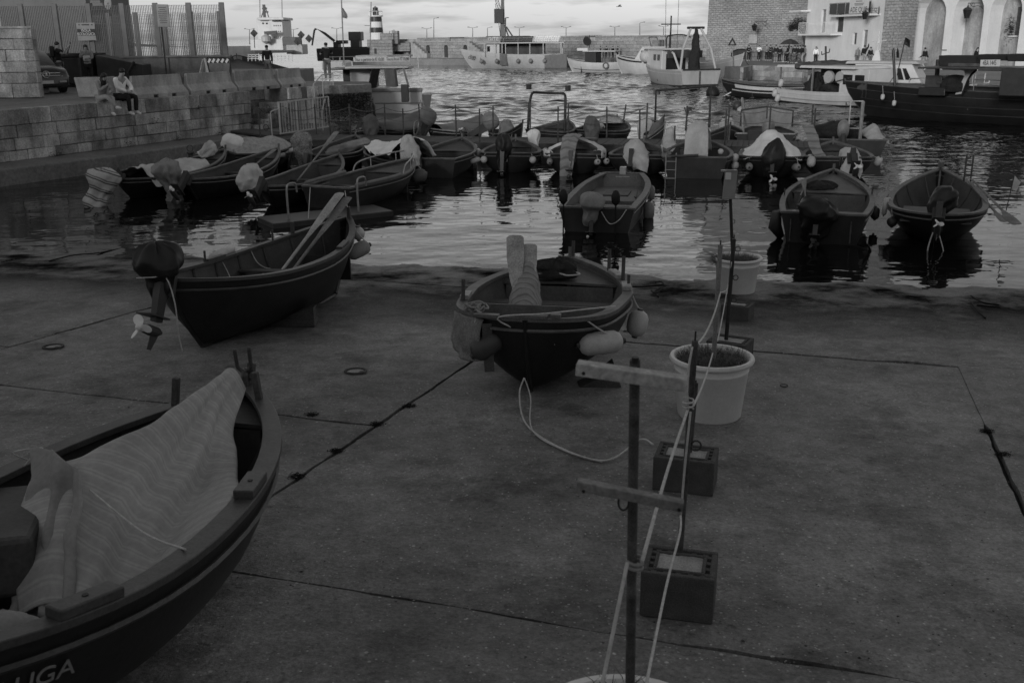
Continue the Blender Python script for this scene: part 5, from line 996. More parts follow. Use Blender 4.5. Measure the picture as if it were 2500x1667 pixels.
dm_ = drape([[h0, h0.lerp(h1, .5) + V((-.03, -.02, 0)), h1], [h0 + V((-.04, -.03, -.25)), h0.lerp(h1, .5) + V((-.07, -.05, -.25)), h1 + V((-.03, 0, -.22))], [h0 + V((-.02, -.03, -.42)), h0.lerp(h1, .5) + V((-.05, -.05, -.46)), h1 + V((-.02, 0, -.40))]], 7, .03, 8, 4); dm_.m = mq; dm_.build('sheet', 'wood', ruu, smooth=True, solid=.008)
bb_ = thing('hanging_plank', 'dark plank hanging at the left stern corner of the wide boat', 'plank', Ct.W(.02, .5, 1, .02)); MB(WM(bb_)).bar(Ct.W(.02, .92, 1, .03), Ct.W(.02, .92, 1, .03) + V((.02, -.03, -.5)), .10, .03, up=(0, 1, 0)).build('board', 'wood_dark', bb_, bevel=.004)
rg = Ct.L2W(-.02, 0, .16); rope('slack mooring line from the wide boat to the near post', [rg + V((0, 0, .12)), rg + V((-.05, -.1, -.02)), gp(1285, 1040) + V((0, 0, .02)), gp(1370, 1098) + V((0, 0, .015)), gp(1480, 1128) + V((0, 0, .015)), gp(1560, 1100) + V((0, 0, .10)), V((1.02, 6.72, 1.25))], .009, 'rope')
rope('second strand of the mooring line looped at the stern ring', [rg + V((0, 0, .12)), rg + V((.06, -.1, -.05)), gp(1300, 1055) + V((0, 0, .02)), gp(1380, 1104) + V((0, 0, .015)), gp(1470, 1131) + V((0, 0, .015))], .007, 'rope')
ch = thing('keel_chock', 'wedge chock beside the wide slipway boat', 'chock', gp(1478, 938)); MB().loft([[(-.3, -.12, 0), (.16, -.12, 0), (.16, .12, 0), (-.3, .12, 0)], [(-.1, -.12, .10), (.08, -.12, .26), (.08, .12, .26), (-.1, .12, .10)]]).build('wedge', 'wood_dark', ch, bevel=.01)
# ------------------------------------------------------------------ boats afloat between slipway and pontoon
DR = -.2
Dt = Boat('motor_skiff', 'grey square-bowed skiff afloat with a pale bag on its outboard', (1.87, 21.5), (2.98, 26.35), DR, 1.78, .74, 'punt', 'hull_mid', 'lining_grey', 'gunwale', sb=.10, ss=0, thw=(.30,), deck=0, bs=.92, gw=.13, floor=.45, strake=True)
q = Dt.P(.62, .7, 1); MB().box((Dt.L * .68, 0, .52), (2.4, 1.25, .06)).build('casting_deck', 'lining_grey', Dt.th, bevel=.01); MB().box((Dt.L * .66, -.05, .565), (.75, .62, .03)).build('hatch', 'lining', Dt.th, bevel=.01); MB().box((Dt.L * .44, 0, .42), (.05, 1.3, .25)).build('bulkhead', 'lining_grey', Dt.th)
mb = MB(); mb.box((Dt.L - .05, 0, .86), (.2, .16, .3)); mb.box((Dt.L - .14, 0, .72), (.06, .36, .12)); mb.build('bow_post', 'metal', Dt.th)
outboard(Dt, .08, R(14), z=.72, s=.95); c_ = Dt.L2W(-.16, .1, .72); bag('motor_cover', 'pale cloth bag tied over the outboard of the square-bowed skiff', c_, ((.10, -.42), (.16, -.25), (.20, .0), (.30, .14), (.27, .34), (.12, .44), (.02, .46)), (.1, -.12, 1), 'cloth_grey', 2, .05, sx=1.1)
for s, y0 in ((1, .72), (-1, -.42)):
    tf = thing('trim_paddle', ('black paddle standing on the left stern corner of the skiff', 'black paddle standing right of the outboard on the skiff')[s < 0], 'paddle', Dt.L2W(-.08, y0, .1)); MB().tube([(0, 0, 0), (0, 0, .75)], .018, 6).build('shaft', 'rubber', tf); MB().lathe([(.02, .70), (.10, .78), (.11, .92), (.06, 1.02), (.01, 1.04)], 12, Matrix.Diagonal((.9, .35, 1, 1))).build('blade', 'rubber', tf, smooth=True)
rope('cord looped across the stern of the square-bowed skiff', [Dt.L2W(-.14, -.12, .68), Dt.L2W(-.12, -.3, .42), Dt.L2W(-.12, -.5, .5), Dt.L2W(-.06, -.66, .74)], .012)
fender('dark fender high on the right side of the skiff', Dt.W(.86, .55, -1, .14), (0, 0, 1), .16, .5, 'plastic_grey', tie=Dt.W(.86, 1, -1)); fender('dark pear fender low on the right side of the skiff', Dt.W(.40, .5, -1, .15), (0, 0, 1), .17, .55, 'plastic_grey', tie=Dt.W(.40, 1, -1))
rope('dark cable curling over the deck of the skiff', [Dt.L2W(3.9, -.45, .9), Dt.L2W(3.5, -.5, .7), Dt.L2W(3.2, -.55, .62), Dt.L2W(2.4, -.6, .60), Dt.L2W(1.9, -.62, .7)], .014, 'rope_dark')
Et = Boat('motor_boat', 'dark transom boat afloat with a black bagged outboard, second from right', (6.33, 20.0), (8.0, 24.75), DR, 1.95, .80, 'transom', 'hull_dark', 'lining_grey', 'gunwale', sb=.30, ss=.02, thw=(.32,), deck=.62, bs=.84, gw=.10, ribs=5, tholes=((.45, 1), (.55, -1)))
MB().box((.5, 0, .55), (.04, 1.5, .12)).build('stern_rail', 'lining_grey', Et.th)
for y0 in (.62, -.55): mb = MB(); mb.tube([(-.09, y0, .62), (-.09, y0, .25)], .018, 5); mb.tube([(-.1 + .03 * cos(i * pi / 4), y0, .66 + .03 * sin(i * pi / 4)) for i in range(9)], .012, 4); mb.build('chain_plate', 'rust', Et.th)
outboard(Et, .12, R(30), z=.80, s=1.05, prop='metal_dark'); c_ = Et.L2W(-.10, .12, .72); bag('motor_cover', 'black ragged bag over the outboard of the boat second from right', c_, ((.16, -.55), (.22, -.35), (.26, -.1), (.34, .12), (.36, .32), (.22, .48), (.03, .52)), (.15, -.25, 1), 'cloth_black', 3, .09, sx=1.25)
nm = bag('fishing_net', 'dark net piled along the bow of the boat second from right', Et.L2W(3.55, .22, .78), ((.30, 0), (.32, .06), (.24, .14), (.1, .2), (.03, .22)), (-.1, .1, 1), 'net_dark', 5, .08, 18, 1.3, 'net', 8)
MB().box((2.5, .62, .72), (.9, .03, .30), Matrix.Rotation(.25, 3, 'X')).build('side_board', 'lining_grey', Et.th)
oar('oar laid inside the boat second from right', Et.L2W(1.5, .4, .55), Et.L2W(3.6, .62, 1.0), 'wood', .7, .06); fender('small dark fender on the right of the boat second from right', Et.W(.45, .62, -1, .12), (0, 0, 1), .13, .36, 'plastic_dark', tie=Et.W(.45, 1, -1))
cv = thing('rudder_board', 'curved dark board hung on the left of the boat second from right', 'board', Et.W(.10, .3, 1, .05)); MB(WM(cv)).tube([Et.W(.03, .95, 1, .1), Et.W(.05, .55, 1, .18), Et.W(.08, .25, 1, .12)], [.10, .14, .08], 8).build('board', 'hull_mid', cv, smooth=True)
bag('bait_bag', 'small pale plastic bag in the boat second from right', Et.L2W(.7, .62, .62), ((.03, 0), (.06, .04), (.05, .10), (.02, .13)), (0, 0, 1), 'cloth_pale', 2, .03, 12, 1, 'bag', 8)
Ft = Boat('motor_boat', 'dark round-sterned boat at the right with a raised outboard and oars', (8.42, 19.55), (10.45, 24.3), DR, 1.98, .80, 'round', 'hull_black', 'lining', 'gunwale', sb=.34, ss=.05, thw=(.40,), deck=0, gw=.10, ribs=6)
MB().box((1.35, 0, .62), (1.9, 1.35, .04)).build('stern_bench', 'lining', Ft.th, bevel=.02); outboard(Ft, -.05, R(52), x=.12, z=.92, s=1.0)
c_ = Ft.L2W(.32, -.05, .98); bag('motor_cover', 'black cloth over the raised outboard of the right-hand boat', c_, ((.14, -.3), (.24, -.1), (.32, .12), (.28, .36), (.10, .48), (.02, .5)), (.55, .2, 1), 'cloth_black', 7, .06)
mb = MB(); [mb.tube([(4.0, y0, 1.0), (4.0, y0, 1.62)], .02, 6) for y0 in (-.52, -.66)]; mb.bar((4.0, -.5, 1.38), (4.0, -.68, 1.38), .03, .05); mb.bar((4.0, -.5, 1.15), (4.0, -.68, 1.15), .03, .05); mb.build('line_frame', 'metal_dark', Ft.th)
MB().box((Ft.L - .08, 0, 1.24), (.09, .14, .12)).build('bow_block', 'gunwale_dark', Ft.th)
oar('oar with its blade over the right side of the round-sterned boat', Ft.L2W(3.6, -.66, 1.12), Ft.L2W(.75, -1.5, .62), 'wood', .85, .12); oar('second oar lying under the first on the round-sterned boat', Ft.L2W(3.7, -.58, 1.08), Ft.L2W(.85, -1.28, .64), 'wood', .7, .08)
pf = thing('marker_flag', 'small pale pennant over the right side of the round-sterned boat', 'flag', Ft.L2W(1.9, -1.35, .7)); MB().tube([(0, 0, 0), (.05, -.05, .75)], .010, 5).build('staff', 'metal_dark', pf); cl = drape([[V((.03, -.03, .45)), V((.15, -.02, .42))], [V((.05, -.05, .75)), V((.2, -.04, .6))]], 4, .02).build('pennant', 'cloth_pale', pf)
fender('dark round fender on the left of the round-sterned boat', Ft.W(.18, .60, 1, .12), (0, 0, 1), .15, .3, 'plastic_dark', tie=Ft.W(.18, 1, 1)); fender('pale cylinder fender on the left gunwale of the round-sterned boat', Ft.W(.30, .9, 1, .06), (.1, 0, 1), .07, .5, 'plastic_white', tie=Ft.W(.30, 1.02, 1))
rope('mooring rope hanging from the outboard of the round-sterned boat', [Ft.L2W(-.3, .02, .55), Ft.L2W(-.4, .08, .2), Ft.L2W(-.42, .02, -.1)], .014); rope('second rope hanging into the water behind the round-sterned boat', [Ft.L2W(-.3, -.1, .5), Ft.L2W(-.35, -.22, .15), Ft.L2W(-.3, -.2, -.1)], .012)
rope('cord slung over the left gunwale of the round-sterned boat', [Ft.W(.36, 1.02, 1, .1, 0), Ft.W(.36, 1.04, 1, -.04, .02), Ft.W(.37, .8, 1, -.12), Ft.W(.38, .6, 1, -.15)], .01)
Gt = Boat('rail_boat', 'slim dark boat with a bent steel bow rail, rightmost of the left group', (-4.62, 25.1), (-2.85, 29.3), DR, 1.75, .74, 'transom', 'hull_dark', 'lining', 'gunwale', sb=.22, ss=0, thw=(.34,), deck=.66, bs=.80, gw=.10)
mb = MB()
for sd_ in (1, -1):
    pts = [Gt.P(t, 1, sd_) + V((0, -sd_ * .06, h)) for t, h in ((.56, .02), (.60, .22), (.72, .28), (.86, .28), (.95, .26))]; mb.tube(spline(pts, 4), .02, 6)
    for t in (.72, .9): q = Gt.P(t, 1, sd_) + V((0, -sd_ * .06, 0)); mb.tube([q, q + V((0, 0, .28))], .015, 5)
mb.build('bow_rail', 'metal', Gt.th)
for sd_ in (1, -1): MB().tube([Gt.P(t, 1, sd_) + V((0, 0, .05)) for t in (.05, .2, .35, .5)], .05, 8).build('side_tube', 'tarp_mid', Gt.th, smooth=True)
fender('big dark buoy at the bow of the bow-rail boat', Gt.W(.92, .50, -1, .28, .05), (1, .3, .2), .26, .62, 'tarp', tie=Gt.W(.9, 1, -1))
rf = thing('floating_platform', 'low floating plank platform with hoop handrails behind the bow-rail boat', 'platform', (-4.4, 23.6, 0), R(32)); MB().box((0, 0, .04), (3.0, 1.15, .16)).build('deck', 'hull_mid', rf, bevel=.02)
for x0 in (-1.0, .75): MB().tube(spline([(x0, -.2, .1), (x0, -.2, .78), (x0 + .08, -.18, .92), (x0 + .25, -.1, .9), (x0 + .3, -.05, .7)], 4), .025, 6).build('hoop_rail', 'metal', rf)
rope('mooring line from the bow-rail boat to the platform, nearer', [Gt.W(.02, 1, 1, -.2), LM(rf) @ V((-.6, -.4, .12))], .010); rope('mooring line from the bow-rail boat to the platform, farther right', [Gt.W(.04, 1, -1, -.3), LM(rf) @ V((.4, -.4, .12))], .010)
G2 = 'small boats in the harbour'
Ht = Boat('rowing_boat', 'dark open boat with a raised oar left of the bow-rail boat', (-6.1, 25.0), (-4.98, 29.4), DR, 1.62, .74, 'round', 'hull_black', 'lining', 'gunwale', sb=.34, ss=.05, thw=(.35, .6), deck=.84)
oar('oar slanting up from the bow of the open boat in the left group', Ht.L2W(2.3, .3, .6), Ht.L2W(4.35, -.05, 1.75), 'wood', .9, .10); bag('rope_coil', 'coil of rope on the thwart of the open boat in the left group', Ht.L2W(2.35, -.45, .58), ((.06, 0), (.14, .03), (.15, .1), (.05, .14)), (0, 0, 1), 'cloth_grey', 2, .06, 14, 1, 'rope')
outboard(Ht, .1, R(50), x=.1, z=.84, s=1.05); bag('motor_cover', 'pale creased hood over the outboard of the raised-oar boat', atz(612, 452, .55), ((.30, -.12), (.36, .05), (.36, .25), (.26, .45), (.04, .54)), (-.25, .1, 1), 'cloth_pale', 41, .10, bs_=1.1)
It = Boat('motor_boat', 'dark open boat with folded pale cloth aboard, third from the left wall', (-8.55, 26.5), (-7.15, 31.2), DR, 1.58, .74, 'round', 'hull_dark', 'lining', 'gunwale', sb=.36, ss=.05, thw=(.35, .6), deck=.84)
outboard(It, 0, R(48), x=.1, z=.82, s=1.05); bag('motor_cover', 'creased grey bag over the outboard between the two leftmost boats', atz(420, 443, .52), ((.26, -.65), (.24, -.4), (.22, -.12), (.28, .12), (.32, .32), (.26, .5), (.08, .58), (.02, .6)), (-.05, -.1, 1), 'cloth_grey', 9, .12, 22, 1.1, bs_=1.15)
oar('pale oar lying in the third boat from the left wall', It.L2W(2.2, -.3, .62), It.L2W(4.5, -.1, 1.1), 'wood', .8, .08)
Jt = Boat('motor_boat', 'leftmost small boat with pale sheets thrown over it', (-10.45, 26.8), (-8.85, 31.4), DR, 1.6, .72, 'round', 'hull_dark', 'lining', 'gunwale', sb=.34, ss=.05, thw=(.35, .6), deck=.84)
net = [[Jt.L2W(x, y, z + random.uniform(-.02, .05)) for y, z in ((.78, .60), (.4, .86), (0, .95), (-.4, .88), (-.8, .52))] for x in (.55, 1.1, 1.7, 2.2, 2.8, 3.3)]
cloth('pale creased sheets over the leftmost small boat', net, 'cloth_pale', 6, .12, 3.0, 2)
outboard(Jt, 0, R(55), x=.05, z=.85, s=1.2, prop=None); c_ = atz(247, 462, .42); bag('motor_cover', 'boldly striped blanket over the outboard of the leftmost boat', c_, ((.08, -.95), (.20, -.72), (.27, -.42), (.24, -.15), (.30, .05), (.37, .28), (.30, .48), (.10, .58), (.02, .6)), (.38, .25, 1), 'stripe_cloth', 11, .07, 20, 1.1, bs_=1.12)
bag('motor_cover', 'patterned cloth bundle at the bow of the leftmost boat', Jt.W(.86, 1.0, 1, -.2, .12), ((.1, -.3), (.2, -.15), (.25, .1), (.2, .3), (.05, .4)), (.6, .5, .5), 'cloth_pale', 12, .08)
# second row by the pontoon, left
st, bw = bp((560, 376), (715, 350), .55, .75); Kt = Boat('covered_boat', 'dark boat under a peaked pale net at the ledge', st, bw, DR, 1.8, .78, 'transom', 'hull_black', 'lining', 'gunwale_dark', sb=.12, ss=.02, thw=(.4,), deck=.84)
L = Kt.L; net = [[Kt.L2W(L * t, y * w_, z) for y, z in ((-.92, .72), (-.5, .86 + h * .5), (0, .9 + h), (.5, .86 + h * .5), (.92, .72))] for t, w_, h in ((.02, .75, .02), (.25, .9, .35), (.5, .92, .30), (.72, .8, .34), (.95, .35, .05))]
cloth('peaked pale net spread over the boat at the ledge', net, 'net_pale', 6, .03, 4, 6)
outboard(Kt, 0, R(60), x=.02, z=.85, s=1.2); bag('motor_cover', 'smooth white hood over the outboard nearest the quay ledge', Kt.L2W(.12, .0, 1.02), ((.32, -.18), (.36, 0), (.34, .2), (.22, .36), (.03, .42)), (.35, -.1, 1), 'cloth_white', 14, .04, 18, 1.2)
fender('white cylinder fender at the bow of the net-covered boat', Kt.W(.86, .9, -1, .12), (1, -.3, .3), .10, .48); fender('dark cylinder fender beside the white one on the net-covered boat', Kt.W(.62, .85, -1, .12), (1, -.2, .1), .10, .48, 'plastic_grey'); fender('white ball fender below the white hood by the ledge', Kt.W(.02, .55, 1, .2), (0, 0, 1), .2, .4)
st, bw = bp((775, 379), (868, 330), .6, .9); Lt = Boat('motor_boat', 'dark boat with rolled nets inside, bow towards the gangway', st, bw, DR, 1.75, .76, 'round', 'hull_dark', 'lining', 'gunwale', sb=.34, ss=.05, thw=(.35,), deck=.84)
bag('motor_cover', 'speckled cloth over the outboard right of the net-covered boat', atz(737, 366, .75), ((.10, -.62), (.20, -.4), (.30, -.1), (.34, .2), (.36, .42), (.22, .6), (.03, .66)), (.02, 0, 1), 'cloth_pattern', 15, .07, 20, 1.1); outboard(Lt, .25, R(20), x=-.1, z=.8, s=1.1, prop=None)
bag('sail_roll', 'rolled pale canvas inside the boat near the gangway', Lt.L2W(Lt.L * .72, .0, .75), ((.05, -.9), (.16, -.7), (.18, 0), (.15, .7), (.04, .9)), (1, -.15, .25), 'cloth_grey', 3, .05, 14, 1, 'canvas'); fender('white fender on the right bow of the boat near the gangway', Lt.W(.80, .85, -1, .12), (.4, .6, .6), .10, .34)
st, bw = bp((1000, 386), (915, 350), .6, .7); Mt = Boat('covered_boat', 'dark boat under a big white tarpaulin left of the middle', st, bw, DR, 1.7, .74, 'transom', 'hull_dark', 'lining', 'gunwale_dark', sb=.1, ss=0, thw=(.4,), deck=.84)
L = Mt.L; net = [[Mt.L2W(L * t, y, z) for y, z in r_] for t, r_ in ((-.02, ((.7, .95), (.3, 1.25), (-.1, 1.45), (-.5, 1.30), (-.85, .85))), (.22, ((.8, .86), (.4, 1.1), (0, 1.25), (-.45, 1.1), (-.9, .7))), (.5, ((.75, .84), (.4, .95), (0, 1.0), (-.4, .95), (-.9, .62))), (.8, ((.55, .85), (.3, .95), (0, .98), (-.3, .95), (-.75, .5))), (1.05, ((.3, .8), (.15, .9), (0, .95), (-.2, .85), (-.45, .35))))]
cloth('big white tarpaulin over the boat left of the middle', net, 'cloth_white', 7, .10, 2.6, 7); outboard(Mt, -.2, R(20), z=.85, s=1.2, prop=None); bag('motor_cover', 'white hood over the outboard right of the big tarpaulin', atz(1002, 375, .75), ((.28, -.45), (.36, -.2), (.38, .1), (.30, .42), (.16, .62), (.03, .66)), (-.1, 0, 1), 'cloth_pale', 17, .07)
st, bw = bp((1052, 384), (1128, 338), .62, .85); Nt = Boat('open_boat', 'empty grey open boat with three white fenders by the pontoon', st, bw, DR, 1.85, .78, 'transom', 'hull_mid', 'lining', 'gunwale', sb=.30, ss=0, thw=(.35,), deck=.62, bs=.85)
fender('white cylinder fender low on the side of the empty grey boat', Nt.W(.42, .72, -1, .12), (.5, .4, .1), .11, .5, tie=Nt.W(.42, 1, -1)); fender('white fender hanging upright at the bow of the empty grey boat', Nt.W(.72, .45, -1, .14), (0, 0, 1), .12, .75, tie=Nt.W(.72, 1, -1)); fender('white cylinder fender nearest the pontoon on the empty grey boat', Nt.W(.90, .8, -1, .16), (.5, .4, .1), .12, .42, tie=Nt.W(.9, 1, -1))
# row moored stern-on in front of the pontoon
row = [('O', 'dark round boat with two tall motor bags, first of the middle row', (1238, 377), (1259, 339), 1.92, 'round', 'hull_dark', 'gunwale'), ('P', 'dark boat with a striped towel hung over its stern motor', (1396, 380), (1414, 344), 1.85, 'round', 'hull_dark', 'gunwale'), ('Q', 'dark boat with a big pale hood over its motor in the middle row', (1555, 382), (1572, 346), 1.9, 'round', 'hull_dark', 'gunwale'),
       ('R', 'larger dark boat with a tall pale cover and a stern ladder', (1697, 388), (1712, 338), 2.15, 'transom', 'hull_mid', 'gunwale'), ('S', 'dark boat under a peaked white sheet in the middle row', (1889, 388), (1880, 342), 1.95, 'round', 'hull_black', 'gunwale_dark'), ('T', 'dark boat with a pale cloth and tilted propeller, end of the middle row', (2054, 388), (2034, 346), 2.05, 'round', 'hull_dark', 'gunwale')]
RW = {}
for k, lab, ps, pb, B_, kd, hl, gn in row:
    st, bw = bp(ps, pb, .58, .88); RW[k] = Boat('motor_boat', lab, st, bw, DR, B_, .78, kd, hl, 'lining', gn, sb=.32, ss=.05, thw=(.4, .62), deck=.78, bs=.88, gw=.10)
O, P, Q_, Rr, S_, T_ = [RW[k] for k in 'OPQRST']
outboard(O, .12, R(15), x=.05, z=.85, s=1.2, prop=None); bag('motor_cover', 'tall black bag over the motor of the first middle-row boat', O.L2W(.02, .14, .80), ((.16, -.62), (.22, -.4), (.26, -.05), (.33, .2), (.32, .45), (.22, .66), (.03, .74)), (.08, 0, 1), 'cloth_black', 21, .06); bag('motor_cover', 'white tied bag standing in the first middle-row boat', O.L2W(2.0, -.62, .78), ((.14, -.25), (.14, 0), (.17, .2), (.22, .42), (.22, .58), (.1, .68), (.02, .7)), (-.1, .12, 1), 'cloth_white', 22, .06)
for lab, t, s, mt in (('white ball fender right of the first middle-row boat stern', .12, -1, 'plastic_white'), ('pale ball fender left of the first middle-row boat stern', .12, 1, 'cloth_pale'), ('upper white fender on the left of the first middle-row boat', .5, 1, 'plastic_white'), ('upper white fender on the right of the first middle-row boat', .55, -1, 'plastic_white')): fender(lab, O.W(t, .72 if t < .3 else .9, s, .16), (0, 0, 1), .155 if t < .3 else .12, .31 if t < .3 else .38, mt, tie=O.W(t, 1, s))
outboard(P, 0, R(20), x=.05, z=.85, s=1.1, prop=None); net = [[P.L2W(x, y0 + w_ * k, z + (.06 if k == 0 else -.02)) for k in (-1, 0, 1)] for x, y0, w_, z in ((1.0, .08, .28, 1.30), (.45, .10, .26, 1.28), (.05, .10, .24, 1.12), (-.22, .10, .22, .78), (-.34, .12, .20, .38), (-.36, .14, .16, -.02))]
cloth('wavy striped towel hung over the motor in the middle row', net, 'towel_stripe', 6, .08, 4, 3, su=.7); net = [[P.L2W(P.L * t, y, z) for y, z in ((-.05, z0), (.35, z0 - .08), (.8 * w_, z0 - .35))] for t, w_, z0 in ((.3, 1, 1.0), (.5, 1, 1.08), (.72, .8, 1.22), (.92, .3, 1.32))]
cloth('pale sheet along the left gunwale of the towel boat', [[P.W(t, 1.0, 1, -.10, .05), P.W(t, 1.05, 1, .0, .06), P.W(t, .9, 1, .05, .0)] for t in (.12, .3, .5, .7, .9)], 'cloth_white', 5, .04, 5, 4); cloth('pale sheet along the right gunwale of the towel boat', [[P.W(t, 1.0, -1, -.22, .10), P.W(t, 1.05, -1, .0, .06), P.W(t, .85, -1, .05, .0)] for t in (.2, .4, .6, .8, .95)], 'cloth_pale', 5, .05, 5, 5)
MB().box((2.0, -.15, .85), (.5, .7, .55)).build('console', 'lining', P.th, bevel=.04)
for lab, t, s in (('white fender low on the right of the towel boat', .14, -1), ('round white fender farther along the right of the towel boat', .38, -1), ('grey fender on the left of the towel boat', .12, 1)): fender(lab, P.W(t, .7, s, .13), (.1, s, .25), .13, .36, 'plastic_white' if s < 0 else 'cloth_grey', tie=P.W(t, 1, s))
outboard(Q_, .15, R(35), x=.05, z=.85, s=1.2, prop='metal_dark'); net = [[Q_.L2W(x, y, z) for x, y, z in r_] for r_ in (((.9, .62, .95), (.95, .35, 1.15), (.95, 0, 1.15), (.9, -.4, .95)), ((.55, .62, 1.15), (.6, .35, 1.55), (.6, 0, 1.5), (.5, -.42, 1.05)), ((.05, .62, 1.0), (.05, .35, 1.38), (.05, -.05, 1.30), (0, -.50, .95)), ((-.3, .40, .72), (-.36, .2, .95), (-.38, -.2, .85), (-.30, -.55, .70)), ((-.42, .1, .38), (-.5, -.1, .48), (-.5, -.3, .40), (-.40, -.5, .32)))]
cloth('big pale hood over the motor in the middle row', net, 'cloth_pale', 7, .07, 3, 9, shr=(.74, .74, .74)); net = [[Q_.L2W(x, y, z) for x, y, z in r_] for r_ in (((1.5, -.3, .75), (1.6, -.6, .8), (1.6, -.9, .74)), ((2.1, -.5, .98), (2.1, -.75, 1.05), (2.1, -.95, .9)), ((2.8, -.55, 1.35), (2.8, -.72, 1.42), (2.8, -.85, 1.1)))]
cloth('small pale sheet propped in the hooded boat of the middle row', net, 'cloth_pale', 6, .06, 4, 10); MB().tube([(2.3, -.86, .8), (2.4, -.86, 1.5)], .025, 6).build('pole', 'wood_dark', Q_.th)
net = [[Rr.L2W(x, y, z) for x, y, z in r_] for r_ in (((.35, .42, .80), (.35, .15, .82), (.35, -.15, .82), (.35, -.42, .80)), ((.5, .40, 1.4), (.45, .15, 1.45), (.45, -.15, 1.45), (.5, -.40, 1.4)), ((.75, .34, 1.95), (.7, .14, 2.02), (.7, -.14, 2.02), (.75, -.34, 1.95)), ((1.2, .25, 2.05), (1.2, .1, 2.14), (1.2, -.1, 2.14), (1.2, -.25, 2.05)), ((1.8, .38, 1.6), (1.8, .14, 1.66), (1.8, -.14, 1.66), (1.8, -.38, 1.6)), ((2.2, .45, .8), (2.2, .2, .8), (2.2, -.2, .8), (2.2, -.45, .8)))]
cloth('tall pale cover standing in the ladder boat', net, 'cloth_pale', 6, .06, 2.5, 11, shr=(.86, .8, .72)); ld = thing('stern_ladder', 'small steel ladder on the left stern of the ladder boat', 'ladder', Rr.L2W(-.1, .7, -.1))
for y0 in (-.15, .15): MB(WM(ld)).tube([Rr.L2W(-.12, .70 + y0, .05), Rr.L2W(-.1, .70 + y0, .95)], .02, 6).build('stile', 'metal', ld)
for z in (.2, .45, .7): MB(WM(ld)).tube([Rr.L2W(-.11, .55, z), Rr.L2W(-.11, .85, z)], .015, 6).build('rung', 'metal', ld)
MB().tube([(-.12, .7, .85), (-.12, -.1, .9)], .04, 8).build('tiller', 'gunwale_dark', Rr.th); mb = MB(); mb.tube(spline([(.1, .95, .8), (.1, 1.0, 1.15), (.5, 1.0, 1.35), (1.2, 1.02, 1.38)], 4), .02, 6); mb.build('grab_rail', 'metal', Rr.th)
fender('white ball fender hanging on the right of the ladder boat', Rr.W(.32, .62, -1, .18), (0, 0, 1), .17, .34, tie=Rr.W(.3, 1, -1)); fender('flat round white fender inside the ladder boat stern', Rr.L2W(.5, -.72, .95), (1, .2, .1), .12, .24)
net = [[S_.L2W(x, y * w_, z0 + h * (1 - abs(y) ** 1.2)) for y in (-1, -.5, 0, .5, 1)] for x, w_, z0, h in ((.1, .85, .72, .30), (.9, 1.0, .75, .75), (1.8, .95, .8, .95), (2.8, .7, .9, .6), (3.5, .3, 1.05, .2))]
cloth('peaked white sheet over the middle-row boat right of the sign', net, 'cloth_white', 7, .10, 3, 12, shr=(.94, .94, .72)); outboard(S_, .05, R(28), x=.05, z=.85, s=1.2); bag('motor_cover', 'black peaked hood over the motor in front of the white sheet', S_.L2W(-.05, .05, .70), ((.18, -.5), (.25, -.25), (.34, 0), (.34, .3), (.22, .6), (.04, .82)), (.2, -.05, 1), 'cloth_black', 25, .05, 16, 1.2)
for lab, t, s in (('white ball fender right of the white-sheet boat', .3, -1), ('pale fender left of the white-sheet boat', .3, 1), ('low grey fender on the left of the white-sheet boat', .1, 1), ('low grey fender on the right of the white-sheet boat', .1, -1)): fender(lab, S_.W(t, .9 if t > .2 else .62, s, .15), (.3, 0, 1) if t > .2 else (.2, s, .1), .15, .34 if t > .2 else .42, 'plastic_white' if t > .2 else 'cloth_grey', tie=S_.W(t, 1, s))
outboard(T_, -.3, R(50), x=.05, z=.88, s=1.25); net = [[T_.L2W(x, -.32 + y, z) for y, z in r_] for x, r_ in ((.75, ((-.36, 1.05), (-.1, 1.35), (.25, 1.35), (.45, 1.0))), (.35, ((-.38, 1.1), (-.1, 1.42), (.25, 1.4), (.45, 1.0))), (0, ((-.38, .9), (-.1, 1.2), (.22, 1.1), (.42, .7))), (-.25, ((-.35, .55), (-.15, .8), (.15, .6), (.36, .3))), (-.3, ((-.3, .3), (-.12, .5), (.12, .2), (.3, .0))))]
cloth('pale cloth over the motor of the end boat in the middle row', net, 'cloth_pale', 7, .06, 4, 13, shr=(.74, .74, .74)); net = [[T_.L2W(x, y0 + w_ * k, z) for k in (-1, 0, 1)] for x, y0, w_, z in ((.3, .55, .16, .82), (1.2, .62, .17, .98), (2.2, .62, .18, 1.25), (3.0, .70, .18, 1.5))]
cloth('long pale striped strip slanting over the end boat', net, 'towel_stripe', 6, .04, 4, 14, su=.5); net = [[T_.W(.08, 1.02, 1, -.2 - k * .12, .02), T_.W(.04, .9, 1, -.25 - k * .14, -.08), T_.W(.03, .7, 1, -.35 - k * .16, -.1)] for k in range(4)]
cloth('ragged pale cloth hanging at the stern of the end boat', net, 'cloth_grey', 5, .06, 6, 15)
for lab, t, s, r_ in (('big white oval fender left of the end boat stern', .10, 1, .17), ('white ball fender left of the end boat', .42, 1, .14), ('white fender right of the end boat', .35, -1, .15)): fender(lab, T_.W(t, .82, s, .17), (.2, s * .5, 1), r_, r_ * 2.5, 'plastic_white', tie=T_.W(t, 1, s))
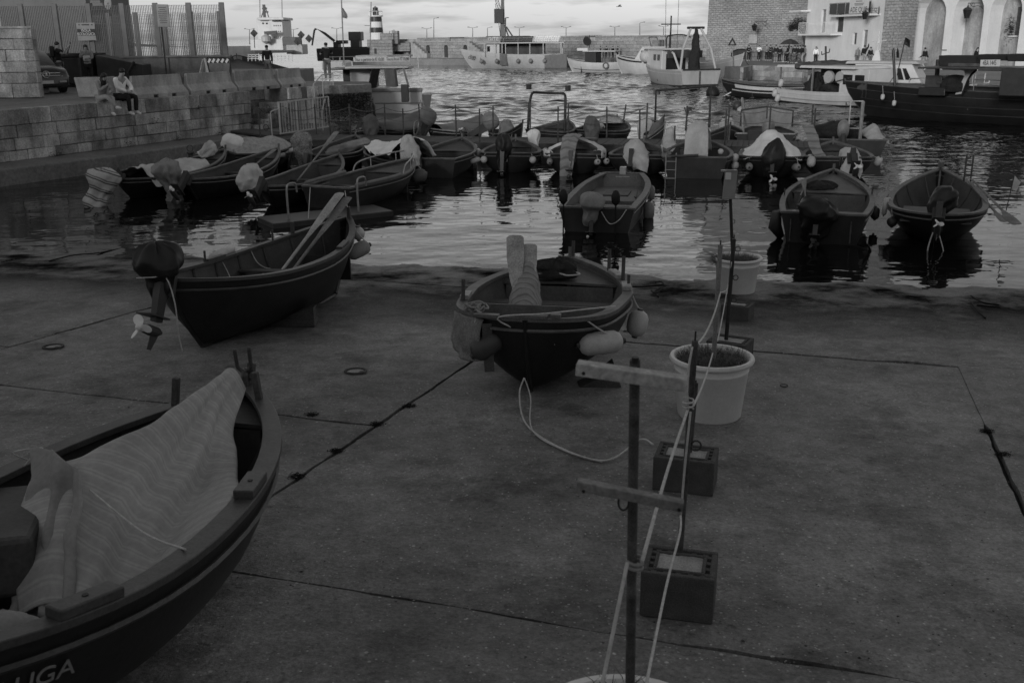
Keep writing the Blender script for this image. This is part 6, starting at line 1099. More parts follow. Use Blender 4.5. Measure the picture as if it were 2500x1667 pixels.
# ------------------------------------------------------------------ pontoon with planks, posts and chain
pn_ = thing('pontoon', 'long timber pontoon across the harbour', 'pontoon', (0, 36.4, 0)); m_ = WM(pn_); PA, PB = V((-9.6, 39.2, .5)), V((11.2, 33.9, .5)); dP = (PB - PA).normalized(); nP = V((-dP.y, dP.x, 0)); LP_ = (PB - PA).length; rotP = Matrix(((dP.x, nP.x, 0), (dP.y, nP.y, 0), (0, 0, 1)))
npk = 118; pme = MB().box((0, 0, 0), (LP_ / npk - .012, 2.1, .05)).mesh('plank'); pme.materials.append(MT['wood_dark'])
for i in range(npk):
    o = bpy.data.objects.new('plank', pme); COL.objects.link(o); o.parent = pn_; q = PA + dP * ((i + .5) * LP_ / npk); o.location = m_ @ (q + V((0, 0, random.uniform(-.006, .006)))); o.rotation_euler = rotP.to_euler(); o.rotation_euler.z += random.uniform(-.006, .006)
for k in (-1.0, 1.0): MB(m_).bar(PA + nP * k - V((0, 0, .13)), PB + nP * k - V((0, 0, .13)), .08, .2).build('beam', 'wood_dark', pn_)
for i in range(8): q = PA + dP * (LP_ * (i + .5) / 8) - V((0, 0, .38)); MB(m_).box(q, (1.6, 1.9, .42), rotP).build('float', 'plastic_dark', pn_, bevel=.05)
posts = []
for i in range(15):
    u = LP_ * (i + .3) / 15
    for k in ((.95,) if i % 2 else (.95, -.9)):
        q = PA + dP * u + nP * k; h = random.uniform(1.15, 1.3); MB(m_).tube([q, q + V((random.uniform(-.03, .03), 0, h))], .03, 6).build('post', 'rust', pn_)
        if k > 0: posts.append(q + V((0, 0, h - .12)))
for a, b in zip(posts, posts[1:]): MB(m_).tube(sag(a, b, .16, 8), .012, 4).build('guard_rope', 'rope_dark', pn_); MB(m_).tube(sag(a - V((0, 0, .4)), b - V((0, 0, .4)), .12, 8), .010, 4).build('guard_rope', 'rope_dark', pn_)
gw_ = thing('gangway', 'plank gangway from the ledge to the pontoon', 'gangway', (-10, 40, .5)); MB(WM(gw_)).bar(V((-10.9, 41.2, .58)), V((-8.9, 39.1, .56)), 1.1, .08).build('deck', 'wood_dark', gw_, bevel=.01)
# ------------------------------------------------------------------ boats beyond the pontoon
def far_boat(lab, ps, pb, B_, kd='round', hl='hull_dark', gn='gunwale', sb=.35, nm='moored_boat', zb=.95, **k): st, bw = bp(ps, pb, .6, zb); return Boat(nm, lab, st, bw, DR, B_, .8, kd, hl, k.pop('lin', 'lining'), gn, sb=sb, ss=.05, thw=k.pop('thw', (.4,)), deck=k.pop('deck', .7), gw=.09, fine=20, **k)
def tarp_over(b, lab, mat_, h=.12, t0=.05, t1=.97, seed=1, wr=.02):
    net = [[b.W(t, .93, 1, .03), b.W(t, 1.0, 1, -.06, .05)] + [b.m @ (V((b.L * t, y * b.half(t) * b.B / 2, b.zs(t) + .04 + h * (1 - y * y)))) for y in (.45, 0, -.45)] + [b.W(t, 1.0, -1, -.06, .05), b.W(t, .93, -1, .03)] for t in [t0 + (t1 - t0) * i / 6 for i in range(7)]]
    cloth(lab, net, mat_, 4, wr, 3, seed)
U = far_boat('dark-covered boat beside the overgrown pier', (905, 318), (1030, 283), 2.0); tarp_over(U, 'dark tarpaulin over the boat beside the overgrown pier', 'tarp', .25, seed=2)
bag('motor_cover', 'dark hood over a motor in front of the overgrown pier', atz(905, 318, .7), ((.2, -.3), (.35, -.1), (.38, .25), (.28, .55), (.05, .7)), (.1, 0, 1), 'tarp', 31, .08)
Vv = far_boat('long boat under a taut grey cover left of the arch boat', (1055, 318), (1180, 276), 2.4, gn='gunwale_pale', zb=1.15); tarp_over(Vv, 'taut grey cover on the long boat left of the arch boat', 'tarp_mid', .15, seed=3, wr=.008)
outboard(Vv, .3, R(35), z=.9, s=1.5, cowl='tarp_mid'); mb = MB()
for y0 in (.5, .85): mb.tube(spline([(-.35, y0, .1), (-.35, y0, .9), (-.25, y0, 1.1), (-.05, y0, 1.1), (.05, y0, .8)], 4), .025, 6)
for z in (.35, .6): mb.tube([(-.35, .5, z), (-.35, .85, z)], .02, 5)
mb.build('boarding_ladder', 'metal', Vv.th)
Wt = far_boat('low boat with a pale motor hood left of the arch frame', (1195, 322), (1275, 300), 1.9); bag('motor_cover', 'pale hood left of the arch frame beyond the pontoon', atz(1235, 318, .7), ((.34, -.3), (.38, 0), (.35, .2), (.2, .4), (.04, .46)), (.1, 0, 1), 'cloth_grey', 33, .06); outboard(Wt, -.3, R(60), z=.9, s=1.3, cowl='plastic_grey')
Xt = far_boat('dark boat with a black roll-bar arch beyond the pontoon', (1312, 322), (1385, 292), 2.1); mb = MB()
for s in (-.95, .95): mb.tube(spline([(.5, s, .75), (.55, s * .98, 1.6), (.62, s * .92, 2.1), (.65, s * .8, 2.22)], 5), .05, 8)
mb.tube([(.65, -.78, 2.22), (.65, .78, 2.22)], .05, 8); mb.build('roll_bar', 'metal_dark', Xt.th, smooth=True)
for s in (-.95, .95): MB().box((.62, s * 1.05, 2.42), (.14, .16, .2)).build('lamp', 'plastic_dark', Xt.th)
Yt_ = far_boat('dark boat with a heap of net on the bow, right of the arch boat', (1440, 322), (1506, 287), 2.2); bag('fishing_net', 'pale net heap on the bow right of the arch boat', Yt_.L2W(Yt_.L * .78, 0, 1.0), ((.5, 0), (.45, .1), (.2, .18), (.03, .2)), (0, 0, 1), 'net_pale', 3, .1, 18, 1, 'net'); bag('motor_cover', 'dark hood over a motor right of the arch boat', atz(1443, 322, .7), ((.3, -.4), (.35, 0), (.33, .35), (.2, .6), (.03, .68)), (0, 0, 1), 'tarp', 35, .06)
fender('pale roll laid across the boat right of the arch boat', Yt_.L2W(Yt_.L * .42, 0, .95), (0, 1, .02), .12, 1.7, 'cloth_pale'); MB().tube([(Yt_.L * .8, -.5, 1), (Yt_.L * .8, -.6, 1.7)], .03, 5).build('pole', 'wood_dark', Yt_.th)
Zt = far_boat('dark covered boat with a goalpost frame, right of the net heap', (1578, 326), (1622, 290), 2.5, zb=1.15, gn='gunwale_pale'); tarp_over(Zt, 'dark peaked cover on the goalpost-frame boat', 'tarp_mid', .35, .45, .98, 5, .01)
mb = MB(); mb.tube([(.3, .1, .8), (.3, .1, 2.35), (2.4, -.55, 2.55), (2.4, -.55, 1.1)], .045, 6); mb.build('goalpost_frame', 'metal_dark', Zt.th); MB().box((.3, .25, 2.3), (.2, .35, .2)).build('lamp', 'plastic_dark', Zt.th); bag('motor_cover', 'tall pale hood on the goalpost-frame boat', atz(1575, 318, .6), ((.3, -.4), (.33, -.1), (.32, .25), (.24, .52), (.05, .66)), (0, 0, 1), 'cloth_pale', 36, .06)
for lab, t, s in (('pale drum fender right of the goalpost boat', .15, -1), ('white drum fender left of the goalpost boat', .1, 1)): fender(lab, Zt.W(t, .8, s, .16), (.3, 1, .4), .17, .5, 'cloth_pale', tie=Zt.W(t, 1, s))
AA = far_boat('small dark boat with white jugs left of the windscreen boat', (1752, 326), (1782, 306), 1.7)
for k, (px_, py_) in enumerate(((1765, 312), (1783, 310), (1774, 306))):
    jg = thing('plastic_jug', ('white jug nearest the sign in the small jug boat', 'white jug on the right in the small jug boat', 'white jug at the back of the small jug boat')[k], 'jug', atz(px_, py_ + 8, .55)); MB().lathe([(.15, 0), (.16, .05), (.16, .32), (.06, .42), (.05, .48)], 10).build('body', 'plastic_white', jg, smooth=True); MB().lathe([(.06, .48), (.06, .54)], 8).build('cap', 'plastic_dark', jg)
sp = thing('lamp_spar', 'forked spar with a net light between the hood and the jugs', 'spar', atz(1673, 318, .6)); MB(WM(sp)).tube([atz(1673, 318, .6), atY(1678, 270, 40)], .03, 5).build('spar', 'wood_dark', sp); mb = MB(WM(sp)); mb.tube([atY(1678, 285, 40), atY(1671, 262, 40)], .022, 5); mb.tube([atY(1678, 285, 40), atY(1683, 262, 40)], .022, 5); mb.build('fork', 'wood_dark', sp)
MB(WM(sp)).box(atY(1684, 266, 40), (.14, .14, .16)).build('lamp', 'plastic_dark', sp)
BBt = far_boat('grey motor boat with a windscreen and centre console', (1868, 330), (1872, 290), 2.3, 'transom', 'hull_mid', 'gunwale_pale', sb=.25, bs=.9, deck=.55, zb=1.0)
mb = MB(); pts = [(1.8, .95, .95), (1.8, .95, 1.55), (1.95, 0, 1.68), (1.8, -.95, 1.55), (1.8, -.95, .95)]; mb.tube(pts, .035, 6); mb.tube([(1.95, 0, .95), (1.95, 0, 1.68)], .03, 6); mb.build('screen_frame', 'metal_dark', BBt.th); MB().grid([[(1.8, .93, .95), (1.95, 0, .95), (1.8, -.93, .95)], [(1.8, .93, 1.52), (1.95, 0, 1.65), (1.8, -.93, 1.52)]]).build('windscreen', 'plastic_grey', BBt.th, solid=.01)
MB().box((-.1, .35, .65), (.3, .55, .6)).build('stern_locker', 'lining_dark', BBt.th, bevel=.04); MB().box((-.05, -.45, .6), (.3, .5, .4)).build('stern_locker', 'lining_dark', BBt.th, bevel=.04); outboard(BBt, -.1, R(5), z=.8, s=1.3, cowl='plastic_grey')
for s, lab in ((1, 'black ball fender left of the windscreen boat'), (-1, 'black ball fender right of the windscreen boat')): fender(lab, BBt.W(.05, .6, s, .18), (0, 0, 1), .17, .34, 'rubber', tie=BBt.W(.05, 1, s))
fl = thing('fishing_float_pole', 'pole hung with a helmet-shaped float left of the windscreen boat', 'pole', atz(1805, 322, .6)); MB(WM(fl)).tube([atz(1815, 326, .6), atY(1812, 240, 39.5)], .04, 6).build('pole', 'metal', fl); MB(WM(fl)).lathe([(.02, -.2), (.17, -.15), (.2, 0), (.14, .14), (.02, .19)], 12, Matrix.Translation(atY(1800, 258, 39.4))).build('float', 'plastic_dark', fl, smooth=True); MB(WM(fl)).lathe([(.02, -.16), (.15, -.1), (.17, .05), (.02, .17)], 10, Matrix.Translation(atY(1808, 268, 39.3))).build('ball', 'plastic_white', fl, smooth=True)
CC = far_boat('grey working boat with a net pile and a mast by the pontoon end', (2075, 345), (2060, 298), 2.5, 'transom', 'hull_mid', 'gunwale', sb=.25, bs=.95, zb=1.0, deck=.6); bag('fishing_net', 'dark net pile in the working boat by the pontoon end', CC.L2W(1.6, .4, .75), ((.75, 0), (.8, .2), (.55, .45), (.2, .55), (.03, .58)), (0, 0, 1), 'net_dark', 8, .15, 22, 1, 'net', 5)
net = [[CC.L2W(x, y, z) for x, y, z in r_] for r_ in (((2.6, -.3, .95), (2.6, -.8, 1.25), (2.6, -1.3, .9)), ((1.6, -.4, 1.0), (1.7, -.85, 1.75), (1.6, -1.35, .95)), ((.7, -.5, .95), (.8, -.95, 1.3), (.6, -1.5, .8)), ((.1, -.6, .8), (.1, -1.1, .9), (.05, -1.6, .65)))]
cloth('pale peaked tarpaulin on the working boat by the pontoon end', net, 'cloth_pale', 6, .10, 3, 16, shr=(.7, .8, .55)); mb = MB(); mb.tube([(.4, -.35, .5), (.4, -.35, 2.1)], .06, 8); mb.tube([(.35, -.35, 2.1), (.35, .05, 2.1), (.35, .05, 1.2), (.35, -.3, 1.2)], .03, 5); mb.build('mast', 'metal', CC.th)
outboard(CC, .25, R(40), z=.9, s=1.1, cowl='plastic_grey', prop=None)
for k in range(2): pf = thing('marker_flag', ('dark pennant on the working boat mast, left', 'dark pennant on the working boat mast, right')[k], 'flag', CC.L2W(.4, -.3 - k * .12, 2.2)); MB().tube([(0, 0, 0), (0, 0, .5)], .012, 4).build('staff', 'metal_dark', pf); MB().grid([[(0, 0, .25), (.02, 0, .5)], [(-.2, .02, .3), (-.18, .02, .38)]]).build('pennant', 'cloth_dark', pf, solid=.006)
bu = thing('mooring_buoy', 'dark tilted buoy floating left of the dark boat', 'buoy', atz(1742, 232, 0)); MB(Matrix.Rotation(R(-25), 4, 'Y')).lathe([(.15, -.35), (.42, -.2), (.5, .1), (.40, .45), (.15, .62), (.03, .64)], 14).build('body', 'rubber', bu, smooth=True)
# ------------------------------------------------------------------ larger vessels
def part(th_, name, mt, pts4, z0, z1, bevel=0, taper=0.0): pass
def bbox(b, x0, x1, y0, y1, z0, z1, name, mt, bevel=.02, rake=0.0, parent=None):
    return MB().loft([[(x0, y0, z0), (x1, y0, z0), (x1, y1, z0), (x0, y1, z0)], [(x0 + abs(rake) * .3, y0 * .94, z1), (x1 - rake, y0 * .94, z1), (x1 - rake, y1 * .94, z1), (x0 + abs(rake) * .3, y1 * .94, z1)]]).build(name, mt, parent or b.th, bevel=bevel)
def win(b, x0, x1, y, z0, z1, name='window', mt='glass'): return MB().box(((x0 + x1) / 2, y, (z0 + z1) / 2), (x1 - x0, .03, z1 - z0)).build(name, mt, b.th)
def railing(b, pts, h=.6, n_=1, name='railing', mt='metal', r=.022):
    mb = MB(); tops = [V(p) + V((0, 0, h)) for p in pts]; mb.tube(tops, r, 5); mb.tube([V(p) + V((0, 0, h * .5)) for p in pts], r * .7, 4)
    for p, q in zip(pts, tops): mb.tube([p, q], r, 5)
    return mb.build(name, mt, b.th)
GB = 'larger vessels in the harbour'
# dark trawler hull on the right
a = Boat('fishing_vessel', 'big dark wooden fishing vessel on the right with number board 4BA 1445', (29.0, 43.2), (17.5, 53.6), -.7, 4.4, 2.15, 'round', 'hull_vessel', 'lining', 'gunwale_dark', sb=.28, ss=.1, thw=(), deck=.55, group=GB, strake=True, gw=.16, floor=.62, fine=34); BV = a
for s_ in (.5, .66): MB().tube([a.P(t, s_, 1) + V((0, .02, 0)) for t in [i / 20 for i in range(1, 20)]], .035, 5).build('rub_strake', 'hull_vessel', a.th)
YB = lambda x: 51.5 - (x - 2150) * .021
def BW(x, y, dy=0): return atY(x, y, YB(x) + dy)
m_ = WM(a.th)
def wb(name, mt, pts, r, n_=8): return MB(m_).tube([BW(*p) for p in pts], r, n_).build(name, mt, a.th)
def wbox(name, mt, x0, x1, y0, y1, dep=1.0, dy=0.0, bevel=.03):
    p, q = BW((x0 + x1) / 2, y1, dy), BW((x0 + x1) / 2, y0, dy); wd = (x1 - x0) / FPX * YB((x0 + x1) / 2) * 1.0; rot = Matrix.Rotation(a.th.rotation_euler.z + pi, 3, 'Z')
    return MB(m_).box(((p.x), (p.y), (p.z + q.z) / 2), (wd * 1.2, dep, q.z - p.z), rot).build(name, mt, a.th, bevel=bevel)
wb('exhaust_stack', 'metal_dark', ((2287, 190), (2291, 146)), .11); wbox('engine_casing', 'hull_mid', 2270, 2302, 184, 214, 1.0); wbox('hatch', 'hull_black', 2262, 2314, 212, 232, 1.6); wbox('winch', 'hull_mid', 2295, 2320, 196, 206, .7)
pts = [BW(*p) for p in ((2300, 168), (2340, 168), (2362, 172), (2366, 184), (2350, 210), (2336, 232))]
MB(m_).loft([[BW(x0, y0, -.1), BW(x1, y1, -.1), BW(x1, y1, .25), BW(x0, y0, .25)] for x0, y0, x1, y1 in ((2300, 167, 2300, 171), (2345, 167, 2346, 172), (2382, 168, 2354, 174), (2384, 171, 2356, 182), (2366, 190, 2346, 204), (2348, 230, 2331, 232))]).build('arch_pillar', 'hull_white', a.th, bevel=.02)
MB(m_).tube(spline([BW(2384, 171, -.16), BW(2366, 191, -.16), BW(2349, 232, -.16)], 6), .05, 6).build('arch_edge', 'rubber', a.th)
wbox('canopy_roof', 'hull_mid', 2300, 2520, 163.5, 167.5, 3.2); wbox('canopy_trim', 'plastic_dark', 2425, 2520, 165, 172, 2.6); wbox('wheelhouse', 'hull_dark', 2468, 2530, 166, 232, 2.4); wbox('roof_rack', 'wood_dark', 2330, 2392, 154, 163, .8)
for k, (x0, x1, y0, y1) in enumerate(((2306, 2388, 136, 162), (2401, 2472, 133, 148), (2472, 2525, 132, 150))):
    cr = thing('black_tub', ('black plastic tub on the canopy left of the number board', 'black plastic tub on the canopy above the number board', 'black plastic tub on the canopy at the right edge')[k], 'tub', BW((x0 + x1) / 2, y1)); w2 = (x1 - x0) / FPX * YB(x0) / 2; h = BW(x0, y0).z - BW(x0, y1).z; rot = Matrix.Rotation(a.th.rotation_euler.z, 4, 'Z')
    MB(rot).loft([[(-w2, -.5, 0), (w2, -.5, 0), (w2, .5, 0), (-w2, .5, 0)], [(-w2 - .06, -.56, h), (w2 + .06, -.56, h), (w2 + .06, .56, h), (-w2 - .06, .56, h)], [(-w2, -.5, h - .02), (w2, -.5, h - .02), (w2, .5, h - .02), (-w2, .5, h - .02)], [(-w2 + .05, -.45, .08), (w2 - .05, -.45, .08), (w2 - .05, .45, .08), (-w2 + .05, .45, .08)]], True, True).build('body', 'rubber', cr, bevel=.02)
q0, q1 = BW(2394, 162, -1.75), BW(2441, 147, -1.75); xd = (BW(2441, 155, -1.75) - BW(2394, 155.5, -1.75)).normalized(); nb = frame((q0 + q1) / 2, xd)
MB(m_ @ nb).box((0, 0, 0), ((q1 - q0).to_2d().length, q1.z - q0.z, .04)).build('number_board', 'sign_white', a.th); text('lettering', '4BA 1445', .30, 'letter_dark', a.th, m_ @ nb @ Matrix.Translation((0, 0, .03)), sx=.62)
for x, y in ((2155, 237), (2183, 252)): fender(('white can fender nearest the bow of the big dark vessel', 'white can fender second from the bow of the big dark vessel')[x > 2160], BW(x, y, -1.6), (.05, 0, 1), .13, .36, tie=BW(x, y - 28, -1.6))
wb('bow_mast', 'metal_dark', ((2185, 214), (2181, 122)), .07); wb('flag_staff', 'metal_dark', ((2190, 185), (2210, 96)), .025); wb('mast_stay', 'rope_dark', ((2158, 222), (2182, 188)), .02)
for k, (x, y) in enumerate(((2181, 118), (2192, 118))):
    fg = thing('marker_flag', ('furled black flag on the bow mast, left', 'furled black flag on the bow mast, right')[k], 'flag', BW(x, y + 24)); q = fg.location; MB(WM(fg)).loft([[BW(x - 3, y + 24), BW(x + 3, y + 24), BW(x + 3, y + 24, .1)], [BW(x - 4, y + 12), BW(x + 3, y + 12), BW(x + 3, y + 12, .1)], [BW(x - 1, y), BW(x + 1, y), BW(x + 1, y, .05)]]).build('cloth', 'cloth_black', fg)
fg = thing('marker_flag', 'square black flag flying from the slanted staff', 'flag', BW(2208, 110)); net = [[BW(2210.5, 91.5), BW(2216, 95), BW(2222, 98, .1)], [BW(2209, 100), BW(2215, 105, .1), BW(2222, 108)], [BW(2207, 109), BW(2213, 112), BW(2220, 117, .1)]]; dm_ = drape(net, 5, .05, 3); dm_.m = WM(fg); dm_.build('cloth', 'cloth_black', fg)
railing(a, [a.P(t, 1, 1) + V((0, -.15, .02)) for t in (.30, .38, .46, .54)], .5)
bag('fishing_net', 'dark net heap on the deck of the big dark vessel', BW(2330, 222), ((.6, 0), (.6, .3), (.4, .6), (.05, .7)), (0, 0, 1), 'net_dark', 5, .12, 20, 1, 'net')
# white fishing boat with a long canopy
st, bw = bp((1922, 250), (2110, 264), 0, 0); d = (V(bw) - V(st)).normalized(); b = Boat('fishing_boat', 'white fishing boat with a long flat canopy and net drums', (st[0] + .7, st[1] + 1.1), (st[0] + d.x * 9.4 + .7, st[1] + d.y * 9.4 + 1.1), -.5, 3.2, 1.25, 'transom', 'hull_white', 'lining_grey', 'hull_white', sb=.35, ss=.05, thw=(), deck=.62, bs=.9, group=GB, floor=.5)
MB().tube([b.P(t, .62, -1) - V((0, .03, 0)) for t in [i / 20 for i in range(20)]], .04, 5).build('rub_strake', 'hull_pale', b.th); MB().tube([b.P(t, .40, -1) - V((0, .02, 0)) for t in [i / 20 for i in range(20)]], .05, 5).build('boot_top', 'hull_dark', b.th)
bbox(b, -.1, 6.4, -1.5, 1.5, 2.62, 2.76, 'canopy', 'hull_white'); bbox(b, 5.0, 7.2, -1.15, 1.15, 1.0, 2.62, 'wheelhouse', 'hull_white'); win(b, 5.3, 6.0, -1.16, 1.75, 2.3); win(b, 6.2, 6.9, -1.14, 1.75, 2.3)
for x in (.15, 3.0): 
    for s in (-1, 1): MB().bar((x, s * 1.35, 1.1), (x, s * 1.35, 2.64), .09, .09, up=(0, 1, 0)).build('canopy_post', 'metal', b.th)
bbox(b, .8, 2.4, .3, 1.3, .9, 2.1, 'locker', 'hull_pale')
for k, x in enumerate((4.0, 4.95)): mb = MB(Matrix.Translation((x, -1.0, 2.12)) @ Matrix.Rotation(pi / 2, 4, 'X')); mb.lathe([(.05, .12), (.34, .12), (.36, .08), (.36, -.08), (.34, -.12), (.05, -.12)], 20); mb.lathe([(.15, .16), (.15, -.16)], 12); mb.build('net_drum', 'hull_pale', b.th)
MB().bar((4.0, -1.0, 2.0), (4.0, -1.0, 1.2), .1, .1, up=(0, 1, 0)).build('drum_stand', 'metal_dark', b.th); MB().bar((4.95, -1.0, 2.0), (4.95, -1.0, 1.2), .1, .1, up=(0, 1, 0)).build('drum_stand', 'metal_dark', b.th); MB().bar((4.6, -1.1, 1.85), (5.9, -1.15, 2.15), .07, .07).build('boom', 'metal_dark', b.th)
bbox(b, 1.2, 4.9, 1.0, 1.15, .8, 2.6, 'dark_backing', 'hull_mid'); bag('fishing_net', 'dark nets piled under the canopy of the white fishing boat', b.L2W(2.3, -.4, .95), ((.5, 0), (.6, .4), (.45, .9), (.2, 1.3), (.03, 1.4)), (0, 0, 1), 'net_dark', 9, .2, 20, 1, 'net'); bag('fishing_net', 'black tarpaulin heap amidships on the white fishing boat', b.L2W(4.2, -.7, 1.1), ((.5, 0), (.55, .2), (.35, .45), (.05, .5)), (.5, 0, 1), 'net_dark', 12, .1, 18, 1.6, 'net')  # added dark panel stands in for the dim interior under the canopy
for k, (t, s) in enumerate(((.0, .8), (.02, .55), (.03, 1.1))): fender(('white can fender at the stern rail of the white fishing boat', 'white can fender low at the stern of the white fishing boat', 'white can fender on the canopy post of the white fishing boat')[k], b.W(t, s, -1, .15 - .3 * (k == 2), .25 * (k == 2)), (.2, 0, 1), .16, .5)
ant = thing('mast_light', 'small forked mast on the canopy of the white fishing boat', 'mast', b.L2W(2.6, 0, 2.76)); mb = MB(); mb.tube([(0, 0, 0), (-.1, 0, 1.1)], .06, 6); mb.tube([(-.3, 0, .6), (.15, 0, .75)], .03, 5); mb.tube([(-.3, 0, .6), (-.32, 0, .8)], .03, 5); mb.tube([(.15, 0, .75), (.16, 0, .95)], .03, 5); mb.build('mast', 'metal_dark', ant)
bag('canopy_bundle', 'dark bundle of nets on the canopy of the white fishing boat', b.L2W(2.6, .2, 2.76), ((.2, -2.0), (.25, -1.0), (.3, 0), (.25, 1.2), (.1, 1.9)), (1, 0, .02), 'cloth_dark', 4, .08, 18, 1, 'nets')
# white cabin boat behind the dark vessel
c = Boat('cabin_boat', 'white cabin boat with dark raked windows behind the dark vessel', (20.6, 63.2), (27.5, 58.8), -.4, 2.9, 1.35, 'transom', 'hull_white', 'lining_grey', 'hull_white', sb=.35, ss=0, thw=(), deck=.30, bs=.92, group=GB)
bbox(c, .6, 5.0, -1.15, 1.15, 1.2, 2.75, 'cabin', 'hull_white', .05, .9); bbox(c, .3, 4.6, -1.25, 1.25, 2.75, 2.9, 'cabin_roof', 'hull_pale', .03, .3)
for x0, x1 in ((.9, 1.7), (2.5, 3.3)): win(c, x0, x1, -1.135, 1.85, 2.45)
for k in range(2): MB().loft([[(3.42 + k * .42, y_, 1.85), (3.74 + k * .42, y_, 1.85), (3.50 + k * .30, y_, 2.5), (3.30 + k * .30, y_, 2.5)] for y_ in (-1.145, -1.10)]).build('window', 'glass', c.th)
for k in range(3): MB().loft([[(4.35 + k * .0, -.95 + k * .65, 1.75), (4.35, -.40 + k * .65, 1.75), (4.0, -.44 + k * .65, 2.6), (4.0, -.92 + k * .65, 2.6)], [(4.55, -.95 + k * .65, 1.75), (4.55, -.40 + k * .65, 1.75), (4.18, -.44 + k * .65, 2.6), (4.18, -.92 + k * .65, 2.6)]]).build('windscreen', 'glass', c.th)
railing(c, [c.P(t, 1, -1) + V((0, .1, .02)) for t in (.5, .6, .7, .8, .9, .97)], .55); railing(c, [c.P(t, 1, 1) + V((0, -.1, .02)) for t in (.5, .7, .9, .97)], .55)
mb = MB(); mb.loft([[(1.6, -.2, 2.9), (2.1, -.2, 2.9), (2.1, .2, 2.9), (1.6, .2, 2.9)], [(1.75, -.1, 3.5), (1.95, -.1, 3.5), (1.95, .1, 3.5), (1.75, .1, 3.5)]]); mb.tube([(1.85, 0, 3.5), (1.85, 0, 4.6)], .04, 5); mb.tube([(1.5, 0, 4.0), (2.3, 0, 4.05)], .03, 5); mb.lathe([(.14, 3.9), (.03, 4.35)], 8, Matrix.Translation((1.85, 0, 0))); mb.build('radar_mast', 'hull_white', c.th)
# dark boat with white side panels
e = Boat('tender', 'dark wooden boat with a white side panel below the stone quay', (20.6, 67.6), (14.9, 72.2), -.35, 2.6, 1.15, 'transom', 'hull_dark', 'lining', 'gunwale', sb=.35, ss=.05, thw=(.4,), deck=.6, group=GB)
for s0, s1, t0, t1 in ((.72, .90, .0, .80), (.55, .60, .0, .86)): MB().grid([[e.P(t0 + (t1 - t0) * i / 12, s, 1) + V((0, .025, 0)) for i in range(13)] for s in (s1, s0)]).build('side_panel', 'hull_white', e.th, solid=.02)
rope('mooring chain at the bow of the white-panelled boat', [e.P(1, .9, 1) + e.th.location * 0 if False else e.W(.995, .9, 1), atz(1768, 236, 0)], .03, 'rope_dark'); MB().tube([(5.9, 0, .9), (7.0, .5, .25)], .04, 5).build('bow_pole', 'metal', e.th)
# stern trawler with gantry
f = Boat('stern_trawler', 'pale stern trawler with an A-shaped gantry and hanging net', (15.7, 84.4), (12.9, 95.5), -.6, 3.7, 1.9, 'transom', 'hull_pale', 'lining', 'hull_white', sb=.9, ss=.0, thw=(), deck=.45, bs=.95, group=GB, floor=.5, fine=30)
MB().tube([f.P(t, .32, s) + V((0, s * .02, 0)) for s in (1,) for t in [i / 20 for i in range(20)]], .07, 5).build('boot_top', 'hull_dark', f.th); MB().box((-.06, 0, .72), (.06, 3.2, .16)).build('boot_top', 'hull_dark', f.th); MB().box((-.14, 0, 1.98), (.12, 3.3, .12)).build('stern_roller', 'metal_dark', f.th); MB().box((-.1, .1, 1.3), (.05, .12, 1.1)).build('rust_streak', 'rust', f.th)
bbox(f, 5.2, 8.6, -1.35, 1.35, 1.6, 3.5, 'wheelhouse', 'hull_white', .05); bbox(f, 4.0, 8.9, -1.5, 1.5, 3.5, 3.62, 'wheelhouse_roof', 'hull_white'); win(f, 5.6, 6.1, 1.33, 2.6, 3.1); win(f, 6.5, 7.0, 1.32, 2.6, 3.1); MB().box((5.18, 0, 2.5), (.05, 1.8, 1.3)).build('cabin_door', 'hull_black', f.th)
for s in (1, -1): MB().tube([(.5, s * 1.6, 1.8), (.9, s * 1.25, 3.6), (1.3, s * .45, 5.2)], .10, 8).build('gantry_leg', 'hull_pale', f.th)
MB().tube([(1.3, -.75, 5.25), (1.3, .75, 5.25)], .10, 8).build('gantry_bar', 'metal_dark', f.th); MB().tube([(1.2, 1.35, 1.9), (2.6, 1.3, 3.2), (3.5, 1.2, 3.4)], .09, 8).build('side_boom', 'hull_white', f.th); MB().box((3.3, 0, 3.15), (.5, 3.0, .6)).build('net_winch', 'plastic_dark', f.th)
bag('fishing_net', 'dark trawl net hanging from the gantry of the stern trawler', f.L2W(1.25, .0, 1.7), ((.55, 0), (.50, .6), (.36, 1.6), (.26, 2.6), (.14, 3.4), (.04, 3.6)), (0, 0, 1), 'net_dark', 3, .10, 22, 1, 'net')
mb = MB(); mb.tube([(6.5, 0, 3.6), (6.5, 0, 6.3)], .07, 6); mb.tube([(6.5, -.9, 5.6), (6.5, .9, 5.6)], .05, 5); mb.tube([(6.8, 0, 3.6), (6.5, 0, 5.6)], .04, 5); mb.tube([(6.4, .5, 3.6), (6.4, .6, 8.4)], .02, 4); mb.tube([(6.4, -.6, 3.6), (6.4, -.6, 7.6)], .02, 4); mb.build('mast', 'metal_dark', f.th)
mb = MB(); mb.tube(spline([(4.4, 1.2, 3.6), (4.7, 1.1, 4.5), (4.8, .5, 4.7), (4.8, -.5, 4.7), (4.7, -1.1, 4.5)], 4), .06, 6); mb.build('roof_arch', 'metal_dark', f.th)
fender('big white ball fender on the trawler deck', f.L2W(8.9, 1.3, 2.9), (0, 0, 1), .55, 1.1); f2 = Boat('moored_hull', 'grey boat with its bow beyond the stern trawler', (14.2, 99), (21.8, 96), -.5, 3.0, 2.0, 'transom', 'hull_pale', 'lining', 'hull_white', sb=.9, ss=0, thw=(), deck=.5, group=GB)
rope('mooring line from the grey bow down to the water', [f2.W(.99, .95, -1), atz(1728, 190, 0)], .05, 'rope'); rope('mooring line from the grey bow to the stone quay', sag(f2.W(.99, 1, 1), atz(1840, 158, RZ), .5, 5), .035, 'rope_dark')
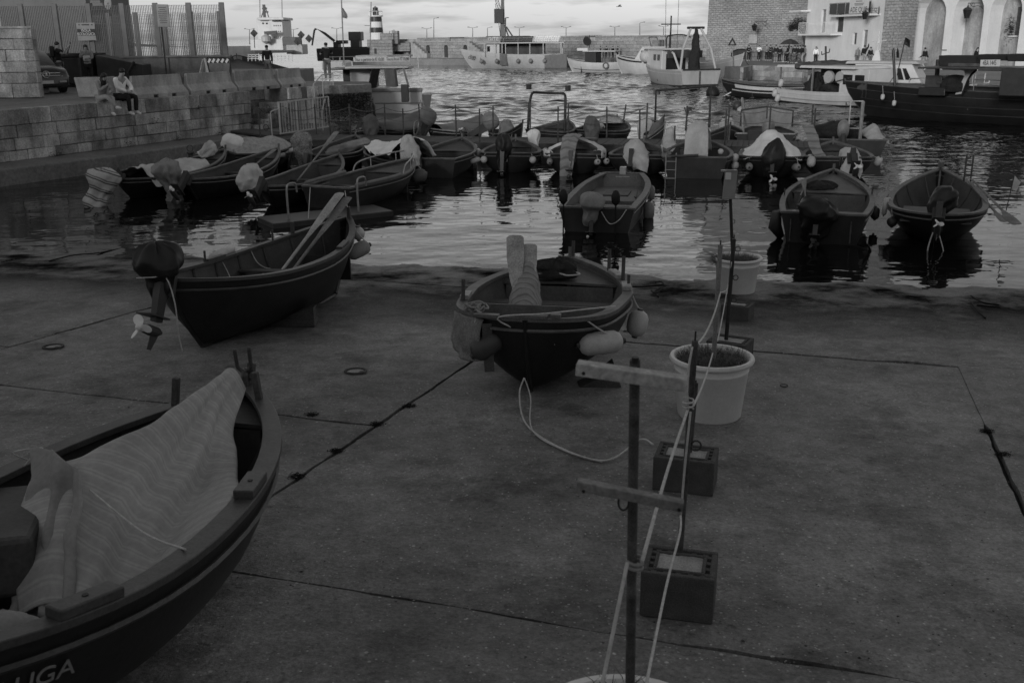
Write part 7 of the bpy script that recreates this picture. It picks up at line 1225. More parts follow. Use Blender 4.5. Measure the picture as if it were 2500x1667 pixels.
tp = thing('pier_tyres', 'pair of dark tyres hung on the corner of the stone quay', 'tyres', atz(1840, 175, 1)); q = P_[2] + V((.6, -.35, 0))
for k in range(2): MB(WM(tp)).tube([V((q.x + k * .7, q.y, .75)) + V((.30 * cos(i * pi / 8), 0, .42 * sin(i * pi / 8))) for i in range(17)], .10, 7).build('tyre', 'rubber', tp)
# white cruiser, small white gozzo, tour boat
g = Boat('cabin_cruiser', 'white cabin cruiser with a dark bow stripe left of the trawler', (18.2, 112.5), (12.1, 116.8), -.5, 3.2, 2.0, 'transom', 'hull_white', 'lining', 'hull_white', sb=.55, ss=0, thw=(), deck=.2, bs=.9, group=GB)
MB().grid([[g.P(.45 + .5 * i / 10, s, 1) + V((0, .03, 0)) for i in range(11)] for s in (.94, .86 - .0)]).build('bow_stripe', 'hull_dark', g.th, solid=.03); bbox(g, .6, 4.6, -1.2, 1.2, 1.9, 3.3, 'cabin', 'hull_white', .05, .9); win(g, 1.2, 3.7, 1.14, 2.45, 3.0); bbox(g, .4, 3.6, -1.2, 1.2, 3.3, 3.42, 'flybridge_deck', 'hull_white'); bbox(g, 1.8, 2.7, -.6, .6, 3.42, 4.1, 'helm', 'wood'); railing(g, [(.5, 1.1, 3.42), (1.2, 1.1, 3.42), (1.8, 1.1, 3.42)], .7); mb = MB(); mb.tube([(2.6, .9, 3.4), (2.9, .9, 4.4), (2.9, -.9, 4.4), (2.6, -.9, 3.4)], .05, 5); mb.build('roll_bar', 'metal_dark', g.th)
for z in (0.7, 1.1, 1.5): MB().tube([(.9, 1.5, z), (1.4, 1.52, z)], .03, 4).build('ladder_rung', 'metal', g.th)
h = Boat('small_tripper', 'small white boat with canopy and round life ring', (13.6, 119.5), (7.0, 123.4), -.4, 2.8, 1.5, 'round', 'hull_white', 'lining', 'hull_white', sb=.45, ss=.1, thw=(), deck=.7, group=GB)
MB().tube([h.P(t, .45, 1) + V((0, .02, 0)) for t in [.05 + i * .045 for i in range(20)]], .04, 5).build('line_stripe', 'hull_mid', h.th); bbox(h, 1.0, 5.2, -1.0, 1.0, 2.75, 2.85, 'canopy', 'hull_white'); bbox(h, 3.6, 5.0, -.8, .8, 1.3, 2.75, 'cabin', 'hull_dark'); bbox(h, 4.6, 6.0, -.9, .9, 2.85, 3.15, 'roof_box', 'hull_white')
for x in (1.2, 2.3, 3.5):
    for s in (-1, 1): MB().bar((x, s * .95, 1.3), (x, s * .95, 2.75), .05, .05, up=(0, 1, 0)).build('canopy_post', 'metal_dark', h.th)
MB().tube([V((2.0 + .32 * cos(i * pi / 8), 1.36, 1.2 + .32 * sin(i * pi / 8))) for i in range(17)], .09, 6).build('life_ring', 'hull_grey', h.th); mb = MB(); mb.tube([(4.8, 0, 3.1), (4.8, 0, 4.6)], .05, 5); mb.lathe([(.05, -.1), (.5, -.08), (.55, .0), (.05, .1)], 14, Matrix.Translation((5.0, .2, 3.9)) @ Matrix.Rotation(1.2, 4, 'X')); mb.build('mast', 'metal_dark', h.th)
i_ = Boat('tour_boat', 'long white tour boat with an open deck and loungers on its roof', (7.4, 141), (-6.6, 142.6), -.5, 3.8, 2.3, 'transom', 'hull_white', 'lining_grey', 'hull_white', sb=.75, ss=0, thw=(), deck=.80, bs=.95, group=GB, floor=.6)
bbox(i_, -.2, 11.4, -1.8, 1.8, 3.75, 3.88, 'roof', 'hull_white')
for x in (.2, 2.6, 4.4, 6.0, 7.7, 9.2, 10.6):
    for s in (1, -1): MB().bar((x, s * 1.7, 2.0), (x, s * 1.7, 3.76), .09, .09, up=(0, 1, 0)).build('roof_post', 'hull_white', i_.th)
bbox(i_, 8.6, 10.4, -1.2, 1.2, 1.8, 3.75, 'wheelhouse', 'hull_white'); win(i_, 9.9, 10.3, 1.16, 2.7, 3.4); MB().box((8.0, 1.86, 1.65), (1.0, .06, 1.5)).build('gangway_gate', 'hull_grey', i_.th); bbox(i_, -.6, 2.4, 1.55, 1.95, .5, 2.35, 'stern_board', 'hull_grey')
for k in range(16):
    x = 8.3 - k * .29; MB(Matrix.Translation((x, .4, 4.25)) @ Matrix.Rotation(R(-28), 4, 'Y')).lathe([(.13, -.38), (.20, -.2), (.20, .3), (.12, .42)], 8).build('rolled_lounger', 'cloth_dark' if k < 15 else 'cloth_pale', i_.th)
for k in range(11): x = 3.6 - k * .30; MB(Matrix.Translation((x, .5, 4.3)) @ Matrix.Rotation(R(-24), 4, 'Y')).lathe([(.13, -.42), (.22, -.2), (.22, .35), (.12, .48)], 8).build('rolled_lounger', 'cloth_white', i_.th)
bbox(i_, 2.6, 8.4, -1.1, -1.0, 1.4, 3.7, 'dark_backing', 'hull_mid'); railing(i_, [(x, 1.7, 3.88) for x in (.2, 2, 4, 6, 8, 10)], .55, mt='metal_paint'); text('lettering', 'digrre', .8, 'letter_dark', i_.th, frame(i_.P(.86, .72, 1) + V((0, .06, 0)), (-1, -.08, 0)), ext=.01)  # dark panel added along the deck so the open sides look shaded
text('lettering', 'GITE', .7, 'letter_white', i_.th, frame((9.4, 1.5, 4.3), (-1, 0, 0)), ext=.02)
for k, x in enumerate((2.4, 4.3, 6.0, 8.9, 11.0)): fender(('grey ball fender nearest the stern of the tour boat', 'grey ball fender second from the stern of the tour boat', 'grey ball fender amidships on the tour boat', 'grey ball fender left of the gate on the tour boat', 'grey ball fender nearest the bow of the tour boat')[k], i_.L2W(x, 1.98 if x < 10 else 1.75, 1.45), (0, 0, 1), .28, .6, 'cloth_grey'); 
# bin near the quay: passengers are added with the people
# moored excursion boat behind the pier
j = Boat('excursion_boat', 'moored excursion boat behind the pier with a price banner on its roof', (-5.3, 50.6), (-13.2, 60.5), -.5, 3.6, 1.85, 'transom', 'hull_pale', 'lining_grey', 'hull_pale', sb=.5, ss=0, thw=(), deck=.65, bs=.96, group=GB, floor=.4, fine=26)
EY = lambda x: 51.4 + (930 - x) * .030
def JW(x, y, dy=0): return atY(x, y, EY(x) + dy)
m_ = WM(j.th)
def jb(name, mt, x0, x1, y0, y1, dep, dy=0.0, bevel=.03):
    pa, pb_ = JW(x0, y1, dy), JW(x1, y0, dy); xm = (x0 + x1) / 2; ya = EY(xm) + dy; za, zb = atY(xm, y1, ya).z, atY(xm, y0, ya).z; xa, xb = atY(x0, y1, ya).x, atY(x1, y1, ya).x
    return MB(m_).box(((xa + xb) / 2, ya + dep / 2, (za + zb) / 2), (xb - xa, dep, zb - za)).build(name, mt, j.th, bevel=bevel)
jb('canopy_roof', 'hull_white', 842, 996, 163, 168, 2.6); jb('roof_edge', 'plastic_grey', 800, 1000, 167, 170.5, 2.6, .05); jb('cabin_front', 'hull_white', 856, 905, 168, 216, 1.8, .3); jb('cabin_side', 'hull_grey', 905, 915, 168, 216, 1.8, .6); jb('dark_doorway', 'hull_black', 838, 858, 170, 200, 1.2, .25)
jb('price_banner', 'sign_white', 863, 1000, 140, 151, .04, -.15, 0); q = JW(932, 145.5, -.2); text('lettering', 'Tour a partire da € 10,00   Tours from € 10,00', .21, 'letter_dark', j.th, m_ @ frame(q, (1, 0, 0)), sx=.66)
MB(m_).bar(JW(985, 168), JW(998, 213), .08, .06).build('canopy_post', 'plastic_grey', j.th); MB(m_).bar(JW(918, 168), JW(908, 215), .5, .06).build('stair', 'metal_dark', j.th); MB(m_).bar(JW(952, 168), JW(958, 212, .3), .6, .2).build('locker', 'hull_grey', j.th); MB(m_).bar(JW(1020, 140, .2), JW(1025, 214, .2), .02, .02, up=(0, 1, 0)).build('antenna', 'metal', j.th)
jb('stern_board', 'hull_white', 904, 1031, 218, 252, .12, -.75); jb('stern_rail_cap', 'plastic_grey', 904, 1031, 216, 225, .2, -.82); jb('stern_lower', 'hull_white', 916, 1029, 255, 278, .12, -.70); jb('outdrive', 'plastic_dark', 980, 998, 207, 250, .3, -1.1)
mb = MB(m_)
for x0, y0, x1, y1 in ((800, 140, 1000, 136), (800, 160, 800, 140), (830, 160, 830, 139), (870, 152, 870, 138), (1000, 150, 1000, 136), (815, 160, 812, 138)): mb.bar(JW(x0, y0, .6), JW(x1, y1, .6), .03, .03)
mb.build('roof_rails', 'metal', j.th); jb('fore_cabin', 'hull_white', 786, 845, 150, 172, 2.2, .4, .1); jb('awning', 'cloth_pale', 868, 998, 136, 141, 2.2, .1)
for t in (0, 1): MB(m_).tube(sag(JW(908, 232 + t * 8, -1), JW(918, 300, -.9), .1, 6), .06, 5).build('mooring_rope', 'rope_dark', j.th)
mb = MB(m_); mb.tube([JW(1031, 245, -.9), JW(1036, 262, -1), JW(1036, 278, -1)], .03, 5); mb.tube([JW(1026, 245, -.9), JW(1030, 262, -1), JW(1030, 278, -1)], .03, 5); mb.build('swim_ladder', 'metal', j.th)
# white ship, dark barge with grab arm, fishing pole flags on the far left
s_ = Boat('coaster_ship', 'white ship with a tall bridge behind the mesh fence', (-39, 151), (-68, 165), -1, 9, 4.2, 'transom', 'hull_white', 'lining', 'hull_white', sb=1.5, ss=0, thw=(), deck=.5, bs=.9, group=GB); m_ = WM(s_.th); YS = 150
def SW(x, y, dy=0): return atY(x, y, YS + dy)
def sb_(name, mt, x0, x1, y0, y1, dep, dy=0.0):
    pa, pb_ = SW(x0, y1, dy), SW(x1, y0, dy); return MB(m_).box(((pa.x + pb_.x) / 2, YS + dy + dep / 2, (pa.z + pb_.z) / 2), (pb_.x - pa.x, dep, pb_.z - pa.z)).build(name, mt, s_.th, bevel=.08)
sb_('bridge_tower', 'hull_white', 662, 689, 50, 122, 6); sb_('bridge_block', 'hull_white', 632, 664, 46, 122, 6, .6); sb_('bridge_top', 'hull_white', 628, 692, 43, 50, 6.5, -.3); sb_('bridge_windows', 'glass', 664, 688, 50.5, 53.5, .1, -.35); sb_('lower_deck', 'hull_white', 612, 690, 96, 124, 8, -1)
for x in (640, 649): sb_('window', 'glass', x, x + 4, 56, 60, .1, .5)
for r_ in range(3):
    for k in range(4): sb_('window', 'glass', 668 + k * 5, 670 + k * 5, 62 + r_ * 14, 65 + r_ * 14, .1, -.08)
mb = MB(m_); mb.bar(SW(646, 43), SW(644, 12), .35, .35, up=(0, 1, 0)); mb.bar(SW(640, 22), SW(652, 21), .2, .2); mb.bar(SW(641, 30), SW(655, 30), .2, .2); mb.bar(SW(638, 43), SW(646, 18), .12, .12); mb.bar(SW(656, 43), SW(648, 18), .12, .12); mb.build('mast', 'metal_dark', s_.th)
for x in (635, 689): MB(m_).bar(SW(x, 46), SW(x - 1, -15), .08, .08, up=(0, 1, 0)).build('whip_aerial', 'metal_dark', s_.th)
MB(m_).lathe([(.1, -.7), (.7, -.3), (.7, .3), (.1, .7)], 12, Matrix.Translation(SW(650, 96, -2))).build('lifeboat', 'hull_pale', s_.th); MB(m_).bar(SW(646, 82, -1.5), SW(676, 80, -1.5), .5, .5).build('davit', 'metal_dark', s_.th)
t_ = Boat('harbour_tug', 'dark tug with white rails moored beyond the quay', (-17.0, 74), (-22.6, 86), -.5, 5.2, 2.4, 'round', 'hull_pale', 'lining', 'hull_black', sb=1.0, ss=.2, thw=(), deck=.5, group=GB); m_ = WM(t_.th); YT = 76
def TW(x, y, dy=0): return atY(x, y, YT + dy)
MB(m_).loft([[TW(x, y, d_) for x, y, d_ in ((624, 131, 0), (716, 129, 0), (716, 129, 2), (624, 131, 2))], [TW(x, y, d_) for x, y, d_ in ((622, 124, 0), (717, 123, 0), (717, 123, 2), (622, 124, 2))]]).build('bulwark', 'hull_black', t_.th); mb = MB(m_)
for x in range(606, 716, 9): mb.bar(TW(x, 150, -.5), TW(x, 134, -.5), .04, .04, up=(0, 1, 0))
for y in (134, 139, 144): mb.bar(TW(604, y, -.5), TW(712, y - 1, -.5), .04, .04)
mb.build('railing', 'metal_white', t_.th)
for k, (x0, x1, y0, y1, mt) in enumerate(((700, 738, 109, 134, 'plastic_white'), (632, 650, 126, 136, 'hull_black'), (690, 722, 91, 112, 'hull_grey'))):
    pa, pb_ = TW(x0, y1, 1), TW(x1, y0, 1); MB(m_).box(((pa.x + pb_.x) / 2, YT + 2, (pa.z + pb_.z) / 2), (pb_.x - pa.x, 2, pb_.z - pa.z)).build(('fish_box_stack', 'deck_house', 'wheelhouse')[k], mt, t_.th, bevel=.04)
for k, (x, y, top) in enumerate(((622, 118, 82), (737, 112, 86), (756, 100, 95), (728, 110, 102))):
    fg = thing('marker_flag', ('diamond flag on a fishing pole behind the quay wall', 'dark flag on a slanted pole by the white boxes', 'diamond flag on a pole left of the excavator arm', 'small diamond flag low behind the white boxes')[k], 'flag', TW(x, y)); q0 = fg.location.copy(); tpz = TW(x - 2, top) - q0; MB().tube([(0, 0, 0), tpz], .03, 4).build('pole', 'metal_dark', fg); mb = MB(Matrix.Translation(tpz)); mb.loft([[(-.28, 0, 0), (0, 0, -.3), (.28, 0, 0), (0, 0, .3)], [(-.28, .04, 0), (0, .04, -.3), (.28, .04, 0), (0, .04, .3)]]); mb.build('board', 'cloth_black', fg)
x_ = thing('grab_barge', 'dark barge with a bent excavator arm and a skip', 'barge', atz(850, 140, 0)); YX = 104; x_.location.y = YX; m_ = WM(x_)
def XW(x, y, dy=0): return atY(x, y, YX + dy)
MB(m_).loft([[XW(x, y, d_) for x, y, d_ in ((775, 150, 0), (900, 150, 0), (900, 150, 6), (775, 150, 6))], [XW(x, y, d_) for x, y, d_ in ((772, 119, 0), (905, 117, 0), (905, 117, 6), (772, 119, 6))]]).build('hull', 'hull_black', x_, bevel=.1)
MB(m_).loft([[XW(x, y, d_) for x, y, d_ in q] for q in ([(760, 112, 0), (764, 112, 0), (764, 112, .5), (760, 112, .5)], [(765, 75, 0), (770, 75, 0), (770, 75, .5), (765, 75, .5)], [(769, 69, 0), (775, 73, 0), (775, 73, .5), (769, 69, .5)], [(795, 80, 0), (792, 86, 0), (792, 86, .5), (795, 80, .5)], [(819, 99, 0), (815, 104, 0), (815, 104, .5), (819, 99, .5)])]).build('excavator_arm', 'metal_dark', x_)
for nm, x0, x1, y0, y1, mt in (('excavator_cab', 820, 842, 99, 108, 'metal_dark'), ('turntable', 814, 824, 103, 122, 'metal_dark'), ('skip', 851, 880, 78, 100, 'hull_mid'), ('skip_frame', 856, 876, 98, 118, 'metal_dark'), ('bulwark', 785, 897, 115, 121, 'hull_black')):
    pa, pb_ = XW(x0, y1, .5), XW(x1, y0, .5); MB(m_).box(((pa.x + pb_.x) / 2, YX + 1.6, (pa.z + pb_.z) / 2), (pb_.x - pa.x, 2.2, pb_.z - pa.z)).build(nm, mt, x_, bevel=.05)
fs = thing('flagstaff', 'tall staff with a drooping flag above the excursion boat', 'flag', JW(840, 160)); q0 = fs.location.copy(); Yf = q0.y; tpp = atY(833, -12, Yf) - q0; MB().tube([(0, 0, 0), tpp], .035, 6).build('staff', 'metal', fs); drape([[atY(834.5, 18, Yf) - q0, atY(841, 24, Yf + .1) - q0, atY(848, 36, Yf) - q0], [atY(835, 30, Yf) - q0, atY(841, 38, Yf - .1) - q0, atY(848.5, 42, Yf) - q0], [atY(835.5, 44, Yf) - q0, atY(842, 46, Yf) - q0, atY(847, 47, Yf) - q0]], 5, .05, 3).build('flag', 'cloth_grey', fs)
fs = thing('flagstaff', 'thin mast left of the lighthouse with a cross spar', 'mast', JW(903, 150)); q0 = fs.location.copy(); Yf = q0.y + 2; mb = MB(); mb.tube([(0, 0, 0), atY(906, 6, Yf) - q0], .025, 5); mb.tube([atY(890, 63, Yf) - q0, atY(905, 64, Yf) - q0], .015, 4); mb.build('mast', 'metal', fs)
gl = thing('gull', 'small gull flying under the clouds', 'bird', atY(1512, 17, 90)); mb = MB(); mb.tube([(-.25, 0, 0), (.2, 0, .02)], [.03, .05], 6); mb.build('body', 'plastic_grey', gl); 
for s in (-1, 1): MB().grid([[(.08, s * .04, .03), (.12, s * .35, .16), (.02, s * .7, .02)], [(-.1, s * .04, .03), (-.02, s * .35, .14), (-.04, s * .7, .0)]]).build('wing', 'plastic_grey', gl, solid=.01)
# ------------------------------------------------------------------ foreground: filled blocks with posts, pots, ropes
G3 = 'filled concrete blocks holding the rope posts'
def block(label, fl, fr, h, dep, post=None, pr=.024):
    a, b = gp(*fl), gp(*fr); d = b - a; wd = V((d.x, d.y)).length; ang = atan2(d.y, d.x); th_ = thing('concrete_block', label, 'block', (a.x, a.y, min(a.z, b.z)), ang, G3); e = .035
    # hollow rim: four walls with slots, cement fill in the middle
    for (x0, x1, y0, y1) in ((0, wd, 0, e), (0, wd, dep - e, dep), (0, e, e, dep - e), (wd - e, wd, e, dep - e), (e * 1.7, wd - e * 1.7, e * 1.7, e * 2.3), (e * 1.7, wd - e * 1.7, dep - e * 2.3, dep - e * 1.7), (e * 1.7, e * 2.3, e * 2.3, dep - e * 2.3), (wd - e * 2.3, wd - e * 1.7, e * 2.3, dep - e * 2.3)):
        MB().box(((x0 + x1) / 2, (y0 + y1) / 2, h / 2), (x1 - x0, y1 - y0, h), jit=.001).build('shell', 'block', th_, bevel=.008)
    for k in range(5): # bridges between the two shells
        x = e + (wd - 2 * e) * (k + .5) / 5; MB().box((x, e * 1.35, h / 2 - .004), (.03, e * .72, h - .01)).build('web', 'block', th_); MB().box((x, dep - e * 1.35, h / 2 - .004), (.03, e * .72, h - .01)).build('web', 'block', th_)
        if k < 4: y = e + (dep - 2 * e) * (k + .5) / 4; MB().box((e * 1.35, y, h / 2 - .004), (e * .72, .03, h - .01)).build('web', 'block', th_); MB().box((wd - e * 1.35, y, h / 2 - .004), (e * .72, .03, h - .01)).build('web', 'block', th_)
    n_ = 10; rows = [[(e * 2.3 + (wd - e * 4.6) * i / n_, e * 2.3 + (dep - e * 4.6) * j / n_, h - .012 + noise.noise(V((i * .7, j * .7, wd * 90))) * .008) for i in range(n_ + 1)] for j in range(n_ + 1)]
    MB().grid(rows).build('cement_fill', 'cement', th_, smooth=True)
    return th_
def post(label, a, b, r=.022, mat_='rust', ring_at=()):
    t_ = thing('rope_post', label, 'post', a); d = V(b) - V(a); MB().tube([V((0, 0, 0)), d], r, 10).build('pole', mat_, t_, smooth=True, sharp=60)
    MB().tube([d, d * 1.04], r * .3, 6).build('tip', 'metal_dark', t_)
    for f in ring_at: q = d * f; MB().tube([q + V((.03 + r + .03 * cos(i * pi / 5), 0, .03 * sin(i * pi / 5))) for i in range(11)], .006, 5).build('eye_ring', 'metal_dark', t_)
    return t_
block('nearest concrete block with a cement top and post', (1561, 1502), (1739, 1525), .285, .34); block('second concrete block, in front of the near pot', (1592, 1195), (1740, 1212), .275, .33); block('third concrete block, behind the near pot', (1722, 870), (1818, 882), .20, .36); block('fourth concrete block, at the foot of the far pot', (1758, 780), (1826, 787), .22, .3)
p1a, p1b = atY(1658, 1372, 5.28), atY(1697, 832, 5.28); p1a.z -= .02; post('tall post standing in the nearest concrete block', p1a, p1b, .018, 'rust', (.55,))
p2a, p2b = atz(1684, 1103, 1.02), None; p2b = atY(1699, 935, p2a.y); post('post standing in the second concrete block', p2a, p2b, .019, 'rust')
p3a = atz(1773, 829, .63); p3b = atY(1792, 583, p3a.y); post('slim post standing in the third concrete block', p3a, p3b, .024, 'metal_dark', (.4, .62, .9))
# plant pots
def pot(label, c, r, h, seed, ngrass, lean=0.0, collar=True):
    t_ = thing('plant_pot', label, 'plant pot', c); k = r / .385
    MB().lathe([(.285 * k, 0), (.30 * k, .02), (.345 * k, h * .78), (.352 * k, h * .79), (.352 * k, h * .81), (.35 * k, h * .815), (.362 * k, h * .91), (.39 * k, h * .925), (.40 * k, h * .96), (.39 * k, h), (.36 * k, h * 1.0), (.345 * k, h * .96), (.335 * k, h * .88), (.0, h * .87)], 40, cap=False).build('tub', 'plastic_pot', t_, smooth=True, sharp=50)
    n_ = 14; rows = [[(.335 * k * i / 5 * cos(2 * pi * j / n_), .335 * k * i / 5 * sin(2 * pi * j / n_), h * .89 + noise.noise(V((i * .8 * cos(j), i * .8 * sin(j), seed))) * .025) for j in range(n_ + 1)] for i in range(6)]
    MB().grid(rows).build('soil', 'soil', t_, smooth=True); mb = MB(); rnd_ = random.Random(seed)
    for i in range(ngrass):
        a = rnd_.uniform(0, 2 * pi); rr = .32 * k * sqrt(rnd_.random()); q = V((rr * cos(a), rr * sin(a), h * .88)); a2 = rnd_.uniform(0, 2 * pi); ln = rnd_.uniform(.05, .17) * k; dv = V((cos(a2) * .6 + lean * .8, sin(a2) * .6, rnd_.uniform(.5, 1.1))).normalized(); w_ = V((-sin(a2), cos(a2), 0)) * .0022
        if lean and rnd_.random() < .25: q = V((-.30 * k + rnd_.uniform(-.05, .06), rnd_.uniform(-.15, .15), h * .93)); dv = V((-.8, rnd_.uniform(-.4, .4), rnd_.uniform(-.5, .7))).normalized(); ln *= 1.7
        m2 = q + dv * ln * .6; e = q + dv * ln + V((cos(a2) * .04, sin(a2) * .04, -.02)); mb.add([q - w_, q + w_, m2 + w_, m2 - w_, e], [(0, 1, 2, 3), (3, 2, 4)])
    gr = mb.build('dry_grass', 'grass', t_); gr['kind'] = 'stuff'; return t_
c1 = gp(1731, 1012); pot('large pale plant pot with dry grass beside the posts', c1, .385, .60, 3, 1500)
c2 = gp(1796, 712); pot('farther pale plant pot with drooping grass at the water edge', c2, .385, .58, 5, 1700, -.5)
c0 = V((.40, 3.07, 0)); c0.z = gz(c0.x, c0.y); pot('pale plant pot at the bottom edge holding the crossed post', c0, .385, .60, 9, 700)
s3a = V((c1.x + .05, c1.y - .05, c1.z + .5)); s3b = atY(1759, 598, s3a.y); post('mottled stick standing in the large plant pot', atY(1742, 880, s3a.y), s3b, .022, 'wood')
# crossed post in the near pot
tp_ = thing('crossed_post', 'wooden post with two crossbars nearest the viewer', 'post', c0 + V((0, 0, .5))); m_ = WM(tp_); pa, pb = atY(1538, 1690, 3.1), atY(1550, 879, 3.1)
MB(m_).tube([pa, pb], .0175, 14).build('pole', 'rust', tp_, smooth=True, sharp=60)
MB(m_).bar(atY(1408, 897, 3.06), atY(1676, 936, 2.98), .05, .043).build('crossbar', 'wood_pale', tp_, bevel=.004); MB(m_).bar(atY(1408, 1180, 3.06), atY(1668, 1234, 3.0), .04, .034).build('crossbar', 'wood', tp_, bevel=.004)
MB(m_).tube([atY(1550, 886, 3.04), atY(1551, 872, 3.04)], .012, 10).build('bolt', 'rubber', tp_)
for x, y in ((1422, 900), (1662, 930), (1422, 1184), (1652, 1229)): q = atY(x, y, 3.02); MB(m_).lathe([(.006, 0), (.006, .004)], 8, Matrix.Translation(q + V((0, -.045, 0))) @ Matrix.Rotation(pi / 2, 4, 'X')).build('nail_hole', 'rubber', tp_)
q = atY(1523, 1205, 3.04); MB(m_).tube([q + V((.018 * cos(i * pi / 6), 0, -.03 + .022 * sin(i * pi / 6) * 1.4)) for i in range(13)], .004, 5).build('hook', 'metal_dark', tp_)
MB(m_).tube([V((pa.x, 3.1, 0)) + V((.026 * cos(i * pi / 7) + .004, .026 * sin(i * pi / 7), atY(1540, 1362 + i * .8, 3.1).z)) for i in range(30)], .007, 6).build('rope_turns', 'cloth_grey', tp_)
# ropes of the barrier
T1 = atY(1552, 1320, 3.07); tie2 = atY(1680, 998, 5.24); top1 = p1b + V((-.02, -.03, -.03))
rope('pale barrier rope from the crossed post to the second post', [T1 + V((.02, -.03, -.06)), T1.lerp(tie2, .5) - V((0, 0, .05)), tie2], .0075); rope('pale barrier rope running up the tall post', [tie2, tie2.lerp(top1, .5) + V((-.02, -.02, 0)), top1], .007)
k3 = atY(1759, 714, s3a.y - .03); k4 = atY(1776, 702, p3a.y - .05); k5 = atY(1786, 640, p3a.y - .04)
rope('pale barrier rope from the tall post to the mottled stick', sag(top1, k3, .10, 5), .007); rope('pale barrier rope from the mottled stick to the slim post', [k3, k3.lerp(k4, .5) - V((0, 0, .02)), k4, k5], .007)
k6 = atY(1740, 862, s3a.y - .03); rope('lower pale rope from the tall post to the potted stick', sag(tie2 + V((.03, 0, .02)), k6, .04, 5), .007); rope('lower pale rope from the potted stick to the slim post', sag(k6 + V((.05, .05, .1)), k4, .03, 5), .0065)
lo1 = atY(1662, 1258, 5.24); lo0 = atY(1574, 1690, 3.2); rope('pale rope from the nearest block post down past the near pot', [lo1, lo1.lerp(lo0, .15) + V((.015, 0, 0)), lo1.lerp(lo0, .5), lo0], .007); rope('pale rope hanging on the nearest block post', [tie2 + V((.01, -.02, -.01)), tie2.lerp(lo1, .5) + V((.0, -.02, 0)), lo1], .007)
ll0 = atY(1532, 1372, 3.06); ll1 = atY(1464, 1700, 2.8); rope('pale rope from the crossed post to the lower edge', [ll0, ll0.lerp(ll1, .5), ll1], .007)
MB_ = MB(); kn = tie2; rope('knot of cord where the ropes meet on the tall post', [kn + V((.03 * cos(i), .03 * sin(i) - .0, .004 * i)) for i in range(16)], .006, 'rope', n_=2)
# sign on its pole at the water
sp = thing('warning_sign', 'small notice box on a slim pole at the water edge', 'sign', (c2.x - .05, c2.y - .2, c2.z)); m_ = WM(sp); Ys = 15.25
MB(m_).tube([atY(1789, 640, Ys), atY(1783, 480, Ys)], .025, 8).build('pole', 'metal_dark', sp); MB(m_).box(atY(1782, 450, Ys - .05), (.185, .05, .44), Matrix.Rotation(R(3), 3, 'Y')).build('box', 'sign_grey', sp, bevel=.006); MB(m_).box(atY(1778, 430, Ys - .085), (.085, .01, .11)).build('notice', 'sign_white', sp)
MB(m_).box(atY(1780, 417, Ys - .05), (.24, .07, .025)).build('lid', 'metal', sp); MB(m_).box(atY(1782, 484, Ys - .05), (.23, .06, .02)).build('foot_plate', 'metal', sp)
for y in (540, 585): q = atY(1788, y, Ys); MB(m_).tube([q + V((.035 * cos(i * pi / 6), -.03, .035 * sin(i * pi / 6))) for i in range(13)], .006, 5).build('ring', 'metal_dark', sp)
# small things on the concrete
for k, (x, y) in enumerate(((868, 908), (130, 848))):
    q = gp(x, y) + V((0, 0, .012)); rg = thing('ground_ring', ('iron mooring ring let into the slab left of the wide boat', 'iron mooring ring let into the slab at the left edge')[k], 'ring', q); MB().tube([V((.115 * cos(i * pi / 10), .115 * sin(i * pi / 10) + .0, -.008 * sin(i * pi / 10))) for i in range(21)], .014, 6).build('ring', 'rust', rg); MB().lathe([(.0, -.008), (.07, -.007), (.10, -.010)], 16, cap=False).build('socket', 'cement', rg); MB().box((.09, -.06, .0), (.07, .04, .03)).build('staple', 'rust', rg)
rg = MB().tube([gp(1914, 942) + V((.04 * cos(i * pi / 8), .04 * sin(i * pi / 8), .006)) for i in range(17)], .005, 5).build('washer_ring', 'rubber'); tag(rg, 'tiny black ring lying on the open concrete', 'ring')
for k, pts in enumerate((((1480, 722), (1530, 708), (1580, 702), (1618, 700), (1612, 690), (1600, 695)), ((1590, 712), (1600, 722), (1618, 705), (1598, 718), (1607, 728)), ((2370, 725), (2400, 745), (2440, 748), (2430, 755), (2385, 748)), ((120, 640), (180, 628), (240, 620), (300, 610)), ((2370, 742), (2385, 765), (2405, 780)))):
    rope(('old black rope end running from the waterline by the wide boat', 'tangle of black rope by the waterline near the wide boat', 'tangle of black rope on the wet concrete at the far right', 'old dark line lying on the wet concrete at the left', 'short dark line below the right-hand rope tangle')[k], [gp(*p) + V((0, 0, .02 + .02 * (i % 2))) for i, p in enumerate(pts)], .014, 'moss')
# tufts of moss in the joints, shell and gravel grit on the slabs
mt = [(920, 1034), (820, 1100), (725, 1162), (445, 982), (1530, 810), (2410, 1052), (2448, 1108), (760, 1012), (1000, 990)]
for k, (x, y) in enumerate(mt):
    q0 = gp(x, y)
    def mp_pt(q0=q0): return q0 + V((random.gauss(0, .030), random.gauss(0, .024), random.uniform(-.014, .012))), 0
    tag(leaf_cloud(460, mp_pt, .017, 'moss', 'moss_tuft'), ('moss tuft where the joints meet in front of the wide boat', 'moss tuft on the diagonal joint, middle one', 'moss tuft on the diagonal joint nearest the cloth-covered boat', 'moss tuft on the cross joint behind the near left boat', 'moss tuft on the joint right of the wide boat', 'moss tuft on the right-hand joint, upper one', 'moss tuft on the right-hand joint, lower one', 'moss tuft on the short joint right of the stem fork', 'moss tuft on the joint close to the wide boat')[k], 'moss', kind='stuff')
rnd_ = random.Random(4); mb = MB(); mbd = MB()
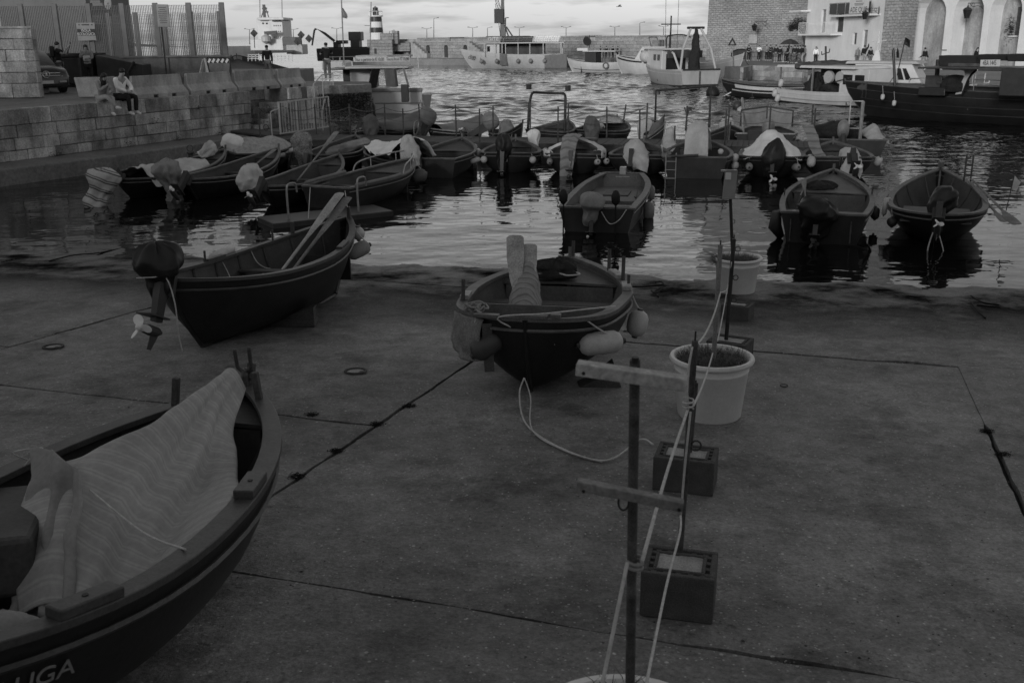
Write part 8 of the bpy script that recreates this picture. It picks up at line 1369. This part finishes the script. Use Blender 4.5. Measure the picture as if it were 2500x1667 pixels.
for i in range(4200):
    y = 700 + 967 * rnd_.random() ** .8; x = rnd_.uniform(-60, 2560); q = gp(x, y)
    if q.y > 14.6 - .22 * q.x: continue
    s = rnd_.uniform(.003, .010) * (1.7 if rnd_.random() < .05 else 1); a = rnd_.uniform(0, 2 * pi); n_ = 5; c_ = q + V((0, 0, .004)); pts = [c_ + V((cos(a + k * 2 * pi / n_) * s * rnd_.uniform(.6, 1.2), sin(a + k * 2 * pi / n_) * s * rnd_.uniform(.6, 1.2) * .8, rnd_.uniform(0, .003))) for k in range(n_)]
    (mb if rnd_.random() < .8 else mbd).add(pts + [c_ + V((0, 0, s * .45))], [(k, (k + 1) % n_, n_) for k in range(n_)])
tag(mb.build('shell_grit', 'cement', None, centre=False), 'pale shell grit scattered over the concrete', 'grit', kind='stuff'); tag(mbd.build('dark_grit', 'soil', None, centre=False), 'dark grit and weed scraps scattered over the concrete', 'grit', kind='stuff')
# ------------------------------------------------------------------ people
def skin_mesh(name, J, E, rad, mat_, parent, root='pelvis', sub=1):
    names = list(J); me = bpy.data.meshes.new(name); me.from_pydata([tuple(J[k]) for k in names], [(names.index(a), names.index(b)) for a, b in E], []); me.materials.append(MT[mat_])
    o = bpy.data.objects.new(name, me); COL.objects.link(o)
    if parent is not None: o.parent = parent
    md = o.modifiers.new('skin', 'SKIN'); sk = me.skin_vertices[0].data
    for i, k in enumerate(names): r = rad[k]; sk[i].radius = r if isinstance(r, tuple) else (r, r); sk[i].use_root = (k == root)
    md.use_smooth_shade = True; sm = o.modifiers.new('sub', 'SUBSURF'); sm.levels = sm.render_levels = sub; return o
def person(label, pos, rotz, pose=None, h=1.72, shirt='shirt_black', trousers='trouser_black', hair='hair', shoes='shoe_white', sleeves=True, shorts=False, long_hair=False, skirt=False):
    s = h / 1.72; X = lambda x, y, z: V((x, y, z)) * s
    J = dict(pelvis=X(0, 0, .92), spine=X(0, .0, 1.14), chest=X(0, 0, 1.34), neck=X(0, .01, 1.47), head=X(0, .03, 1.56), crown=X(0, .02, 1.66))
    for sd, k in ((1, 'r'), (-1, 'l')):
        J['sh' + k] = X(sd * .17, 0, 1.40); J['el' + k] = X(sd * .22, -.02, 1.13); J['wr' + k] = X(sd * .22, .08, .90); J['hip' + k] = X(sd * .085, 0, .88); J['kn' + k] = X(sd * .10, .03, .48); J['an' + k] = X(sd * .10, -.02, .08); J['toe' + k] = X(sd * .11, .14, .035)
    for k, v in (pose or {}).items(): J[k] = X(*v)
    for k in 'rl':
        d = (J['wr' + k] - J['el' + k]).normalized(); sd = d.orthogonal().normalized(); J['pm' + k] = J['wr' + k] + d * .05 * s
        for i in range(4): J['f%d%s' % (i, k)] = J['wr' + k] + d * (.12 + .012 * (i in (1, 2))) * s + sd * (.022 * (i - 1.5)) * s
        J['th' + k] = J['wr' + k] + d * .07 * s + sd * .05 * s
    E = [('pelvis', 'spine'), ('spine', 'chest'), ('chest', 'neck'), ('neck', 'head'), ('head', 'crown')]; rd = dict(pelvis=(.125 * s, .10 * s), spine=(.115 * s, .09 * s), chest=(.14 * s, .10 * s), neck=.052 * s, head=(.076 * s, .095 * s), crown=(.06 * s, .07 * s))
    for k in 'rl':
        E += [('chest', 'sh' + k), ('sh' + k, 'el' + k), ('el' + k, 'wr' + k), ('wr' + k, 'pm' + k), ('pelvis', 'hip' + k), ('hip' + k, 'kn' + k), ('kn' + k, 'an' + k), ('an' + k, 'toe' + k), ('wr' + k, 'th' + k)] + [('pm' + k, 'f%d%s' % (i, k)) for i in range(4)]
        rd.update({'sh' + k: .062 * s, 'el' + k: .042 * s, 'wr' + k: .03 * s, 'pm' + k: .03 * s, 'hip' + k: .085 * s, 'kn' + k: .058 * s, 'an' + k: .038 * s, 'toe' + k: .035 * s, 'th' + k: .009 * s}); rd.update({'f%d%s' % (i, k): .009 * s for i in range(4)})
    o = skin_mesh('person', J, E, rd, 'skin', None); o.location = pos; o.rotation_euler = (0, 0, rotz); tag(o, label, 'person')
    sub = lambda ks: {k: J[k] for k in ks}; g = lambda ks, e: {k: (tuple(x + e * s for x in rd[k]) if isinstance(rd[k], tuple) else rd[k] + e * s) for k in ks}
    ks = ['pelvis', 'spine', 'chest', 'shr', 'shl', 'elr', 'ell'] + (['wrr', 'wrl'] if sleeves else []); Es = [e for e in E if e[0] in ks and e[1] in ks]
    if not sleeves:
        for k in 'rl': J['el_' + k] = J['sh' + k].lerp(J['el' + k], .7); rd['el_' + k] = .055 * s
        ks = ['pelvis', 'spine', 'chest', 'shr', 'shl', 'el_r', 'el_l']; Es = [('pelvis', 'spine'), ('spine', 'chest'), ('chest', 'shr'), ('chest', 'shl'), ('shr', 'el_r'), ('shl', 'el_l')]
    skin_mesh('shirt', sub(ks), Es, g(ks, .022), shirt, o)
    ks = ['pelvis', 'hipr', 'hipl', 'knr', 'knl'] + ([] if shorts else ['anr', 'anl']); Es = [e for e in E if e[0] in ks and e[1] in ks]; skin_mesh('trousers', sub(ks), Es, g(ks, .02), trousers, o)
    for k in 'rl': mb = MB(); a, b = J['an' + k], J['toe' + k]; mb.tube([a - (b - a) * .35, a, a.lerp(b, .55), b, b + (b - a) * .25], [.03 * s, .05 * s, .05 * s, .042 * s, .012 * s], 8); mb.build('shoe', shoes, o, smooth=True)
    hd = J['head']; up = (J['crown'] - J['neck']).normalized(); M = Matrix.Translation(hd + up * .045 * s - V((0, .022 * s, 0))) @ V((0, 0, 1)).rotation_difference(up).to_matrix().to_4x4()
    MB(M).lathe([(.060 * s, -.035 * s), (.080 * s, .0), (.088 * s, .035 * s), (.076 * s, .075 * s), (.045 * s, .10 * s), (.01 * s, .11 * s)], 12).build('hair', hair, o, smooth=True)
    if long_hair: MB().tube([hd + V((0, -.05 * s, .04 * s)), hd + V((0, -.09 * s, -.08 * s)), hd + V((0, -.10 * s, -.22 * s)), hd + V((0, -.09 * s, -.34 * s))], [.09 * s, .10 * s, .09 * s, .04 * s], 10).build('hair_length', hair, o, smooth=True)
    fw = V((0, 1, 0)); f0 = hd + fw * .088 * s; MB().loft([[f0 + V((-.012 * s, 0, -.02 * s)), f0 + V((.012 * s, 0, -.02 * s)), f0 + V((0, .022 * s, -.018 * s))], [f0 + V((-.006 * s, 0, .03 * s)), f0 + V((.006 * s, 0, .03 * s)), f0 + V((0, .006 * s, .03 * s))]]).build('nose', 'skin', o)
    return o
def quay_pt(x, y): return atp(x, y, QZ - .0)
SIT = dict(pelvis=(0, 0, .12), spine=(0, .03, .34), chest=(0, .07, .55), neck=(0, .11, .68), head=(0, .16, .76), crown=(0, .17, .86))
def sit(**k): d = dict(SIT); d.update(k); return d
e_ang = atan2(EN.y, EN.x) - pi / 2        # faces the water
q = EQ(5.08, -.12, QZ); person('seated man in white shirt and black trousers on the quay edge', q, e_ang, sit(shr=(.18, .06, .60), shl=(-.18, .06, .60), elr=(.27, .18, .36), ell=(-.27, .18, .36), wrr=(.08, .36, .26), wrl=(-.08, .36, .26), hipr=(.09, .02, .10), hipl=(-.09, .02, .10), knr=(.15, .46, .13), knl=(-.13, .46, .13), anr=(.12, .42, -.32), anl=(-.10, .44, -.32), toer=(.13, .57, -.37), toel=(-.10, .59, -.37)), 2.08, 'shirt_white', 'trouser_black')
q = EQ(4.25, -.12, QZ); person('seated woman in grey hooded suit with long dark hair on the quay edge', q, e_ang - .25, sit(spine=(0, .06, .33), chest=(0, .14, .52), neck=(0, .20, .64), head=(0, .27, .71), crown=(0, .27, .81), shr=(.16, .13, .57), shl=(-.16, .13, .57), elr=(.20, .30, .34), ell=(-.20, .28, .34), wrr=(.05, .42, .48), wrl=(-.05, .46, .30), hipr=(.09, .02, .10), hipl=(-.09, .02, .10), knr=(.08, .44, .18), knl=(-.10, .46, .13), anr=(-.16, .50, -.15), anl=(-.06, .42, -.32), toer=(-.22, .62, -.18), toel=(-.05, .56, -.37)), 1.95, 'shirt_grey', 'trouser_pale', long_hair=True)
PH = dict(elr=(.26, .20, 1.25), ell=(-.20, .28, 1.22), wrr=(.10, .40, 1.52), wrl=(-.02, .42, 1.50))
q = atY(152, 209.5, 46.2); q.z = QZ; man = person('standing man in dark clothes taking a picture by the waste container', q, R(-75), PH, 2.02, 'shirt_black', 'trouser_mid', shoes='shirt_black', sleeves=False); MB().box((0, -.22, 1.58), (.30, .20, .50)).build('backpack', 'cloth_black', man, bevel=.06); MB().box((.05, .58, 1.93), (.16, .015, .09)).build('phone', 'plastic_dark', man)
q = atY(220, 204, 46.4); q.z = QZ; wm = person('standing woman in light top and long dark hair by the waste container', q, R(-160), dict(elr=(.24, .16, 1.2), ell=(-.22, .2, 1.18), wrr=(.05, .28, 1.38), wrl=(-.04, .30, 1.15)), 1.88, 'shirt_grey', 'trouser_black', long_hair=True); MB().box((.0, .26, 1.28), (.3, .12, .24)).build('handbag', 'cloth_pale', wm, bevel=.04)
q = quay_pt(801, 198.5); q.z = QZ; person('man in dark shirt and grey trousers standing at the pier edge', q, R(25), dict(elr=(.3, .1, 1.2), ell=(-.24, .2, 1.18), wrr=(.16, .3, 1.3), wrl=(-.05, .34, 1.3)), 1.84, 'shirt_black', 'trouser_mid', sleeves=False)
q = quay_pt(657, 196); q.z = QZ; person('man in dark jacket behind the barriers, seen from behind', q, R(10), None, 1.74, 'shirt_black', 'trouser_mid')
WALK = dict(knr=(.09, .14, .50), anr=(.09, .2, .10), toer=(.09, .36, .07), knl=(-.09, .06, .48), anl=(-.09, -.26, .12), toel=(-.09, -.13, .04), wrl=(-.24, .24, .98), wrr=(.24, -.16, .92))
UP = dict(elr=(.36, .08, 1.55), wrr=(.42, .12, 1.82))
Z = RZ
ppl = [((1893, 153), 1.75, R(150), None, 'shirt_black', 'trouser_mid', 'man in black shirt and shorts walking past the parapet', dict(shorts=True), 0), ((1990, 157), 1.62, R(170), None, 'shirt_white', 'trouser_black', 'woman in white shirt and black trousers before the white house', {}, 0),
       ((1922, 154), 1.70, R(40), WALK, 'shirt_black', 'trouser_black', 'woman in a long black coat near the dark parasol', dict(long_hair=True), 0), ((1938, 155), 1.74, R(-20), None, 'shirt_black', 'trouser_mid', 'man in black beside the bicycle', {}, 0), ((1958, 156), 1.74, R(60), None, 'shirt_black', 'trouser_pale', 'man in black with a light-trousered companion by the house corner', {}, 0), ((1963, 155.4), 1.70, R(60), None, 'shirt_grey', 'trouser_mid', 'grey-clad companion at the corner of the white house', {}, 0),
       ((2091, 162), 1.66, R(20), None, 'shirt_grey', 'trouser_mid', 'elderly woman in a pale jacket before the white house door', dict(hair='hair_pale'), 0), ((2107, 163), 1.80, R(10), UP, 'shirt_black', 'trouser_pale', 'man in black sweater raising his arm before the door', {}, 0), ((2254, 172), 1.70, R(30), WALK, 'shirt_black', 'trouser_pale', 'woman in black top and pale trousers walking past the arches', {}, 0),
       ((2381, 171), 1.68, R(190), None, 'shirt_black', 'trouser_black', 'long-haired woman in black before the third pillar', dict(long_hair=True), 0), ((1911, 153), 1.66, R(100), None, 'shirt_grey', 'trouser_pale', 'pale-clad walker just right of the man in shorts', {}, 0)]
for k, (x, y) in enumerate(((1902, 153.8), (1929, 154.4), (1945, 155.2), (1951, 156.2), (1916, 153), (2122, 163.5))):
    ppl.append(((x, y), 1.62 + .04 * (k % 4), R(40 * k), WALK if k % 2 else None, ('shirt_black', 'shirt_grey', 'shirt_black')[k % 3], ('trouser_black', 'trouser_mid')[k % 2], ('dark-clad stroller beside the man in shorts', 'grey-topped stroller under the parasol edge', 'dark-clad stroller left of the house corner group', 'dark-clad stroller behind the bicycle wheel', 'grey-topped stroller left of the parasol pole', 'dark-clad figure right of the man raising his arm')[k], {}, 0))
for (px_, hh, rz, ps, sh_, tr_, lab, kw, _) in ppl: q = atz(px_[0], px_[1], Z); person(lab, q, rz, ps, hh, sh_, tr_, **kw)
for k, (x, y, sh_, lab) in enumerate(((1832, 150, 'shirt_black', 'person in black sitting behind the left end of the parapet'), (1857, 149.6, 'shirt_white', 'person in white leaning behind the parapet'), (1876, 149.3, 'shirt_grey', 'person in grey behind the middle of the parapet'), (1885, 149.2, 'shirt_black', 'person in black behind the parapet beside the grey one'))):
    q = atz(x, y, Z); q.y += 1.0; person(lab, q, R(180), dict(elr=(.25, .15, 1.15), ell=(-.25, .15, 1.15), wrr=(.1, .3, 1.2), wrl=(-.1, .3, 1.2)), 1.68, sh_, 'trouser_black')
for k, (x, lab) in enumerate(((1547, 'dark-clad person on the mole left of the white cruiser'), (1577, 'second dark-clad person on the mole behind the small white boat'), (1612, 'dark-clad person on the mole above the white cruiser bow'), (1643, 'dark-clad person on the mole right of the cruiser bow'))):
    xx = (1480, 1494, 1510, 1522)[k]; u = mole_u(xx); q = M0 + d_ * u + nM * 1.5; q.z = .95; person(lab, q, R(90 + k * 60), None, 1.75, 'shirt_black', 'trouser_black')
# parasol, bicycle and board on the far quay
um = thing('parasol', 'dark folded-down parasol among the people on the far quay', 'parasol', atz(1925, 151, RZ)); MB().tube([(0, 0, 0), (0, 0, 2.3)], .03, 6).build('pole', 'metal_dark', um); MB().lathe([(1.05, 1.75), (.7, 2.05), (.1, 2.3)], 8).build('canopy', 'cloth_dark', um)
bi = thing('bicycle', 'bicycle leaning near the edge of the far quay', 'bicycle', atz(1936, 161, RZ), R(20)); 
for x in (-.5, .5): MB().tube([V((x + .33 * cos(i * pi / 10), 0, .34 + .33 * sin(i * pi / 10))) for i in range(21)], .02, 5).build('wheel', 'rubber', bi)
mb = MB()
for a, b in (((-.5, .34), (-.1, .34)), ((-.1, .34), (-.25, .85)), ((-.1, .34), (.38, .8)), ((-.22, .78), (.36, .82)), ((.5, .34), (.36, .92)), ((-.5, .34), (-.22, .75))): mb.tube([(a[0], 0, a[1]), (b[0], 0, b[1])], .022, 5)
mb.build('frame', 'metal_dark', bi); MB().box((-.26, 0, .88), (.24, .12, .05)).build('saddle', 'rubber', bi); MB().tube([(.36, -.25, .98), (.36, .25, .98)], .02, 5).build('handlebar', 'metal_dark', bi)
ws = thing('warning_triangle', 'triangular warning sign on a pole before the bastion gateway', 'sign', atz(1789, 162, RZ)); q0 = ws.location.copy(); MB().tube([(0, 0, 0), atY(1788, 104, q0.y) - q0], .04, 6).build('pole', 'metal', ws); c_ = atY(1788, 105, q0.y - .06) - q0; MB().loft([[c_ + V((-.42, 0, -.25)), c_ + V((.42, 0, -.25)), c_ + V((0, 0, .48))], [c_ + V((-.42, .04, -.25)), c_ + V((.42, .04, -.25)), c_ + V((0, .04, .48))]]).build('plate', 'sign_dark', ws); MB().loft([[c_ + V((-.2, -.01, -.14)), c_ + V((.2, -.01, -.14)), c_ + V((0, -.01, .2))], [c_ + V((-.2, .0, -.14)), c_ + V((.2, .0, -.14)), c_ + V((0, .0, .2))]]).build('symbol', 'sign_grey', ws)
